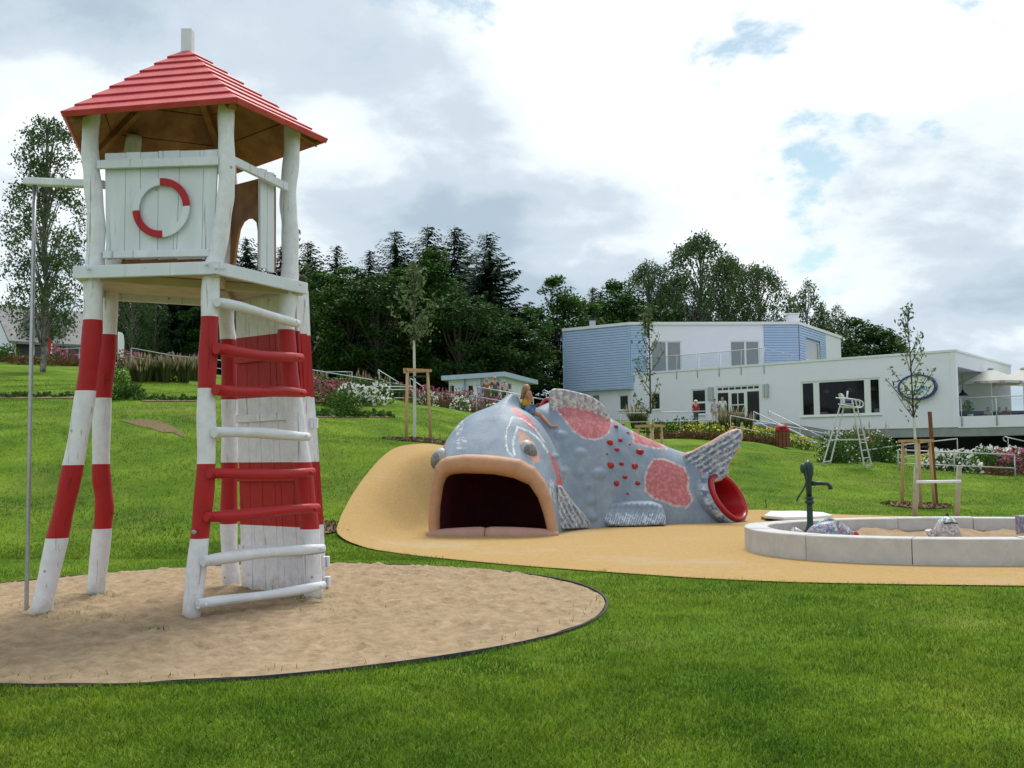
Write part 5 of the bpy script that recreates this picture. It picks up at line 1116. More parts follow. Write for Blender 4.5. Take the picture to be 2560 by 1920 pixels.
# ------------------------------------------------------------------ terrace: parasols, plant, furniture
M['canvas'] = pmat('cream_canvas', (.66, .65, .60), (.60, .59, .54), 3, .8, trans=.25)
def parasol(px, dep, label):
    b = D(px, 1040, dep); b[2] = zpar-.35; r = thing('parasol', label, 'parasol', b, 'cream parasols on the terrace'); ztop = D(px, 922, dep)[2]; zed = D(px, 956, dep)[2]; R_ = 2.15
    build('pole', MB().tube([b, (b[0], b[1], ztop-.05)], .035, 10), 'winframe', r)
    ed = [np.array([b[0]+R_*math.cos(t), b[1]+R_*math.sin(t), zed]) for t in np.arange(8)*math.pi/4+.3]; tp_ = np.array([b[0], b[1], ztop]); m = MB()
    for i in range(8):
        p, q = ed[i], ed[(i+1) % 8]; mid = (p+q)/2*.97+tp_*.03; m.add([p, mid, q, tp_, mid-(0, 0, .0), p-(0, 0, .16), mid-(0, 0, .14), q-(0, 0, .16)], [(0, 1, 3), (1, 2, 3), (0, 5, 6, 1), (1, 6, 7, 2)])
    cn = build('canopy', m, 'canvas', r, recalc=False); build('cap', MB().lathe(tp_-(0, 0, .03), [(.22, 0), (.12, .12), (.03, .18)], 10), 'canvas', cn)
    for i in range(8): build('rib', MB().tube([tp_-(0, 0, .12), ed[i]-(0, 0, .05)], .014, 5), 'winframe', r)
    # thin row of small red marks printed on the valance facing the lawn
    for i in range(8):
        p, q = ed[i], ed[(i+1) % 8]; d = (q-p)/np.linalg.norm(q-p); mid = (p+q)/2
        if mid[1] < b[1]-.8:
            m = MB(); nn_ = np.array([mid[0]-b[0], mid[1]-b[1], 0]); nn_ /= np.linalg.norm(nn_)
            for k in range(9): m.box(mid*.97+tp_*.03+d*(k-4)*.09+nn_*.012-(0, 0, .08), (.055, .004, .06+.03*(k % 3 == 0)), (d, nn_, (0, 0, 1)))
            build('print', m, 'red', cn)
parasol(2481, 69.0, 'cream parasol over the terrace corner beside the building')
parasol(2562, 70.5, 'cream parasol at the far end of the terrace')
q = D(2426, 1043, 66.6); q[2] = zpar+.02
M['paleblue'] = pmat('pale_blue_glaze', (.55, .66, .70), rough=.4)
pt_ = thing('potted_plant', 'pale blue flower pot with bushy green plant on the terrace parapet', 'potted plant', q)
build('pot', MB().lathe(q, [(.13, -.15), (.19, .18), (.2, .2)], 14), 'paleblue', pt_)
v, f = leafcloud(q+(0, .3, .62)+rvec(260)*RNG.random((260, 1))**.4*np.array([.36, .3, .5]), .17, RNG); npmesh('foliage', v, f, 'shrub', pt_, org=q)
for x, dp, lb in ((2440, 70.5, 'dark sofa bench at the left end of the terrace'), (2506, 71.5, 'dark sofa bench on the terrace behind the parasol pole'), (2550, 70.5, 'dark sofa bench at the open end of the terrace')):
    q = D(x, 1040, dp); q[2] = zpar-.35; s_ = thing('sofa', lb, 'sofa', q, 'dark terrace sofas')
    build('seat', MB().box(q+(0, 0, .25), (1.9, .8, .4)), 'navy', s_, bevel=.04); build('backrest', MB().box(q+(0, .4, .55), (1.9, .2, .75)), 'navy', s_, bevel=.04)

# ------------------------------------------------------------------ low pavilion with flat roof
S0 = D(1262, 929, 66.0); zS = S0[2]; S1 = D(1103, 940, 69.0); S2 = D(1345, 951, 74.0)
shed = thing('flat_roofed_pavilion', 'low white pavilion with pale blue flat roof edge in front of the dark trees', 'pavilion', (S0[0], S0[1], 3.5))
e1 = (S1-S0)[:2]; e1 /= np.linalg.norm(e1); e2 = (S2-S0)[:2]; e2 /= np.linalg.norm(e2)
q0 = S0[:2]; q1 = S1[:2]; q2 = S2[:2]; q3 = q1+q2-q0
M['fascia'] = pmat('pale_blue_fascia', (.44, .52, .66), (.40, .48, .62), 2, .5)
build('roof', MB().prism([np.array([*q, zS-.30]) for q in (q0, q1, q3, q2)], (0, 0, .30)), 'fascia', shed)
ins = lambda q: np.array(q)
w0 = q0+e1*.5+e2*.5; w1_ = q1-e1*.6+e2*.5; w2_ = q2+e1*.5-e2*1.2
Fs, Fr_ = Face(w0, w1_), Face(w0, w2_)
hs = [hole(Fs, x0, x1, 962, 985) for x0, x1 in ((1122, 1136), (1168, 1183), (1191, 1207))]+[hole(Fs, 1241, 1258, 956, 985)]; zs0 = min(h[2] for h in hs); hs = [(h[0], h[1], zs0, h[3]) for h in hs]
wall(Fs, 0, Fs.len, 2.0, zS-.3, hs, 'stucco', shed)
for h in hs: window(Fs, h, shed, fw=.06)
hr = [hole(Fr_, 1268, 1280, 957, 975)]; wall(Fr_, 0, Fr_.len, 2.0, zS-.3, hr, 'stucco', shed); window(Fr_, hr[0], shed, fw=.06)
for t in (.02, .35, .68): m = MB(); bars(Fs, m, Fs.len*t, Fs.len*t+.16, 2.5, zS-.3, .3, .16); build('column', m, 'fascia', shed)

# ------------------------------------------------------------------ farmhouses on the left
def house(px0, py0, dep, L_, W_, hw, hr_, yaw, label, dorm=None, zoff=0.0):
    b = on_ground(px0, dep); b[2] += zoff; o = b.copy(); r = thing('farmhouse', label, 'house', o); ca, sa = math.cos(yaw), math.sin(yaw)
    ex = np.array([ca, sa, 0]); ey = np.array([-sa, ca, 0]); ez = np.array([0, 0, 1.0]); w = lambda x, y, z: o+ex*x+ey*y+ez*z
    M.setdefault('slate', pmat('grey_slate', (.15, .15, .155), (.22, .22, .22), 1.3, .7, .5, 14, detail=8)); M.setdefault('darkboard', pmat('dark_boards', (.055, .05, .055), (.08, .07, .07), 3, .8))
    build('gable_wall', MB().prism([w(0, 0, -1), w(0, W_, -1), w(0, W_, hw), w(0, W_/2, hw+hr_), w(0, 0, hw)], ex*.3), 'stucco', r)
    build('front_wall', MB().prism([w(.3, 0, -1), w(L_, 0, -1), w(L_, 0, hw), w(.3, 0, hw)], ey*.3), 'darkboard', r)
    build('rear_gable', MB().prism([w(L_, 0, -1), w(L_, W_, -1), w(L_, W_, hw), w(L_, W_/2, hw+hr_), w(L_, 0, hw)], ex*.3), 'darkboard', r)
    sl = hr_/(W_/2); ov = .6
    rf = build('roof', MB().prism([w(-.4, -ov, hw-ov*sl), w(L_+.6, -ov, hw-ov*sl), w(L_+.6, W_/2, hw+hr_), w(-.4, W_/2, hw+hr_)], (0, 0, .22)).prism([w(-.4, W_+ov, hw-ov*sl), w(L_+.6, W_+ov, hw-ov*sl), w(L_+.6, W_/2, hw+hr_+.005), w(-.4, W_/2, hw+hr_+.005)], (0, 0, .22)), 'slate', r)
    if dorm:
        x0, x1 = dorm; build('dormer', MB().prism([w(x0, .6, hw+.4), w(x1, .6, hw+.4), w(x1, .6, hw+2.4), w(x0, .6, hw+2.4)], ey*3.4), 'slate', rf); build('dormer_window', MB().prism([w(x0+.2, .57, hw+.6), w(x1-.2, .57, hw+.6), w(x1-.2, .57, hw+2.1), w(x0+.2, .57, hw+2.1)], -ey*.03), 'glass_sky', rf)
    for x in np.arange(1.6, L_-1.5, 2.6): 
        wd = build('window', MB().prism([w(x, -.03, .7), w(x+1.1, -.03, .7), w(x+1.1, -.03, 2.0), w(x, -.03, 2.0)], -ey*.05), 'winframe', r); build('pane', MB().prism([w(x+.1, -.085, .8), w(x+1., -.085, .8), w(x+1., -.085, 1.9), w(x+.1, -.085, 1.9)], -ey*.01), 'glass_dark', wd)
    return r
house(24, 876, 84, 6.5, 9.0, 2.2, 3.1, RAD(40), 'grey slate roofed farmhouse with white gable wall and dormer behind the birch', (1.6, 4.4), -1.0)
house(385, 880, 92, 5.0, 8, .8, 3.0, RAD(-35), 'small slate roofed house half hidden by the trees behind the tower')
# ------------------------------------------------------------------ trees
def trunk_mesh(name, pts, rads, limbs, mat):
    m = MB().tube(pts, rads, 10)
    for p, r in limbs: m.tube(p, r, 6)
    me = bpy.data.meshes.new(name); me.from_pydata(m.v, [], m.f); me.polygons.foreach_set('use_smooth', [True]*len(me.polygons)); me.materials.append(M[mat]); return me
def spruce(seed, H=18.0, R_=3.3, bare=0.08, fork=0.0):
    r = np.random.default_rng(seed); c = []; a = []; b = []; z = H*bare
    while z < H*.985:
        k = 1-z/H; Lb = R_/3.3*.86*(H*k)**.66+.12; nb = int(4+5*k); ph0 = r.uniform(0, 6.28); drop = .32*k+.05
        for i in range(nb):
            ph = ph0+6.283*i/nb+r.normal()*.25; l = Lb*r.uniform(.62, 1.18); u = np.array([math.cos(ph), math.sin(ph), 0]); s = np.array([-u[1], u[0], 0]); n = max(4, int(l*4.2))
            for t in np.linspace(.12, 1, n):
                p = u*l*t+np.array([0, 0, z-drop*l*t+.22*l*t**3+r.normal()*.06]); w = (.22+.46*l*.3*(1-t*.55))
                for sg in (-1, 1):
                    c.append(p+s*sg*w*.45+np.array([0, 0, -.05])); a.append((s*sg*.75+u*.75+np.array([0, 0, -.35]))*w*.62*r.uniform(.8, 1.3)); b.append(np.cross(a[-1], (0, 0, 1.0))*.42+np.array([0, 0, .04]))
                if r.random() < .85*min(1, k*2.5): c.append(p-np.array([0, 0, .06+.14*k])); a.append(np.array([u[0]*.12, u[1]*.12, -.10-.26*k])); b.append((s*.10+u*.05))
        z += .24+.24*k
    c, a, b = map(np.array, (c, a, b)); v, f = diamonds(c, a, b)
    top = np.array([[0, 0, H*.93]])
    return npmesh('crown', v, f, 'spruce', link=False), trunk_mesh('trunk', [(0, 0, -.6), (0, 0, H*.4), (0, 0, H)], [.26, .16, .015], [], 'bark')
def broad(seed, H=13.0, rx=4.0, z0=.18, ncl=80, mat='decid', leaf=.34, per=120, cone=0.0):
    r = np.random.default_rng(seed); cs = []; limbs = []
    for i in range(ncl):
        t = r.uniform(0, 1); z = H*(z0+(1-z0)*t); w = rx*(math.sin(math.pi*min(1, (t*.86+.14)))**.55)*(1-cone*t); ph = r.uniform(0, 6.283); d = w*r.uniform(.35, 1.0)**.6
        p = np.array([d*math.cos(ph), d*math.sin(ph), min(z, H-.4)]); cs.append((p, r.uniform(.65, 1.25)*(1.05 if t < .8 else .75)))
        if i % 4 == 0: limbs.append(([(0, 0, z*.45), p*np.array([.5, .5, .0])+np.array([0, 0, z*.72]), p*np.array([.85, .85, 1])], [.10, .06, .02]))
    c = np.vstack([p+rvec(int(per*s), r)*(r.random((int(per*s), 1))**.45)*s*np.array([1.15, 1.15, .72]) for p, s in cs])
    n = len(c); a = rvec(n, r); a[:, 2] = a[:, 2]*.5-.25; a /= np.linalg.norm(a, axis=1)[:, None]; bb = np.cross(a, rvec(n, r)*.6+np.array([0, 0, 1.0])); bb /= np.linalg.norm(bb, axis=1)[:, None]
    s = leaf*r.uniform(.6, 1.3, n)[:, None]; v, f = diamonds(c, a*s*.5, bb*s*.36)
    return npmesh('crown', v, f, mat, link=False), trunk_mesh('trunk', [(0, 0, -.6), (.1, 0, H*.35), (0, .1, H*.8)], [.30, .2, .05], limbs, 'bark')
def birch(seed, H=15.0, rx=3.6, z0=.12, nst=250, leaf=.25, per=52, hang=2.6, mat='birch', prof=None, trunk='birchbark', tr=.2):
    r = np.random.default_rng(seed); c = []; limbs = []
    for i in range(nst):
        t = r.uniform(0, 1)**.9; z = H*(z0+(1-z0)*t); w = np.interp(t, *(prof or ([0, .15, .45, .75, .92, 1], [.7, 1, 1, .8, .45, .12])))*rx; ph = r.uniform(0, 6.283); d = w*r.uniform(.15, 1)**.55
        p = np.array([d*math.cos(ph), d*math.sin(ph), z]); hl = hang*r.uniform(.4, 1.1)*(1-.55*t); n = int(per*r.uniform(.5, 1.2)); tt = r.random(n)
        sw = np.array([math.cos(ph), math.sin(ph), 0])*.35
        q = p+np.outer(tt, sw*1.0)*np.sin(tt*2.2)[:, None]+np.outer(-tt**1.25*hl, (0, 0, 1.0))+r.normal(size=(n, 3))*np.array([.16, .16, .12])*(.6+rx/4); c.append(q)
        if i % 3 == 0: limbs.append(([(0, 0, max(z-1.2-d*.9, H*.08)), p*np.array([.55, .55, 0])+np.array([0, 0, z-d*.25]), p], [.055*tr/.2, .03*tr/.2, .012]))
    c = np.vstack(c); v, f = leafcloud(c, leaf, r, .62, .8)
    return npmesh('crown', v, f, mat, link=False), trunk_mesh('trunk', smooth_path([np.array(q) for q in [(0, 0, -.5), (.12, 0, H*.3), (-.05, .1, H*.62), (.03, 0, H)]], 4), list(np.linspace(tr, .02, 13)), limbs, trunk)
def plant_tree(name, meshes, loc, sc, rz, label, group, cat='tree'):
    o = thing(name, label, cat, loc, group); o.rotation_euler = (0, 0, rz); o.scale = (sc if np.isscalar(sc) else sc)if not np.isscalar(sc) else (sc, sc, sc)
    for n, me in zip(('crown', 'trunk'), meshes):
        c = bpy.data.objects.new(n, me); COL.objects.link(c); c.parent = o; c['label'] = ''; del c['label']
    return o
SP = [spruce(1, R_=4.1), spruce(2, R_=3.3), spruce(3, R_=4.7)]
BD = [broad(11), broad(12, H=12, rx=4.4, ncl=85), broad(13, H=14, rx=3.6, cone=.35), broad(14, H=11, rx=4.6, mat='decid2', ncl=90)]
BI_ = [birch(21), birch(22, rx=4.3, nst=320), birch(23, rx=2.6, nst=150)]
def at_top(meshH, px, pytop, dep):
    b = on_ground(px, dep); zt = D(px, pytop, dep)[2]; return b, (zt-b[2])/meshH
G1 = 'spruces rising behind the broadleaf trees'
for i, (px, py, dp, k, lb) in enumerate([(768, 600, 100, 2, 'bushy spruce just right of the striped tower'), (840, 610, 102, 1, 'slim spruce top above the leafy hedge trees'), (923, 622, 103, 1, 'short spruce top standing low between taller spruces'), (988, 572, 102, 0, 'spruce with wide spaced whorls left of the three tallest'),
        (1072, 560, 101, 0, 'tall spruce behind the light green broadleaf crown'), (1140, 562, 100, 0, 'dense tall spruce between two other tall spruces'), (1222, 578, 90, 2, 'broad dark spruce standing in front behind the low pavilion'),
        (1487, 715, 104, 1, 'small spruce behind the chimney of the blue clad wall'), (1507, 724, 106, 1, 'small spruce next to the metal chimney behind the roof'), (610, 590, 96, 2, 'spruce seen through the arched opening of the tower'), (700, 610, 98, 0, 'spruce seen between the tower posts'),
        (350, 640, 97, 0, 'spruce seen below the tower platform near the house roof'), (470, 560, 95, 2, 'dark spruce behind the front tower post'), (540, 600, 97, 0, 'spruce hidden behind the tower ladder'), (300, 690, 100, 1, 'slim spruce seen below the platform beside the left tower leg')]):
    b, s = at_top(18.0, px, py, dp); plant_tree('spruce_tree', SP[k], b, s, i*1.3, lb, G1)
G2 = 'broadleaf trees of the wood'
for i, (px, py, dp, k, lb) in enumerate([(800, 678, 84, 1, 'dark green broadleaf tree right beside the striped tower'), (872, 668, 82, 0, 'broadleaf tree above the yellow flowers and handrail'), (945, 690, 80, 3, 'low dark broadleaf tree behind the staked sapling'), (1010, 668, 83, 1, 'broadleaf tree behind the crown of the staked sapling'),
        (1088, 622, 84, 2, 'tall light green conical broadleaf tree behind the pavilion'), (1150, 735, 79, 3, 'low dark broadleaf tree behind the pavilion roof'), (1270, 800, 82, 3, 'low dark tree at the foot of the broad spruce'), (1330, 770, 86, 0, 'broadleaf tree between the pavilion and the blue wall'),
        (1395, 690, 92, 2, 'rounded bright green broadleaf tree left of the blue wall'), (1440, 745, 96, 1, 'broadleaf tree rising behind the blue wall'), (1550, 700, 99, 2, 'conical green tree behind the flat roof near the chimney'), (1600, 745, 100, 3, 'low broadleaf tree behind the flat roof under the birches'),
        (2140, 800, 100, 3, 'dark broadleaf tree behind the right end of the roof'), (2195, 815, 101, 1, 'dark rounded tree beside the upper storey end wall'), (2240, 850, 103, 0, 'small broadleaf tree at the end of the wood above the low roof'), (760, 720, 88, 0, 'broadleaf tree mostly hidden behind the striped tower'),
        (420, 760, 96, 3, 'dark broadleaf tree around the small slate house'), (520, 740, 92, 1, 'broadleaf tree behind the tower ladder'), (1215, 760, 84, 3, 'dark tree in the shade behind the pavilion corner'), (640, 700, 90, 1, 'broadleaf tree behind the planked shaft of the tower')]):
    b, s = at_top([13, 12, 14, 11][k], px, py, dp); plant_tree('broadleaf_tree', BD[k], b, s if k != 3 else (s*1.15, s*1.15, s), i*2.1, lb, G2)
G3 = 'weeping birches behind the building'
for i, (px, py, dp, k, w, lb) in enumerate([(1632, 655, 104, 1, .9, 'birch left of the tallest birch behind the flat roof'), (1762, 585, 103, 1, 1.0, 'tallest weeping birch behind the flat roofed building'), (1828, 640, 104, 1, .8, 'weeping birch leaning on the tallest birch'), (1905, 660, 105, 1, .95, 'airy birch at the right of the birch group'),
        (1700, 690, 106, 0, 1.1, 'low birch in front of the tallest birch'), (2026, 700, 108, 2, 1.0, 'upright birch behind the white chimney'), (2068, 755, 108, 2, .75, 'thin small birch right of the white chimney'), (2107, 762, 109, 2, .9, 'small round topped birch above the dark tree'), (325, 700, 88, 0, 1.0, 'birch seen below the tower platform'), (385, 720, 90, 2, 1.1, 'airy birch beside the small slate house')]):
    b, s = at_top(15.0, px, py, dp); plant_tree('birch_tree', BI_[k], b, (s*w, s*w, s), i*1.7, lb, G3)
# the big birch on the left lawn
bb_ = T(106, 930); Hb = D(100, 300, bb_[1])[2]-bb_[2]
nb = birch(31, H=Hb, rx=1.85, z0=.17, nst=310, leaf=.15, per=56, hang=1.0, prof=([0, .12, .3, .42, .55, .68, .72, .85, .95, 1], [.5, .95, .95, 1.05, .9, .8, .5, .62, .45, .15]), trunk='birchbark', tr=.15)
plant_tree('birch_tree', nb, bb_, 1, .4, 'tall slim birch growing on the upper lawn behind the sliding pole', 'lawn birch')

# young staked trees
def sapling(seed, H, zc, rx, nleaf, leaf, lean=(0, 0)):
    r = np.random.default_rng(seed); limbs = []; c = []
    for i in range(26):
        t = r.random()**.8; z = zc+(H-zc)*t; w = rx*np.interp(t, [0, .2, .5, .8, 1], [.6, 1, .75, .35, .06]); ph = r.uniform(0, 6.283); tip = np.array([w*math.cos(ph), w*math.sin(ph), z+.18]); st = np.array([0, 0, max(zc-.05, z-.55*w-.2)])
        limbs.append(([st, st*.5+tip*.5+np.array([0, 0, -.05]), tip], [.014, .010, .004])); n = int(nleaf/26)
        u = r.random((n, 1))**.6; c.append(st*(1-u)+tip*u+r.normal(size=(n, 3))*.07*(rx/.6))
    c = np.vstack(c); v, f = leafcloud(c, leaf, r, .5, .25)
    cr = npmesh('crown', v, f, 'young', link=False)
    m = MB().tube([(0, 0, zc-.1), (.01, 0, (zc+H)/2), (0, 0, H)], [.028, .018, .004], 8)
    for p, q in limbs: m.tube(p, q, 5)
    tm = bpy.data.meshes.new('trunk'); tm.from_pydata(m.v, [], m.f); tm.materials.append(M['bark'])
    m = MB().tube([(0, 0, -.2), (.012, 0, zc*.5), (0, 0, zc-.06)], [.05, .04, .032], 10); lm = bpy.data.meshes.new('painted_stem'); lm.from_pydata(m.v, [], m.f); lm.materials.append(M['limewash'])
    return cr, tm, lm
def staked(loc, seed, H, zc, rx, nleaf, leaf, label, slabel, stake_h=2.0, tri=.46, rot=.2, brown=False, tilt=(0, 0)):
    o = thing('young_tree', label, 'young tree', loc, 'young trees on the bank'); o.rotation_euler = (tilt[0], tilt[1], 0)
    for n, me in zip(('crown', 'trunk', 'painted_stem'), sapling(seed, H, zc, rx, nleaf, leaf)):
        c = bpy.data.objects.new(n, me); COL.objects.link(c); c.parent = o
    if slabel is None: return
    s = thing('tree_stakes', slabel, 'tree stakes', loc, 'timber stakes round young trees'); tops = []
    for i in range(3):
        t = rot+i*2.094; q = loc+np.array([tri*1.12*math.cos(t), tri*1.12*math.sin(t), 0]); q[2] = float(hz(q[0], q[1]))-.15; tp = loc+np.array([tri*.9*math.cos(t), tri*.9*math.sin(t), stake_h]); tops.append(tp)
        build('stake', MB().tube([q, (q+tp)/2, tp], .042, 10), 'stakewood', s)
    for i in range(3):
        a, b = tops[i], tops[(i+1) % 3]; d = (b-a)/np.linalg.norm(b-a); build('cross_bar', MB().beam(a-d*.12+(0, 0, -.02+.004*i), b+d*.12+(0, 0, -.02+.004*i), .05, .075), 'stakewood', s)
    build('tie', MB().tube([tops[0]-(0, 0, .17), loc+(0.02, -.03, stake_h-.19), tops[1]-(0, 0, .17)], .03, 6), 'joint', s)
    n = 420; rr = np.sqrt(RNG.random(n))*.85; th_ = RNG.uniform(0, 6.283, n); x = loc[0]+rr*np.cos(th_)*1.15; y = loc[1]+rr*np.sin(th_)*.9; z = hz(x, y)+.05*(1-rr/.85)+RNG.uniform(.0, .035, n)+.01
    v, f = leafcloud(np.column_stack([x, y, z]), .10, RNG, .45); mu = npmesh('mulch', v, f, 'mulch', kind='stuff'); tag(mu, 'dark bark mulch round the foot of the staked tree: '+slabel.split(' round ')[1], 'mulch')
    sh = np.column_stack([loc[0]+.75*np.cos(np.linspace(0, 6.283, 28, endpoint=False)), loc[1]+.62*np.sin(np.linspace(0, 6.283, 28, endpoint=False))])
    sheet('soil', sh, 'mulch', lambda x, y: hz(x, y)+.03, .25)
la = T(1036, 1101); kA = la[1]/FPX
staked(la, 41, (1101-672)*kA, (1101-845)*kA, .72, 640, .15, 'leafy young tree with white painted stem in front of the dark wood', 'three timber stakes round the young tree before the dark wood', (1101-925)*kA, .40, .1)
lc = T(2298, 1266, 22); kC = lc[1]/FPX
staked(lc, 43, (1266-775)*kC, (1266-1040)*kC, .66, 420, .13, 'sparse young tree with white painted stem in front of the oval sign', 'three timber stakes round the young tree before the oval sign', (1266-1102)*kC, .42, .25, tilt=(0, RAD(-1.5)))
lb_ = on_ground(1628, 29.5); kB = lb_[1]/FPX; pyB = P(lb_)[1]
staked(lb_, 42, (pyB-770)*kB, (pyB-1030)*kB, .60, 460, .13, 'slender young tree behind the fish in front of the blue cladding', 'three timber stakes round the young tree behind the fish', max(1.2, (pyB-1064)*kB), .40, .5)
ld = on_ground(742, 18.6); kD = ld[1]/FPX; pyD = P(ld)[1]
staked(ld, 44, (pyD-590)*kD, (pyD-960)*kD, .46, 170, .15, 'young tree half hidden behind the ladder side of the tower', 'three timber stakes round the young tree behind the tower', 1.0, .3, .9)
# extra brown stake leaning at the right hand tree
q0_ = D(2338, 1180, lc[1]+.3); q0_[2] = float(hz(q0_[0], q0_[1])); q1_ = D(2324, 1029, lc[1]+.3)
tag(build('leaning_stake', MB().beam(q0_-(0, 0, .1), q1_, .08, .08), 'slat'), 'tall reddish brown stake leaning beside the staked tree before the oval sign', 'stake')

# ------------------------------------------------------------------ beds: bushes, flowers, grasses
def clump(kind, seed):
    r = np.random.default_rng(seed); out = []
    def dome_pts(n, rx, h, sh=.35): q = rvec(n, r); q[:, 2] = np.abs(q[:, 2]); return q*(r.random((n, 1))**sh)*np.array([rx, rx, h])
    if kind == 'white': out = [('foliage', *leafcloud(dome_pts(330, .62, .8), .13, r), 'shrub'), ('flowers', *leafcloud(dome_pts(95, .66, .9, .08), .15, r, .9), 'fl_white')]
    if kind == 'pink': out = [('foliage', *leafcloud(dome_pts(260, .6, .8), .12, r), 'shrub'), ('flowers', *leafcloud(dome_pts(210, .64, .9, .1), .10, r, .9), 'fl_pink')]
    if kind == 'yellow': out = [('foliage', *leafcloud(dome_pts(300, .55, .6), .13, r, .35, -.6), 'shrub'), ('flowers', *leafcloud(dome_pts(38, .55, .75, .12), .13, r, .85), 'fl_yellow')]
    if kind == 'rust': out = [('foliage', *leafcloud(dome_pts(420, .8, .38), .12, r, .5), 'rust')]
    if kind == 'green': out = [('foliage', *leafcloud(dome_pts(520, .75, 1.0), .17, r, .55, .3), 'shrub')]
    if kind == 'tall': out = [('foliage', *leafcloud(dome_pts(520, .6, 1.3, .5), .15, r, .4, -.5), 'shrub'), ('flowers', *leafcloud(dome_pts(26, .6, 1.4, .15), .10, r, .9), 'fl_white')]
    if kind == 'low': out = [('foliage', *leafcloud(dome_pts(60, .30, .24), .17, r, .6, -.2), 'shrub')]
    if kind == 'grass':
        n = 260; ph = r.uniform(0, 6.283, n); ln = r.uniform(.5, 1.0, n); d = np.column_stack([np.cos(ph), np.sin(ph), 0*ph]); o = d*r.random((n, 1))*.15; s = np.column_stack([-d[:, 1], d[:, 0], 0*ph])*.014
        p1 = o+d*.16*ln[:, None]+np.outer(ln*.62, (0, 0, 1)); p2 = o+d*.48*ln[:, None]+np.outer(ln*1.0, (0, 0, 1)); v = np.stack([o-s, o+s, p1+s, p1-s, p2], 1).reshape(-1, 3); b = np.arange(n)*5
        f = np.vstack([np.stack([b, b+1, b+2, b+3], -1), np.stack([b+3, b+2, b+4, b+4], -1)]); f = np.vstack([np.stack([b, b+1, b+2], -1), np.stack([b, b+2, b+3], -1), np.stack([b+3, b+2, b+4], -1)])
        k = r.random(n) < .14; v2, f2 = diamonds(p2[k]+np.array([0, 0, .06]), d[k]*.05+np.array([0, 0, .16]), np.column_stack([-d[k][:, 1], d[k][:, 0], 0*ph[k]])*.035); out = [('blades', v, f, 'grassy'), ('plumes', v2, f2, 'plume')]
    return [npmesh(n, v, f, m, link=False) for n, v, f, m in out]
CL = {k: [clump(k, 100+i*7+len(k)) for i in range(3)] for k in ('white', 'pink', 'yellow', 'rust', 'green', 'tall', 'low', 'grass')}
NM = {'white': 'white_rose_bush', 'pink': 'pink_flowering_bush', 'yellow': 'yellow_flower_clump', 'rust': 'groundcover_clump', 'green': 'leafy_shrub', 'tall': 'tall_perennial', 'low': 'low_bedding_plant', 'grass': 'ornamental_grass'}
CT = {'white': 'rose bush', 'pink': 'bush', 'yellow': 'flowers', 'rust': 'groundcover', 'green': 'shrub', 'tall': 'perennial', 'low': 'bedding plant', 'grass': 'ornamental grass'}
cnt = [0]
def put(kind, loc, sc, label, group):
    cnt[0] += 1; i = cnt[0]; o = thing(NM[kind], label, CT[kind], loc-np.array([0, 0, .03]), group); o.rotation_euler = (0, 0, i*2.4); s = sc*(.88+.24*((i*37) % 10)/10); o.scale = (s, s, s)
    for me in CL[kind][i % 3]:
        c = bpy.data.objects.new(me.name.split('.')[0], me); COL.objects.link(c); c.parent = o; c['kind'] = 'stuff'
def row(kind, spots, sc, label, group):
    for px, py in spots: put(kind, T(px, py), sc, label, group)
def rowd(kind, spots, sc, label, group):
    for px, dp in spots: put(kind, on_ground(px, dp), sc, label, group)
row('white', [(876, 1009), (900, 1012), (926, 1012), (948, 1008)], .95, 'white rose bush in the bed left of the staked young tree', 'white roses left of the staked tree')
row('white', [(1068, 1014), (1090, 1013), (1113, 1016), (1136, 1014), (1160, 1018), (1184, 1016), (1208, 1020), (1232, 1018), (1258, 1022), (1285, 1022), (1060, 1000), (1150, 1004)], .85, 'white rose bush in the long bed behind the fish head', 'white roses behind the fish head')
row('pink', [(786, 1010), (808, 1012)], 1.05, 'pink flowering bush at the end of the bed beside the tower', 'pink bushes beside the tower')
row('pink', [(838, 990), (862, 988), (995, 996), (1018, 998), (1036, 992)], .95, 'pink flowering bush behind the white roses and handrail', 'pink bushes behind the white roses')
row('green', [(860, 1036)], .8, 'dark leafy shrub on the lawn left of the staked young tree', 'shrubs on the lawn')
row('green', [(842, 1020)], .7, 'smaller leafy shrub just behind the dark shrub on the lawn', 'shrubs on the lawn')
row('low', [(x, 1038+(x % 5)) for x in range(792, 985, 13)], .9, 'low bedding plant in the narrow strip right of the tower', 'bedding plants right of the tower')
row('low', [(x, 991+(x % 4)) for x in range(4, 190, 15)]+[(x, 1000) for x in range(345, 500, 16)], .75, 'low bedding plant in the narrow strip behind the tower legs', 'bedding plants behind the tower')
row('green', [(292, 1000), (318, 998), (335, 999)], .62, 'bright leafy shrub between the two left tower legs and the front post', 'shrubs under the tower')
row('tall', [(278, 955), (300, 957)], .7, 'dark upright shrub seen beside the back tower leg', 'upright shrubs under the tower')
row('grass', [(x, 952+(x*7 % 5)) for x in (338, 352, 366, 380, 396, 412, 428, 446, 462, 480, 498)], 1.0, 'tall ornamental grass in the bed seen under the tower platform', 'grasses under the tower platform')
row('yellow', [(418, 953), (432, 954), (446, 952)], .8, 'yellow flower clump among the grasses under the tower platform', 'yellow flowers under the tower')
rowd('green', [(-8, 60), (14, 61)], 1.0, 'big rounded green shrub at the lawn edge in front of the farmhouse', 'shrubs by the farmhouse')
rowd('rust', [(42, 58), (60, 58), (78, 57), (150, 57), (170, 58), (190, 58)], 1.4, 'rusty brown groundcover at the lawn edge near the birch', 'brown groundcover by the birch')
rowd('pink', [(128, 60), (148, 61), (168, 61), (300, 60), (325, 60), (345, 61)], 1.2, 'pink flowering bush at the top of the lawn behind the birch', 'pink bushes behind the birch')
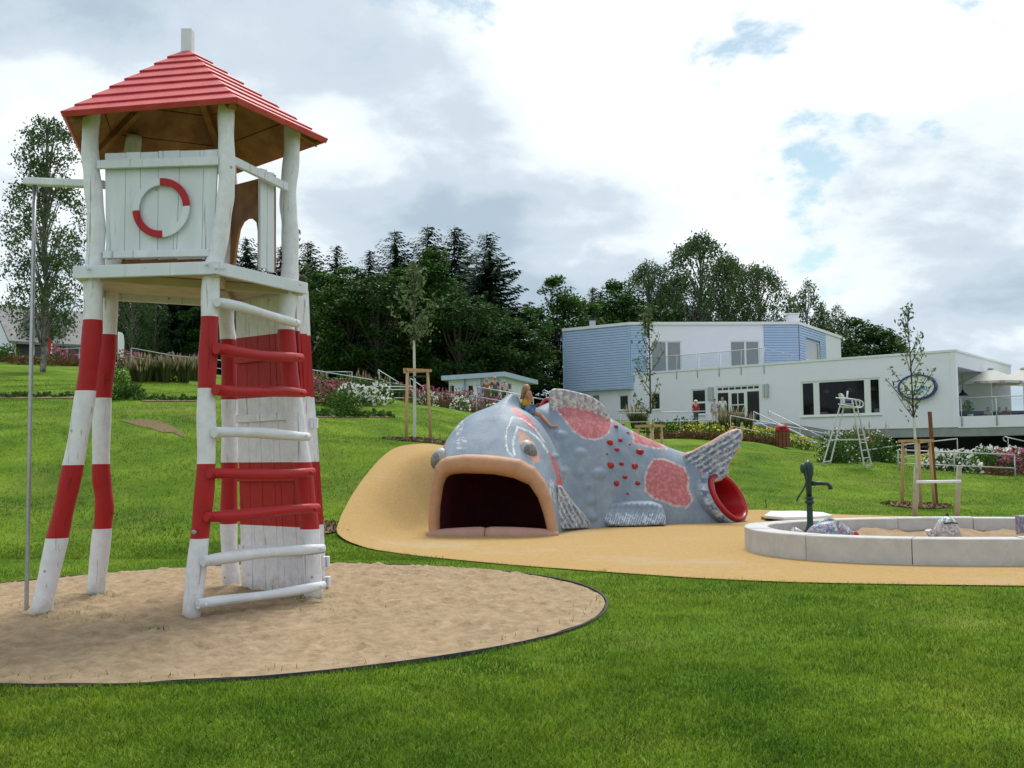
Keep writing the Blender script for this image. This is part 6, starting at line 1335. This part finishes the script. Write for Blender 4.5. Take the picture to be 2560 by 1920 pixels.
rowd('yellow', [(x, 56+(x % 3)) for x in range(782, 856, 9)], .95, 'yellow flower clump between the upper handrails right of the tower', 'yellow flowers by the upper handrail')
rowd('grass', [(800, 62), (890, 60), (900, 61), (948, 60), (790, 63)], 1.1, 'ornamental grass clump by the upper handrails', 'grasses by the upper handrail')
rowd('rust', [(x, 54) for x in range(790, 1020, 22)], 1.3, 'rusty groundcover on the slope below the upper handrail', 'groundcover below the upper handrail')
rowd('green', [(x, 51+(x % 2)) for x in range(790, 1060, 30)], .9, 'green shrub on the planted slope below the handrail', 'shrubs on the planted slope')
rowd('pink', [(1070, 52), (1105, 53), (1140, 54), (1170, 53), (1210, 54), (1240, 55), (1275, 54), (1310, 54), (1350, 55)], 1.15, 'pink bush in front of the low pavilion', 'pink bushes before the pavilion')
rowd('rust', [(1090, 50), (1125, 50), (1160, 50), (1200, 49), (1240, 50), (1280, 49)], 1.2, 'brown groundcover between the white roses and the pavilion', 'groundcover before the pavilion')
rowd('tall', [(1150, 56), (1230, 57), (1265, 58)], 1.0, 'tall leafy perennial in front of the pavilion wall', 'perennials before the pavilion')
rowd('rust', [(x, 46+(x % 3)*.5) for x in range(1650, 1960, 21)], 1.0, 'brown groundcover on the slope below the entrance', 'groundcover below the entrance')
rowd('yellow', [(x, 48+(x*3 % 5)*.6) for x in (1708, 1722, 1745, 1776, 1790)], .95, 'yellow flower clump below the level handrail left of the entrance', 'yellow flowers below the level handrail')
rowd('yellow', [(x, 48+(x*3 % 5)*.6) for x in (1826, 1866, 1874, 1886, 1912, 1920, 1934)], .95, 'yellow flower clump along the ramp handrail left of the litter bin', 'yellow flowers along the ramp')
rowd('yellow', [(x, 47+(x*3 % 5)*.6) for x in (1984, 2000, 2022)], .9, 'yellow flower clump right beside the slatted litter bin', 'yellow flowers beside the bin')
rowd('green', [(1640, 50), (1668, 51), (1700, 52), (1730, 51), (1780, 53)], .85, 'green shrub behind the yellow flowers near the entrance handrail', 'shrubs near the entrance')
rowd('grass', [(1588, 56), (1606, 56)], 1.1, 'feathery ornamental grass in front of the white wall below the blue cladding', 'grasses below the blue cladding')
rowd('grass', [(1816, 52), (1828, 52), (1842, 60), (1872, 60)], 1.15, 'tall ornamental grass by the glazed entrance', 'grasses by the entrance')
rowd('grass', [(2128, 50), (2176, 50)], 1.5, 'plumed ornamental grass behind the ladder chair', 'grasses behind the ladder chair')
rowd('tall', [(2072, 38.5), (2092, 39), (2112, 39.5), (2132, 40), (2152, 40), (2172, 41), (2192, 41), (2212, 41), (2232, 42), (2102, 37.6), (2080, 37.8)], .95, 'tall leafy perennial at the crest of the bank behind the ladder chair', 'perennials behind the ladder chair')
rowd('white', [(2336, 39), (2352, 39), (2370, 38.5), (2388, 38.5), (2404, 38.2)], .95, 'white rose bush behind the handrail at the crest of the right bank', 'white roses on the right bank')
rowd('white', [(2350, 41), (2378, 41)], .95, 'white rose bush standing behind the front row of roses on the right bank', 'rear white roses on the right bank')
rowd('white', [(2440, 46), (2462, 47), (2484, 47), (2506, 47), (2528, 48)], 1.15, 'white rose bush under the terrace', 'white roses under the terrace')
rowd('pink', [(2500, 41), (2524, 40.5), (2548, 40), (2572, 40), (2540, 43)], 1.15, 'deep pink bush at the end of the right handrail', 'pink bushes on the right bank')
rowd('green', [(2425, 40), (2450, 40.5), (2475, 41), (2440, 42)], .9, 'green shrub between the white and pink bushes on the right bank', 'shrubs on the right bank')
rowd('rust', [(2470, 38.5), (2495, 38.3)], 1.0, 'orange brown groundcover in front of the pink bushes on the right bank', 'groundcover on the right bank')
rowd('yellow', [(2318, 40), (2326, 41)], .9, 'yellow flower clump beside the white roses on the right bank', 'yellow flowers on the right bank')

# ------------------------------------------------------------------ handrails
def railing(pts, label, mid=.42, step=2.2, hook=False, H=.95, post_end=True):
    p = [D(x, y, d) for x, y, d in pts]; base = (p[0]+p[-1])/2; base = np.array([base[0], base[1], float(hz(base[0], base[1]))]); r = thing('handrail', label, 'handrail', base, 'galvanised handrails')
    top = list(p)
    if hook:
        d = (p[0]-p[1])/np.linalg.norm(p[0]-p[1]); top = [p[0]+d*.1+(0, 0, -.22), p[0]+d*.22+(0, 0, -.2), p[0]+d*.28+(0, 0, -.08), p[0]+d*.16+(0, 0, .02)]+top
    build('top_rail', MB().tube(top, .024, 8), 'galv', r)
    if mid: build('mid_rail', MB().tube([q-(0, 0, mid) for q in p], .02, 8), 'galv', r)
    for a, b in zip(p[:-1], p[1:]):
        n = max(1, int(np.linalg.norm(b-a)/step))
        for i in range(n+(1 if b is p[-1] else 0)):
            q = a+(b-a)*i/n; g = float(hz(q[0], q[1])); build('post', MB().tube([(q[0], q[1], min(g, q[2]-.5)-.05), q], .022, 8), 'galv', r)
railing([(328, 870, 56), (434, 889, 56), (770, 923, 55), (901, 945, 54), (1020, 964, 53)], 'long sloping handrail above the planted bed right of the tower', .45, 2.6)
railing([(887, 966, 49), (1037, 967, 49)], 'level handrail above the white roses left of the staked tree', None, 2.5)
railing([(900, 975, 47.5), (1031, 974, 47.5)], 'handrail with two bars beside the white roses and pink bushes', .38, 2.4)
railing([(948, 926, 62), (1003, 960, 58)], 'stair handrail with hooked end in front of the dark wood', .42, 2.0, True)
railing([(817, 929, 62), (880, 930, 62)], 'short upper handrail beside the yellow flowers', .4, 2.5)
railing([(1025, 945, 63), (1058, 968, 60)], 'short stair handrail behind the staked young tree', .42, 2.0)
railing([(1191, 967, 47), (1267, 980, 46.5), (1333, 994, 46), (1362, 999, 46)], 'sloping handrail above the white roses behind the girl', .45, 2.2)
railing([(1366, 978, 55), (1420, 1000, 54)], 'hooked handrail end behind the dorsal fin of the fish', .4, 2.0, True)
railing([(1551, 1033, 50), (1700, 1030, 50), (1765, 1028, 50)], 'level handrail below the white wall near the entrance', .44, 2.0)
railing([(1826, 1039, 49), (2000, 1072, 47.5), (2073, 1086, 47), (2110, 1093, 47)], 'ramp handrail descending from the entrance past the litter bin', .5, 2.2)
railing([(1926, 1030, 58), (2000, 1066, 55), (2066, 1098, 52)], 'hooked stair handrail beside the concrete ramp wall', .45, 2.2, True)
railing([(1884, 1029, 56), (2000, 1085, 53), (2064, 1117, 51)], 'second stair handrail leading down from the entrance', .45, 2.2)
railing([(2171, 1125, 40), (2264, 1111, 43), (2393, 1097, 46)], 'handrail climbing behind the staked tree towards the terrace', .5, 2.0)
railing([(2245, 1125, 35.5), (2385, 1131, 35.5), (2536, 1137, 35.3)], 'handrail with two bars along the crest of the right bank', .45, 2.05)
railing([(2520, 1094, 52), (2575, 1106, 51)], 'hooked handrail at the foot of the terrace', .4, 2.0, True)
railing([(130, 872, 64), (215, 870, 64)], 'white handrail at the top of the lawn behind the birch', .4, 2.5)
# ------------------------------------------------------------------ feather flags
for px, y0, y1, c1, lb in ((110, 814, 872, 'red', 'red and white feather flag standing near the birch trunk'), (291, 830, 880, 'winframe', 'white feather flag half hidden by the back tower leg')):
    dp = 70.; b = on_ground(px, dp); zb, zt2 = D(px, y1+16, dp)[2], D(px, y0, dp)[2]; r = thing('feather_flag', lb, 'flag', b)
    build('pole', MB().tube([b, (b[0], b[1], zt2)], .03, 6), 'winframe', r); h = zt2-zb
    pts = [(0, 0), (.26, .02), (.29, .3), (.3, .6), (.26, .85), (.18, .97), (.03, 1)]; w = [np.array([b[0]+x*1.3, b[1], zb+z*h]) for x, z in pts]
    f = build('flag_cloth', MB().prism(w, (0.02, .03, 0)), c1, r)
    if c1 == 'red': build('white_edge', MB().prism([np.array([b[0]+x*1.3+.03, b[1]-.012, zb+z*h]) for x, z in [(.20, .02), (.27, .02), (.29, .4), (.25, .42)]], (0, .008, 0)), 'winframe', f)
# planting strip of dark soil behind the tower and right of it
for nm, xs, py in (('planting_strip', range(-20, 215, 20), 994), ('planting_strip', range(345, 520, 20), 1002), ('planting_strip', range(785, 1000, 20), 1042)):
    up = [T(x, py-3.5)[:2] for x in xs]; dn = [T(x, py+3.0)[:2] for x in xs][::-1]; sheet(nm, densify(up+dn, 2), 'mulch', lambda x, y: hz(x, y)+.02, .3)
# bare soil patch on the bank
sheet('bare_soil', densify([T(x, y)[:2] for x, y in ((285, 1050), (315, 1054), (345, 1047), (372, 1052), (402, 1050), (440, 1070), (470, 1100), (452, 1092), (425, 1080), (405, 1084), (380, 1070), (350, 1068), (320, 1058))], 3), pmat('bare_soil', (.17, .095, .05), (.13, .10, .04), 2, .95, .6, 20), lambda x, y: hz(x, y)+.012, .25)

# sparse weeds in the sand round the tower legs
wc = []
for x, y, n, sp in ((-4.55, 11.55, 150, .10), (-4.9, 10.9, 60, .18), (-4.3, 10.0, 70, .25), (-2.25, 11.3, 90, .13), (-3.2, 9.35, 40, .08), (-2.6, 12.3, 40, .2), (-1.6, 10.4, 25, .3), (-4.45, 10.3, 50, .15)):
    wc.append(np.column_stack([x+RNG.normal(size=n)*sp, y+RNG.normal(size=n)*sp*.7]))
for t in RNG.uniform(0, 6.283, 260): wc.append(np.array([[PC[0]+(PR-.05-abs(RNG.normal())*.12)*math.cos(t), PC[1]+(PR-.05-abs(RNG.normal())*.12)*math.sin(t)]]))
p = np.vstack(wc); n = len(p); z = np.full(n, .03); h = RNG.uniform(.02, .055, n); ph = RNG.uniform(0, 6.283, n); dd_ = np.column_stack([np.cos(ph), np.sin(ph), 0*ph]); B_ = np.column_stack([p, z]); tp_ = B_+dd_*h[:, None]*.6+np.outer(h, (0, 0, 1.0)); w_ = np.column_stack([-dd_[:, 1], dd_[:, 0], 0*ph])*.004
v = np.stack([B_-w_, B_+w_, tp_], 1).reshape(-1, 3); tag(npmesh('sand_weeds', v, np.arange(n*3).reshape(n, 3), 'blade', kind='stuff'), 'thin weeds sprouting from the sand round the tower legs', 'weeds')
# ------------------------------------------------------------------ people
def skin(name, verts, edges, radii, mat, parent, roots=(0,), sub=2):
    org = ORG[parent.name]; me = bpy.data.meshes.new(name); me.from_pydata([tuple(np.asarray(v, float)-org) for v in verts], edges, [])
    me.materials.append(M[mat] if isinstance(mat, str) else mat); o = bpy.data.objects.new(name, me); COL.objects.link(o); o.parent = parent; ORG[o.name] = org
    md = o.modifiers.new('skin', 'SKIN'); md.use_smooth_shade = True; md.branch_smoothing = .6
    for i, r in enumerate(radii):
        d = me.skin_vertices[0].data[i]; d.radius = (r, r) if np.isscalar(r) else r; d.use_root = i in roots
    if sub: s = o.modifiers.new('sub', 'SUBSURF'); s.levels = sub; s.render_levels = sub
    return o
STAND = dict(pelvis=(0, 0, .53), waist=(0, .0, .62), chest=(0, .005, .74), neck=(0, .0, .845), head=(0, .012, .905), crown=(0, .012, .955), sL=(-.105, 0, .80), eL=(-.135, .0, .64), wL=(-.13, .04, .50), hL=(-.13, .055, .45),
             sR=(.105, 0, .80), eR=(.135, .0, .64), wR=(.13, .04, .50), hR=(.13, .055, .45), pL=(-.05, 0, .51), kL=(-.055, .01, .28), aL=(-.055, -.01, .045), tL=(-.06, .075, .015), pR=(.05, 0, .51), kR=(.055, .01, .28), aR=(.055, -.01, .045), tR=(.06, .075, .015))
CH = [('pelvis', 'waist'), ('waist', 'chest'), ('chest', 'neck'), ('neck', 'head'), ('head', 'crown'), ('chest', 'sL'), ('sL', 'eL'), ('eL', 'wL'), ('wL', 'hL'), ('chest', 'sR'), ('sR', 'eR'), ('eR', 'wR'), ('wR', 'hR'),
      ('pelvis', 'pL'), ('pL', 'kL'), ('kL', 'aL'), ('aL', 'tL'), ('pelvis', 'pR'), ('pR', 'kR'), ('kR', 'aR'), ('aR', 'tR')]
RD = dict(pelvis=.078, waist=.066, chest=(.082, .066), neck=.030, head=.062, crown=.046, sL=.040, eL=.027, wL=.018, hL=.018, pL=.060, kL=.036, aL=.023, tL=.018)
def person(label, base, yaw, height, top, legs, hair, pose=None, sleeves=True, shorts=False, hairlong=False, cap=None, group=None, skinm='skin'):
    J = dict(STAND); J.update(pose or {}); c, s = math.cos(yaw), math.sin(yaw); base = np.asarray(base, float)
    Wd = {k: base+height*np.array([c*v[0]-s*v[1], s*v[0]+c*v[1], v[2]]) for k, v in J.items()}
    r_ = lambda k: RD.get(k, RD.get(k[:-1]+'L'))
    sc = lambda q, f=1.0: tuple(x*height*f for x in q) if not np.isscalar(q) else q*height*f
    o = thing('person', label, 'person', base, group); ks = list(J.keys()); ix = {k: i for i, k in enumerate(ks)}
    V_ = [Wd[k] for k in ks]; E_ = [(ix[a], ix[b]) for a, b in CH]; R_ = [sc(r_(k)) for k in ks]; roots = [ix['pelvis']]
    # fingers: short chains rooted in the palm, thumb leaving its side
    for sd in 'LR':
        w, h = Wd['w'+sd], Wd['h'+sd]; d = (h-w)/np.linalg.norm(h-w); q = np.cross(d, (0, 0, 1.0)); q = q/max(np.linalg.norm(q), 1e-6)
        for j, ln in enumerate((.030, .042, .046, .042, .034)):
            st = h+q*(j-2)*.0085*height if j else w+(h-w)*.5+q*-.014*height; e = st+(d*ln+(q*-.018 if j == 0 else 0)+np.array([0, 0, -.006]))*height
            n = len(V_); V_ += [st, (st+e)/2+np.array([0, 0, .002]), e]; E_ += [(n, n+1), (n+1, n+2)]; R_ += [.0062*height, .0056*height, .0045*height]; roots.append(n)
    # nose
    skin('body', V_, E_, R_, skinm, o, roots)
    f = Wd['head']-Wd['neck']; fw = np.array([-s, c, 0]); hp = Wd['head']+fw*.058*height
    build('nose', dome(hp, fw, .010*height, .016*height, 8, 3), skinm, o)
    for sg in (-1, 1): build('eye', dome(Wd['head']+fw*.055*height+np.array([c, s, 0])*sg*.024*height+np.array([0, 0, .010*height]), fw, .007*height, .006*height, 8, 3), 'joint', o)
    if top:
        tk = ['pelvis', 'waist', 'chest', 'sL', 'eL', 'sR', 'eR'] if sleeves else ['pelvis', 'waist', 'chest']
        ti = {k: i for i, k in enumerate(tk)}; tv = [Wd[k] for k in tk]
        if not sleeves: tv[0] = Wd['pelvis']*.45+Wd['waist']*.55; tv[2] = Wd['chest']*.92+Wd['waist']*.08
        te = [(ti[a], ti[b]) for a, b in CH if a in ti and b in ti]; skin('shirt', tv, te, [sc(r_(k), 1.28) for k in tk], top, o)
    if legs:
        lk = ['pelvis', 'pL', 'kL', 'aL', 'pR', 'kR', 'aR'] if not shorts else ['pelvis', 'pL', 'mL', 'pR', 'mR']
        W2 = dict(Wd); W2['mL'] = Wd['pL']*.55+Wd['kL']*.45; W2['mR'] = Wd['pR']*.55+Wd['kR']*.45
        li = {k: i for i, k in enumerate(lk)}; le = [(li[a], li[b]) for a, b in CH+[('pL', 'mL'), ('pR', 'mR')] if a in li and b in li]
        rr = [sc(.056, 1.25) if k[0] == 'm' else sc(r_(k), 1.26) for k in lk]; skin('trousers' if not shorts else 'shorts', [W2[k] for k in lk], le, rr, legs, o)
    up = (Wd['crown']-Wd['neck']); up /= np.linalg.norm(up)
    hc = Wd['head']*.5+Wd['crown']*.5-fw*.012*height
    if hairlong:
        hv = [hc+up*.012*height, Wd['neck']-fw*.035*height+up*.01*height, Wd['chest']-fw*.075*height, Wd['waist']*.15+Wd['chest']*.85-fw*.085*height-np.array([c, s, 0])*.04*height]
        skin('hair', hv, [(0, 1), (1, 2), (2, 3)], [.066*height, .05*height, .030*height, .012*height], hair, o)
    elif hair: skin('hair', [hc+up*.012*height, hc-fw*.03*height-up*.03*height], [(0, 1)], [.063*height, .050*height], hair, o)
    if cap: build('cap', dome(Wd['head']+up*.02*height, up, .070*height, .055*height, 14, 5, up=(0, 1, .2)).tube([Wd['head']+up*.022*height+fw*.05*height, Wd['head']+up*.02*height+fw*.11*height], [.04*height, .03*height], 8, flat=.3), cap, o)
    return o
def cloth(n, c, c2=None): M[n] = pmat(n, c, c2, 8, .85, .15, 40); return n
cloth('yellow_top', (.62, .34, .02), (.55, .28, .015)); cloth('denim', (.10, .17, .32), (.16, .24, .40)); cloth('blond', (.30, .19, .09), (.19, .11, .05)); cloth('brown_hair', (.06, .035, .02)); cloth('grey_hair', (.35, .33, .30)); cloth('lilac', (.48, .48, .62), (.36, .36, .5))
cloth('mint', (.55, .66, .66)); cloth('khaki', (.40, .33, .26)); cloth('palepink', (.55, .42, .42)); cloth('redshirt', (.45, .02, .03)); cloth('charcoal', (.10, .10, .11)); cloth('rustshirt', (.30, .10, .06)); cloth('capwhite', (.78, .78, .78))
# girl astride the fish, back turned, right leg down the flank
Hg = 1.30; gp_, gn = at_px(1330, 1036); seat = D(1326, 1030, 21.80); yg = RAD(-58)
fwd = np.array([-math.sin(yg), math.cos(yg)]); 
def surf(px, py, lift):
    a, n = at_px(px, py); return a+n*lift
def loc_of(px, py, dep=None, q=None):
    q = (D(px, py, dep) if q is None else q)-np.array([seat[0], seat[1], seat[2]-.53*Hg+.05]); c, s = math.cos(-yg), math.sin(-yg); return ((c*q[0]-s*q[1])/Hg, (s*q[0]+c*q[1])/Hg, q[2]/Hg)
kx = lambda x, y: (1240+x/9.217, 940+y/9.217)
pose = dict(pelvis=loc_of(*kx(715, 770), 21.80), waist=loc_of(*kx(695, 660), 21.80), chest=loc_of(*kx(690, 500), 21.80), neck=loc_of(*kx(690, 370), 21.79), head=loc_of(*kx(710, 270), 21.78), crown=loc_of(*kx(715, 185), 21.78),
            sR=loc_of(*kx(742, 400), 21.68), eR=loc_of(*kx(835, 590), 21.68), wR=loc_of(*kx(810, 430), 21.62), hR=loc_of(*kx(785, 350), 21.62), sL=loc_of(*kx(630, 395), 21.90), eL=loc_of(*kx(700, 580), 22.10), wL=loc_of(*kx(770, 450), 22.02), hL=loc_of(*kx(780, 380), 21.94),
            pR=loc_of(*kx(770, 790), 21.72), kR=loc_of(0, 0, q=surf(*kx(1045, 950), .07)), aR=loc_of(0, 0, q=surf(*kx(1275, 1200), .05)), tR=loc_of(0, 0, q=surf(*kx(1430, 1185), .05)), pL=loc_of(*kx(700, 800), 21.94), kL=loc_of(*kx(820, 900), 22.27), aL=loc_of(*kx(800, 1100), 22.44), tL=loc_of(*kx(860, 1130), 22.44))
girl = person('girl with long blond hair in yellow top and denim shorts sitting on the fish', (seat[0], seat[1], seat[2]-.53*Hg+.05), yg, Hg, 'yellow_top', 'denim', 'blond', pose, sleeves=False, shorts=True, hairlong=True)
fg = np.array([*fwd, 0]); 
dgr = 60.
ent = lambda px, dp, py=None: (lambda q: np.array([q[0], q[1], (D(px, py, dp)[2] if py else float(hz(q[0], q[1])))]))(D(px, 1050, dp))
person('grey haired person in lilac patterned blouse walking towards the entrance', ent(1787, 68, 1058), RAD(15), 1.66, 'lilac', 'palepink', 'brown_hair', dict(kL=(-.055, .06, .29), aL=(-.055, -.05, .06)))
person('person in pale mint shirt and khaki trousers walking towards the entrance', ent(1807, 68, 1058), RAD(-10), 1.78, 'mint', 'khaki', 'grey_hair', dict(kR=(.055, .06, .29), aR=(.055, -.05, .06)))
person('person in red shirt and white cap standing by the window near the entrance', ent(1740, 66, 1062), RAD(200), 1.62, 'redshirt', 'charcoal', 'brown_hair', dict(hL=(-.05, .12, .62), wL=(-.08, .10, .60), eL=(-.14, .0, .62)), cap='capwhite')
for px, dp, y, h, tp, hr, hl, lb in ((1217, 58, 943, 1.62, 'rustshirt', 'brown_hair', True, 'long haired person in rust top standing before the pavilion'), (1237, 58.5, 938, 1.80, 'charcoal', 'brown_hair', False, 'tall dark haired person in grey shirt before the pavilion window'), (1261, 59, 948, 1.45, 'palepink', 'brown_hair', False, 'short person in pale pink top under the pavilion roof corner')):
    q = D(px, y, dp); person(lb, (q[0], q[1], q[2]-h*1.0), RAD(180 if tp != 'charcoal' else 200), h, tp, 'charcoal', hr, hairlong=hl)
SIT = dict(pelvis=(0, 0, .27), waist=(0, -.01, .36), chest=(0, .0, .48), neck=(0, .01, .585), head=(0, .02, .645), crown=(0, .02, .695), sL=(-.105, 0, .54), eL=(-.14, .05, .39), wL=(-.10, .16, .36), hL=(-.09, .21, .37), sR=(.105, 0, .54), eR=(.14, .05, .39), wR=(.10, .16, .36), hR=(.09, .21, .37),
           pL=(-.05, .02, .26), kL=(-.06, .26, .27), aL=(-.06, .25, .05), tL=(-.06, .33, .015), pR=(.05, .02, .26), kR=(.06, .26, .27), aR=(.06, .25, .05), tR=(.06, .33, .015))
for px, dp, tp, yw, lb in ((2470, 70.2, 'mint', 120, 'seated guest in pale shirt at the terrace behind the glass railing'), (2497, 70.8, 'charcoal', 200, 'seated guest in dark clothes on the terrace bench'), (2515, 71.0, 'rustshirt', 160, 'seated guest in rust top on the terrace bench')):
    q = D(px, 1040, dp); person(lb, (q[0], q[1]-.1, zpar-.35), RAD(yw), 1.7, tp, 'charcoal', 'brown_hair', SIT)
